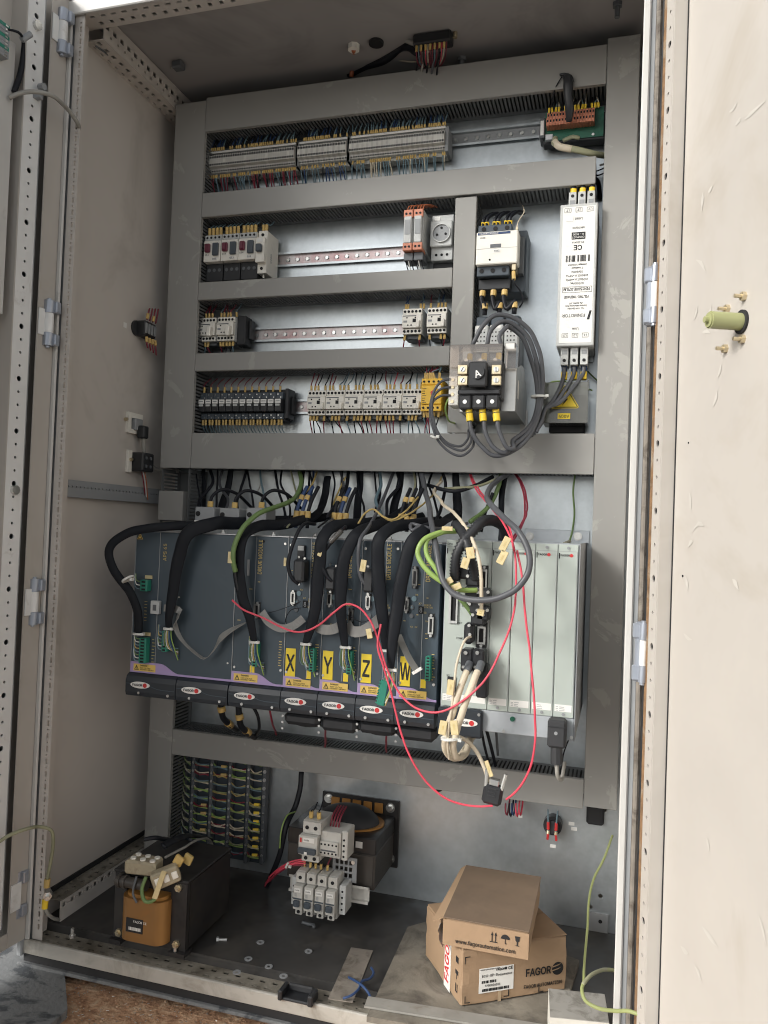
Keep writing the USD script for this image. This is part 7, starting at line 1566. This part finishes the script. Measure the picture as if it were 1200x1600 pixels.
for zz_, n_ in ((.0345, 26), (.0205, 48)):
    for k in range(n_):
        if rng.random() < .8: tx.box(.039 + k * .0011, .0396 + k * .0011 + .0005 * rng.random(), -.0009, -.0006, zz_, zz_ + .0045)
t.part('label_print', place(tx), ink, q)
# printed tape and arrows on the left side face (x = 0 side of the box)
q = t.part('branded_tape', lbx(MB(), -.0007, -.0001, .045, .072, -.001, hb), whitem)
tx = MB(); text(tx, 'FAGOR', .017, 0, 0, 0, bold=True, R=roty(-math.pi / 2)); tx.xf(rotz(-math.pi / 2), (-.0008, .052, .012)); t.part('tape_print', place(tx), redm, q)
tx = MB(); tx.box(-.0004, 0, .014, .022, .016, .0174).box(-.0004, 0, .014, .016, .016, .03).box(-.0004, 0, .020, .022, .016, .03); tx.box(-.0004, 0, .012, .024, .046, .053).box(-.0004, 0, .017, .019, .038, .046).box(-.0004, 0, .013, .023, .066, .076)
t.part('handling_marks', place(tx), ink, kind='stuff')
# tilted upper carton
c0 = np.array([.7815, -.3765, .1045]); ux = np.array([.146, .0005, -.0005]); W_ = np.linalg.norm(ux); yaw = .0
Ru = rotz(.005) @ rotx(.012)
wU, dU, hU = .146, .217, .0455
def ubx(mb, x0, x1, y0, y1, z0, z1, b=0.0): return mb.box(x0, x1, y0, y1, z0, z1, b, R=Ru, o=c0)
t = Thing('carton', 'upper brown carton with web address and handling symbols, tilted on the lower one', 'carton', c0)
t.part('box', crumple(MB().box(0, wU, .001, dU, 0, hU - .0012, .002), (wU / 2, dU / 2, hU / 2)).xf(Ru, c0), card)
t.part('front_panel', ubx(MB(), -.0005, wU + .0005, -.0012, .0006, -.0010, hU - .003, .0005), card)
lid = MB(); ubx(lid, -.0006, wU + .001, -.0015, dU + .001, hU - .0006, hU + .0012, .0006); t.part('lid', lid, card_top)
fl_ = Polygon([(-.0006, -.0015), (-.0006, dU + .001), (-.010, dU - .004), (-.0205, .012), (-.018, -.001)])
lf = MB().flat(fl_, hU - .0008, hU + .0006); lf.xf(np.eye(3), (0, 0, 0)); v_, f_ = lf.get(); v_[:, 2] -= np.maximum(-v_[:, 0], 0) * .55
t.part('side_flap', MB().add(v_ @ Ru.T + c0, f_), card)
tx = MB(); text(tx, 'www.fagorautomation.com', .0068, .022, -.0018, .0062, sx=.86)
sy = .0205
for k in range(2): tx.box(.084 + k * .006, .0852 + k * .006, -.0022, -.0018, sy, sy + .012); tx.plate(Polygon([(.0826 + k * .006, sy + .010), (.0866 + k * .006, sy + .010), (.0846 + k * .006, sy + .0155)]), -.0022, -.0018)
tx.box(.081, .094, -.0022, -.0018, sy - .0018, sy - .0005)
um = Point(.107, sy + .007).buffer(.0075, 16).intersection(sbox(.09, sy + .007, .12, sy + .02)); tx.plate(um, -.0022, -.0018); tx.box(.1065, .1075, -.0022, -.0018, sy - .001, sy + .008); tx.box(.1075, .1095, -.0022, -.0018, sy - .001, sy)
gl = Polygon([(.123, sy + .015), (.1315, sy + .015), (.1305, sy + .008), (.1282, sy + .0055), (.1282, sy), (.1315, sy - .001), (.123, sy - .001), (.1263, sy), (.1263, sy + .0055), (.124, sy + .008)]); tx.plate(gl, -.0022, -.0018)
tx.xf(Ru, c0); t.part('print', tx, ink)
# crumpled tape hanging from the left side of the upper carton down the lower one
tp = MB(); n_ = 14; m2 = 6; V = []
for i in range(n_):
    for j in range(m2):
        s_ = i / (n_ - 1); w2 = j / (m2 - 1)
        pA = c0 + Ru @ np.array([-.004 - .007 * math.sin(s_ * 3), .006 + .040 * w2 + .015 * s_, hU - .004 - .062 * s_]); pA += rng.normal(0, .0011, 3); V.append(pA)
i, j = np.meshgrid(np.arange(n_ - 1), np.arange(m2 - 1), indexing='ij'); k = i * m2 + j; Q = np.stack([k, k + m2, k + m2 + 1, k + 1], -1).reshape(-1, 4)
tp.add(np.array(V), np.vstack([Q[:, [0, 1, 2]], Q[:, [0, 2, 3]]])); t.part('loose_tape', tp, tape, smooth=True)
# grubby white box at the right front
wp = [atz(*p, .055)[:2] for p in ((859, 1589), (952, 1598), (945, 1553), (857, 1544))]
pw_ = Polygon([tuple(p) for p in wp]); t = Thing('white_box', 'grubby white box with a dusty top at the front right of the floor', 'box', (pw_.centroid.x, pw_.centroid.y, -.006))
t.part('box', MB().flat(pw_, -.0055, .054), wbox); t.part('top', MB().flat(pw_.buffer(-.0006), .0542, .055), wbox_top)
# blue wire, dark clip on the sill, washers and bolts on the floor
def zcable(label, pts, r, mat, name='wire', cat='wire'):
    pts = [atz(*p) for p in pts]; t = Thing(name, label, cat, pts[0]); t.part('sheath', MB().tube(pts, r, 8), mat, smooth=True); return t
zcable('offcut of blue wire lying curled on the floor by the sill', [(536, 1560, .0), (548, 1556, .004), (560, 1546, .006), (566, 1533, .006), (578, 1529, .004), (584, 1520, .006), (580, 1512, .006)], .0022, c_blue, 'blue_wire')
zcable('second offcut of blue wire crossing the first on the floor', [(545, 1527, .0), (556, 1533, .006), (566, 1540, .010), (576, 1552, .006), (582, 1568, .0), (581, 1574, -.006)], .0022, c_blue, 'blue_wire')
ck = atz(465, 1552, -.012)
t = Thing('sill_clip', 'black plastic clip sitting on the front sill', 'clip', ck)
t.part('base', MB().box(ck[0] - .030, ck[0] + .030, ck[1] - .012, ck[1] + .022, -.0232, -.018, .002), black)
t.part('lug', MB().box(ck[0] - .032, ck[0] - .024, ck[1] - .016, ck[1] + .018, -.0229, -.005, .002), black); t.part('lug', MB().box(ck[0] + .024, ck[0] + .034, ck[1] - .016, ck[1] + .014, -.0229, -.004, .002), black); t.part('bar', MB().box(ck[0] - .0235, ck[0] + .0235, ck[1] + .013, ck[1] + .020, -.0178, -.006, .002), blackm)
wl = 'flat washer lying on the oily floor'
for k, (px_, py_) in enumerate(((407, 1473), (388, 1499), (370, 1520), (420, 1511), (443, 1526), (482, 1487))):
    c = atz(px_, py_, -.006); tr_ = trimesh.creation.annulus(.0032, .0075, .0016, sections=16)
    if k == 0: w0 = Thing('washer', wl + ', farthest back of the scattered ones', 'washer', c, 'scattered washers'); w0.part('ring', MB().add(tr_.vertices + [0, 0, .001], tr_.faces), mgrey, local=True)
    else: w0.copy(c, wl + ['', ', beside the front corner of the transformer', ', nearest the sill at the left', ', in the middle of the scattered ones', ', largest looking one just behind the clip', ', farthest right of the scattered ones'][k])
c = atz(341, 1468, -.004); single('loose_bolt', MB().cyl(c, c + [.016, .006, 0], .003, 8).cyl(c - [.003, .001, 0], c + [.001, .0004, 0], .0055, 6), steel, 'loose bolt lying on the floor right of the amber coil', 'bolt')
c = atz(113, 1462, -.004); single('loose_bolt', MB().cyl(c + [0, 0, -.003], c + [0, 0, .014], .0032, 8).cyl(c + [0, 0, -.003], c + [0, 0, .002], .0062, 6), screw, 'upright bolt at the left end of the floor', 'bolt')
c = atz(482, 1446, -.004); t = Thing('dark_clip', 'small dark bent clip under the four small breakers', 'clip', c); t.part('bar', MB().tube([c + [-.014, 0, .004], c + [0, 0, .003], c + [.012, -.002, .004], c + [.015, -.008, .003]], .0035, 6), dgrey, smooth=True)

# ---------------------------------------------------------------- left wall fittings
def wpt(px_, py_, dx=0.0): return atx(px_, py_, XL + dx)
c = wpt(219, 516)
t = Thing('switch_block', 'black contact block with red looped wires on the left wall', 'switch block', c)
t.part('body', MB().box(XL + .0005, XL + .028, c[1] - .022, c[1] + .024, c[2] - .018, c[2] + .018, .003), black)
t.part('ring', MB().cyl((XL + .0005, c[1] - .020, c[2]), (XL + .005, c[1] - .020, c[2]), .018, 16), blackm, smooth=40)
for k in range(4):
    yy = c[1] - .018 + k * .012
    for s in (1, -1):
        w_ = t.part('lead', MB().tube([(XL + .03, yy, c[2] + s * .021), (XL + .032, yy, c[2] + s * .036), (XL + .032, yy + .004, c[2] + s * (.046 + .003 * k)), (XL + .026, yy + .010, c[2] + s * .038), (XL + .022, yy + .010, c[2] + s * .022)], .0018, 6), c_dred, smooth=True)
        if k % 2 == 0 or s < 0: t.part('marker', MB().cyl((XL + .03, yy, c[2] + s * .0215), (XL + .032, yy, c[2] + s * .034), .0036, 8), ferr, w_)
    t.part('terminal_plate', MB().box(XL + .0282, XL + .030, yy - .004, yy + .004, c[2] - .012, c[2] + .012, .0005), mgrey)
c2 = wpt(195, 508); single('wall_label', MB().box(XL + .0003, XL + .001, c2[1] - .006, c2[1] + .006, c2[2] - .006, c2[2] + .006), whitem, 'tiny pale label left of the black contact block', 'label')
c = wpt(208, 662)
t = Thing('wall_socket_frame', 'cream mounting frame with a dark plug on the left wall, the upper of two', 'socket', c)
fr_ = sbox(c[1] - .030, c[2] - .024, c[1] + .026, c[2] + .024).difference(sbox(c[1] - .018, c[2] - .014, c[1] + .016, c[2] + .012)); t.part('frame', MB().profx(fr_, XL + .0005, XL + .008), cream)
t.part('insert', MB().box(XL + .0005, XL + .014, c[1] - .010, c[1] + .020, c[2] - .016, c[2] + .012, .002), mgrey); t.part('plug', MB().box(XL + .010, XL + .030, c[1] + .000, c[1] + .022, c[2] - .034, c[2] - .004, .003), black)
t.part('screw', MB().cyl((XL, c[1] - .034, c[2] + .006), (XL + .008, c[1] - .034, c[2] + .006), .004, 8), brass)
cb_ = c
c = wpt(209, 722)
t = Thing('wall_switch', 'black switch block on a cream frame on the left wall, the lower of two', 'switch block', c)
t.part('frame', MB().box(XL + .0005, XL + .008, c[1] - .034, c[1] - .018, c[2] - .026, c[2] + .026, .001), cream); t.part('body', MB().box(XL + .0005, XL + .036, c[1] - .0175, c[1] + .030, c[2] - .022, c[2] + .022, .003), black)
for i in range(2):
    for j in range(2): t.part('terminal_screw', MB().cyl((XL + .036, c[1] - .004 + i * .018, c[2] - .010 + j * .020), (XL + .038, c[1] - .004 + i * .018, c[2] - .010 + j * .020), .004, 8), dgrey)
t.part('fixing_screw', MB().cyl((XL + .008, c[1] - .026, c[2] + .004), (XL + .014, c[1] - .026, c[2] + .004), .004, 8), brass)
for k in range(3): t.part('lead', MB().tube([(XL + .02, c[1] + .004 + k * .006, c[2] - .022), (XL + .022, c[1] + .010 + k * .006, c[2] - .045), (XL + .02, c[1] + .022 + k * .006, c[2] - .075 - .006 * k)], .0015, 6), [c_dred, c_white, c_orange][k], smooth=True)
t = Thing('grey_cable', 'grey cable linking the two cream frames on the left wall', 'cable', cb_)
t.part('sheath', MB().tube([(XL + .022, cb_[1] + .012, cb_[2] - .032), (XL + .020, cb_[1] + .016, cb_[2] - .05), (XL + .018, cb_[1] + .024, cb_[2] - .075)], .0048, 8), c_lgrey, smooth=True)
t.part('sheath', MB().tube([(XL + .022, c[1] + .030, c[2] + .006), (XL + .022, c[1] + .048, c[2] - .008), (XL + .03, c[1] + .075, c[2] - .014), (XL + .06, c[1] + .10, c[2] - .012)], .0048, 8), c_lgrey, smooth=True)
# wires along the upper left profile and on the ceiling
t = Thing('ceiling_clip', 'small cable clip with a thin wire on the ceiling near the left wall', 'cable clip', atz(272, 103, ZT - .01))
c = atz(278, 103, ZT - .01); t.part('clip', MB().box(c[0] - .012, c[0] + .014, c[1] - .01, c[1] + .012, ZT - .018, ZT - .0005, .003), dgrey); t.part('wire', MB().tube([c + [-.01, 0, 0], atx(262, 112, .0), atx(258, 125, -.01), atx(262, 150, -.015)], .002, 6), c_lgrey, smooth=True)
cable('thin grey wires clipped along the top left profile', [(150, 72, -.36), (185, 100, -.26), (215, 128, -.16), (235, 130, -.14), (245, 158, -.08), (262, 168, -.03)], .003, dgrey, more=[([(160, 60, -.34), (200, 92, -.24), (232, 122, -.15), (240, 145, -.11), (258, 166, -.04)], .0025, c_lgrey)])
# ceiling: cable entry frame with wires, glands and cable
e = atz(678, 55, ZT)
t = Thing('ceiling_connector', 'black connector housing hanging from the ceiling with many thin wires', 'connector', e)
t.part('housing', MB().box(e[0] - .042, e[0] + .040, e[1] - .016, e[1] + .016, ZT - .024, ZT - .0005, .003), black); t.part('fixing_screw', MB().cyl((e[0] + .046, e[1], ZT - .0005), (e[0] + .046, e[1], ZT - .012), .005, 8), brass)
for k in range(14):
    a = np.array([e[0] - .034 + k * .005, e[1] - .012, ZT - .026]); b = at(674, 107, -.07) + [(k - 7) * .0016, .004 * (k % 3), -.004]
    w_ = t.part('lead', MB().tube([a, a + [0, 0, -.014], (a + b) / 2 + [(k - 7) * .001, 0, -.01], b], .0012, 5), [c_dred, c_teal, c_dred, c_black, c_red, c_cream, c_dred][k % 7], smooth=True)
    if k % 2 == 0: t.part('marker', MB().cyl(a, a + [0, 0, -.012], .0028, 6), ferr, w_)
cc = lambda px_, py_, y: at(px_, py_, y)
for k in range(5): t.part('side_lead', MB().tube([(e[0] - .036 + .012 * k, e[1] + .012, ZT - .03), (e[0] - .05 + .012 * k, e[1] + .05, ZT - .045 - .004 * k), (e[0] - .07 + .02 * k, -.05, 1.835)], .0024, 6), [c_black, c_lgrey, c_black, c_grey, c_black][k], smooth=True)
t = Thing('ceiling_cable', 'grey cables crossing the ceiling towards the black connector', 'cable', at(600, 80, -.1))
t.part('sheath', MB().tube([(e[0] - .04, e[1] + .01, ZT - .012), at(622, 52, -.13), at(592, 74, -.10), at(560, 92, -.06), at(538, 106, -.03)], .005, 8), c_grey, smooth=True); t.part('sheath', MB().tube([(e[0] - .03, e[1], ZT - .02), at(628, 62, -.12), at(600, 80, -.09), at(565, 98, -.05), at(540, 112, -.03)], .006, 8), c_lgrey, smooth=True); t.part('sheath', MB().tube([(e[0] - .035, e[1] + .004, ZT - .03), at(632, 72, -.11), at(605, 90, -.08), at(570, 104, -.05), at(545, 116, -.03)], .009, 8), c_black, smooth=True); t.part('sheath', MB().tube([at(612, 92, -.06), at(635, 96, -.06), at(660, 97, -.05)], .002, 6), c_cream, smooth=True)
g_ = atz(553, 70, ZT); t = Thing('ceiling_gland', 'rust red cable dropping through a pale gland in the ceiling', 'cable gland', g_); t.part('gland', MB().cyl((g_[0], g_[1], ZT - .0005), (g_[0], g_[1], ZT - .012), .013, 8), cream); t.part('cable', MB().tube([(g_[0], g_[1], ZT - .012), at(552, 92, -.06), at(549, 120, -.04)], .005, 8), c_orange, smooth=True)
g_ = atz(588, 65, ZT); single('ceiling_plug', MB().cyl((g_[0], g_[1], ZT - .0005), (g_[0], g_[1], ZT - .006), .016, 20), gasket, 'round black blanking plug in the ceiling', 'plug', smooth=40)
for k, (px_, py_) in enumerate(((722, 90), (965, 4))):
    g_ = atz(px_, py_, ZT); t = Thing('ceiling_bolt', ['pale bolt pair hanging from the ceiling right of the black connector', 'dark bolt hanging from the ceiling near the right front corner'][k], 'bolt', g_); t.part('bolt', MB().cyl((g_[0], g_[1], ZT - .0005), (g_[0], g_[1], ZT - .03), .005, 8).cyl((g_[0], g_[1], ZT - .0005), (g_[0], g_[1], ZT - .008), .010, 6), [mgrey, dgrey][k])

# ---------------------------------------------------------------- left door fittings
def lp(px_, py_, w=0.0): return atp(px_, py_, ptL(0, w, 0), np.array(nL))
def up_(P_): d = P_ - ptL(0, 0, 0); return np.dot(d, dL), P_[2]
t = Thing('door_terminals', 'small terminal strip with wires on the left door panel', 'terminal strip', lp(6, 68, -.002))
u0, zc_ = up_(lp(12, 68, .010))
for k in range(9):
    z_ = zc_ - .030 + k * .0068
    q = t.part('terminal', bxL(MB(), u0, u0 + .035, -.0035, .014, z_, z_ + .0062), [mgrey, tgreen][k % 3 == 2]); t.part('terminal_screw', bxL(MB(), u0 + .004, u0 + .010, .0142, .0148, z_ + .0015, z_ + .0045), screw, q)
a, b, c_, d_ = lp(12, 46, .02), lp(28, 50, .03), lp(36, 62, .02), lp(36, 80, .01)
t = Thing('door_cable', 'dark flat cable running down beside the left door panel', 'cable', a)
t.part('sheath', MB().tube([a, b, c_, d_, lp(33, 110, .004), lp(22, 144, .002)], [.002, .003, .004, .0055, .0055, .005], 8), c_black, smooth=True)
t.part('clip', MB().tube([lp(34, 62, .022), lp(48, 53, .03)], .006, 8), mgrey)
t = Thing('door_loop', 'grey cable arching from the left door over to the frame post', 'cable', lp(60, 143, .03))
pts = [lp(14, 153, .002), lp(35, 145, .02), lp(60, 143, .045), at(85, 151, -.50), at(108, 172, -.45), at(122, 192, -.42), at(124, 201, -.40), at(118, 203, -.385)]
t.part('sheath', MB().tube(pts, .0042, 10), c_lgrey, smooth=True)
q = lp(62, 137, .012); t.part('cable_clip', MB().cyl(q, q + np.array(nL) * .012, .007, 8), mgrey)
t.part('clip_base', MB().box(-.010, .010, -.006, .006, -.006, .006, .001, o=lp(58, 150, .008)), mgrey)
t = Thing('earth_wire', 'green earth wire with amber lugs bolted at the lower left frame post', 'wire', at(75, 1395, -.41))
pts = [lp(-12, 1322, .01), lp(10, 1308, .03), lp(40, 1297, .05), at(62, 1292, -.45), at(80, 1296, -.43), at(83, 1312, -.42), at(79, 1345, -.41), at(74, 1374, -.405)]
t.part('sheath', MB().tube(pts, .0034, 10), c_olive, smooth=True)
L1 = [at(74, 1373, -.405), at(73, 1386, -.405)]; t.part('lug_sleeve', MB().cyl(L1[0], L1[1], .0062, 10), ferr, smooth=40)
bo = at(75, 1394, -.395); t.part('bolt', MB().cyl(bo, bo + [.012, -.016, 0], .0085, 6).cyl(bo, bo + [.018, -.024, 0], .0045, 8), screw)
L2 = [at(71, 1404, -.405), at(70, 1419, -.405)]; t.part('lug_sleeve', MB().cyl(L2[0], L2[1], .0062, 10), yferr, smooth=40)
t.part('sheath', MB().tube([L2[1], at(74, 1427, -.40), at(84, 1435, -.38), at(92, 1437, -.36)], .0036, 8), c_lgrey, smooth=True)
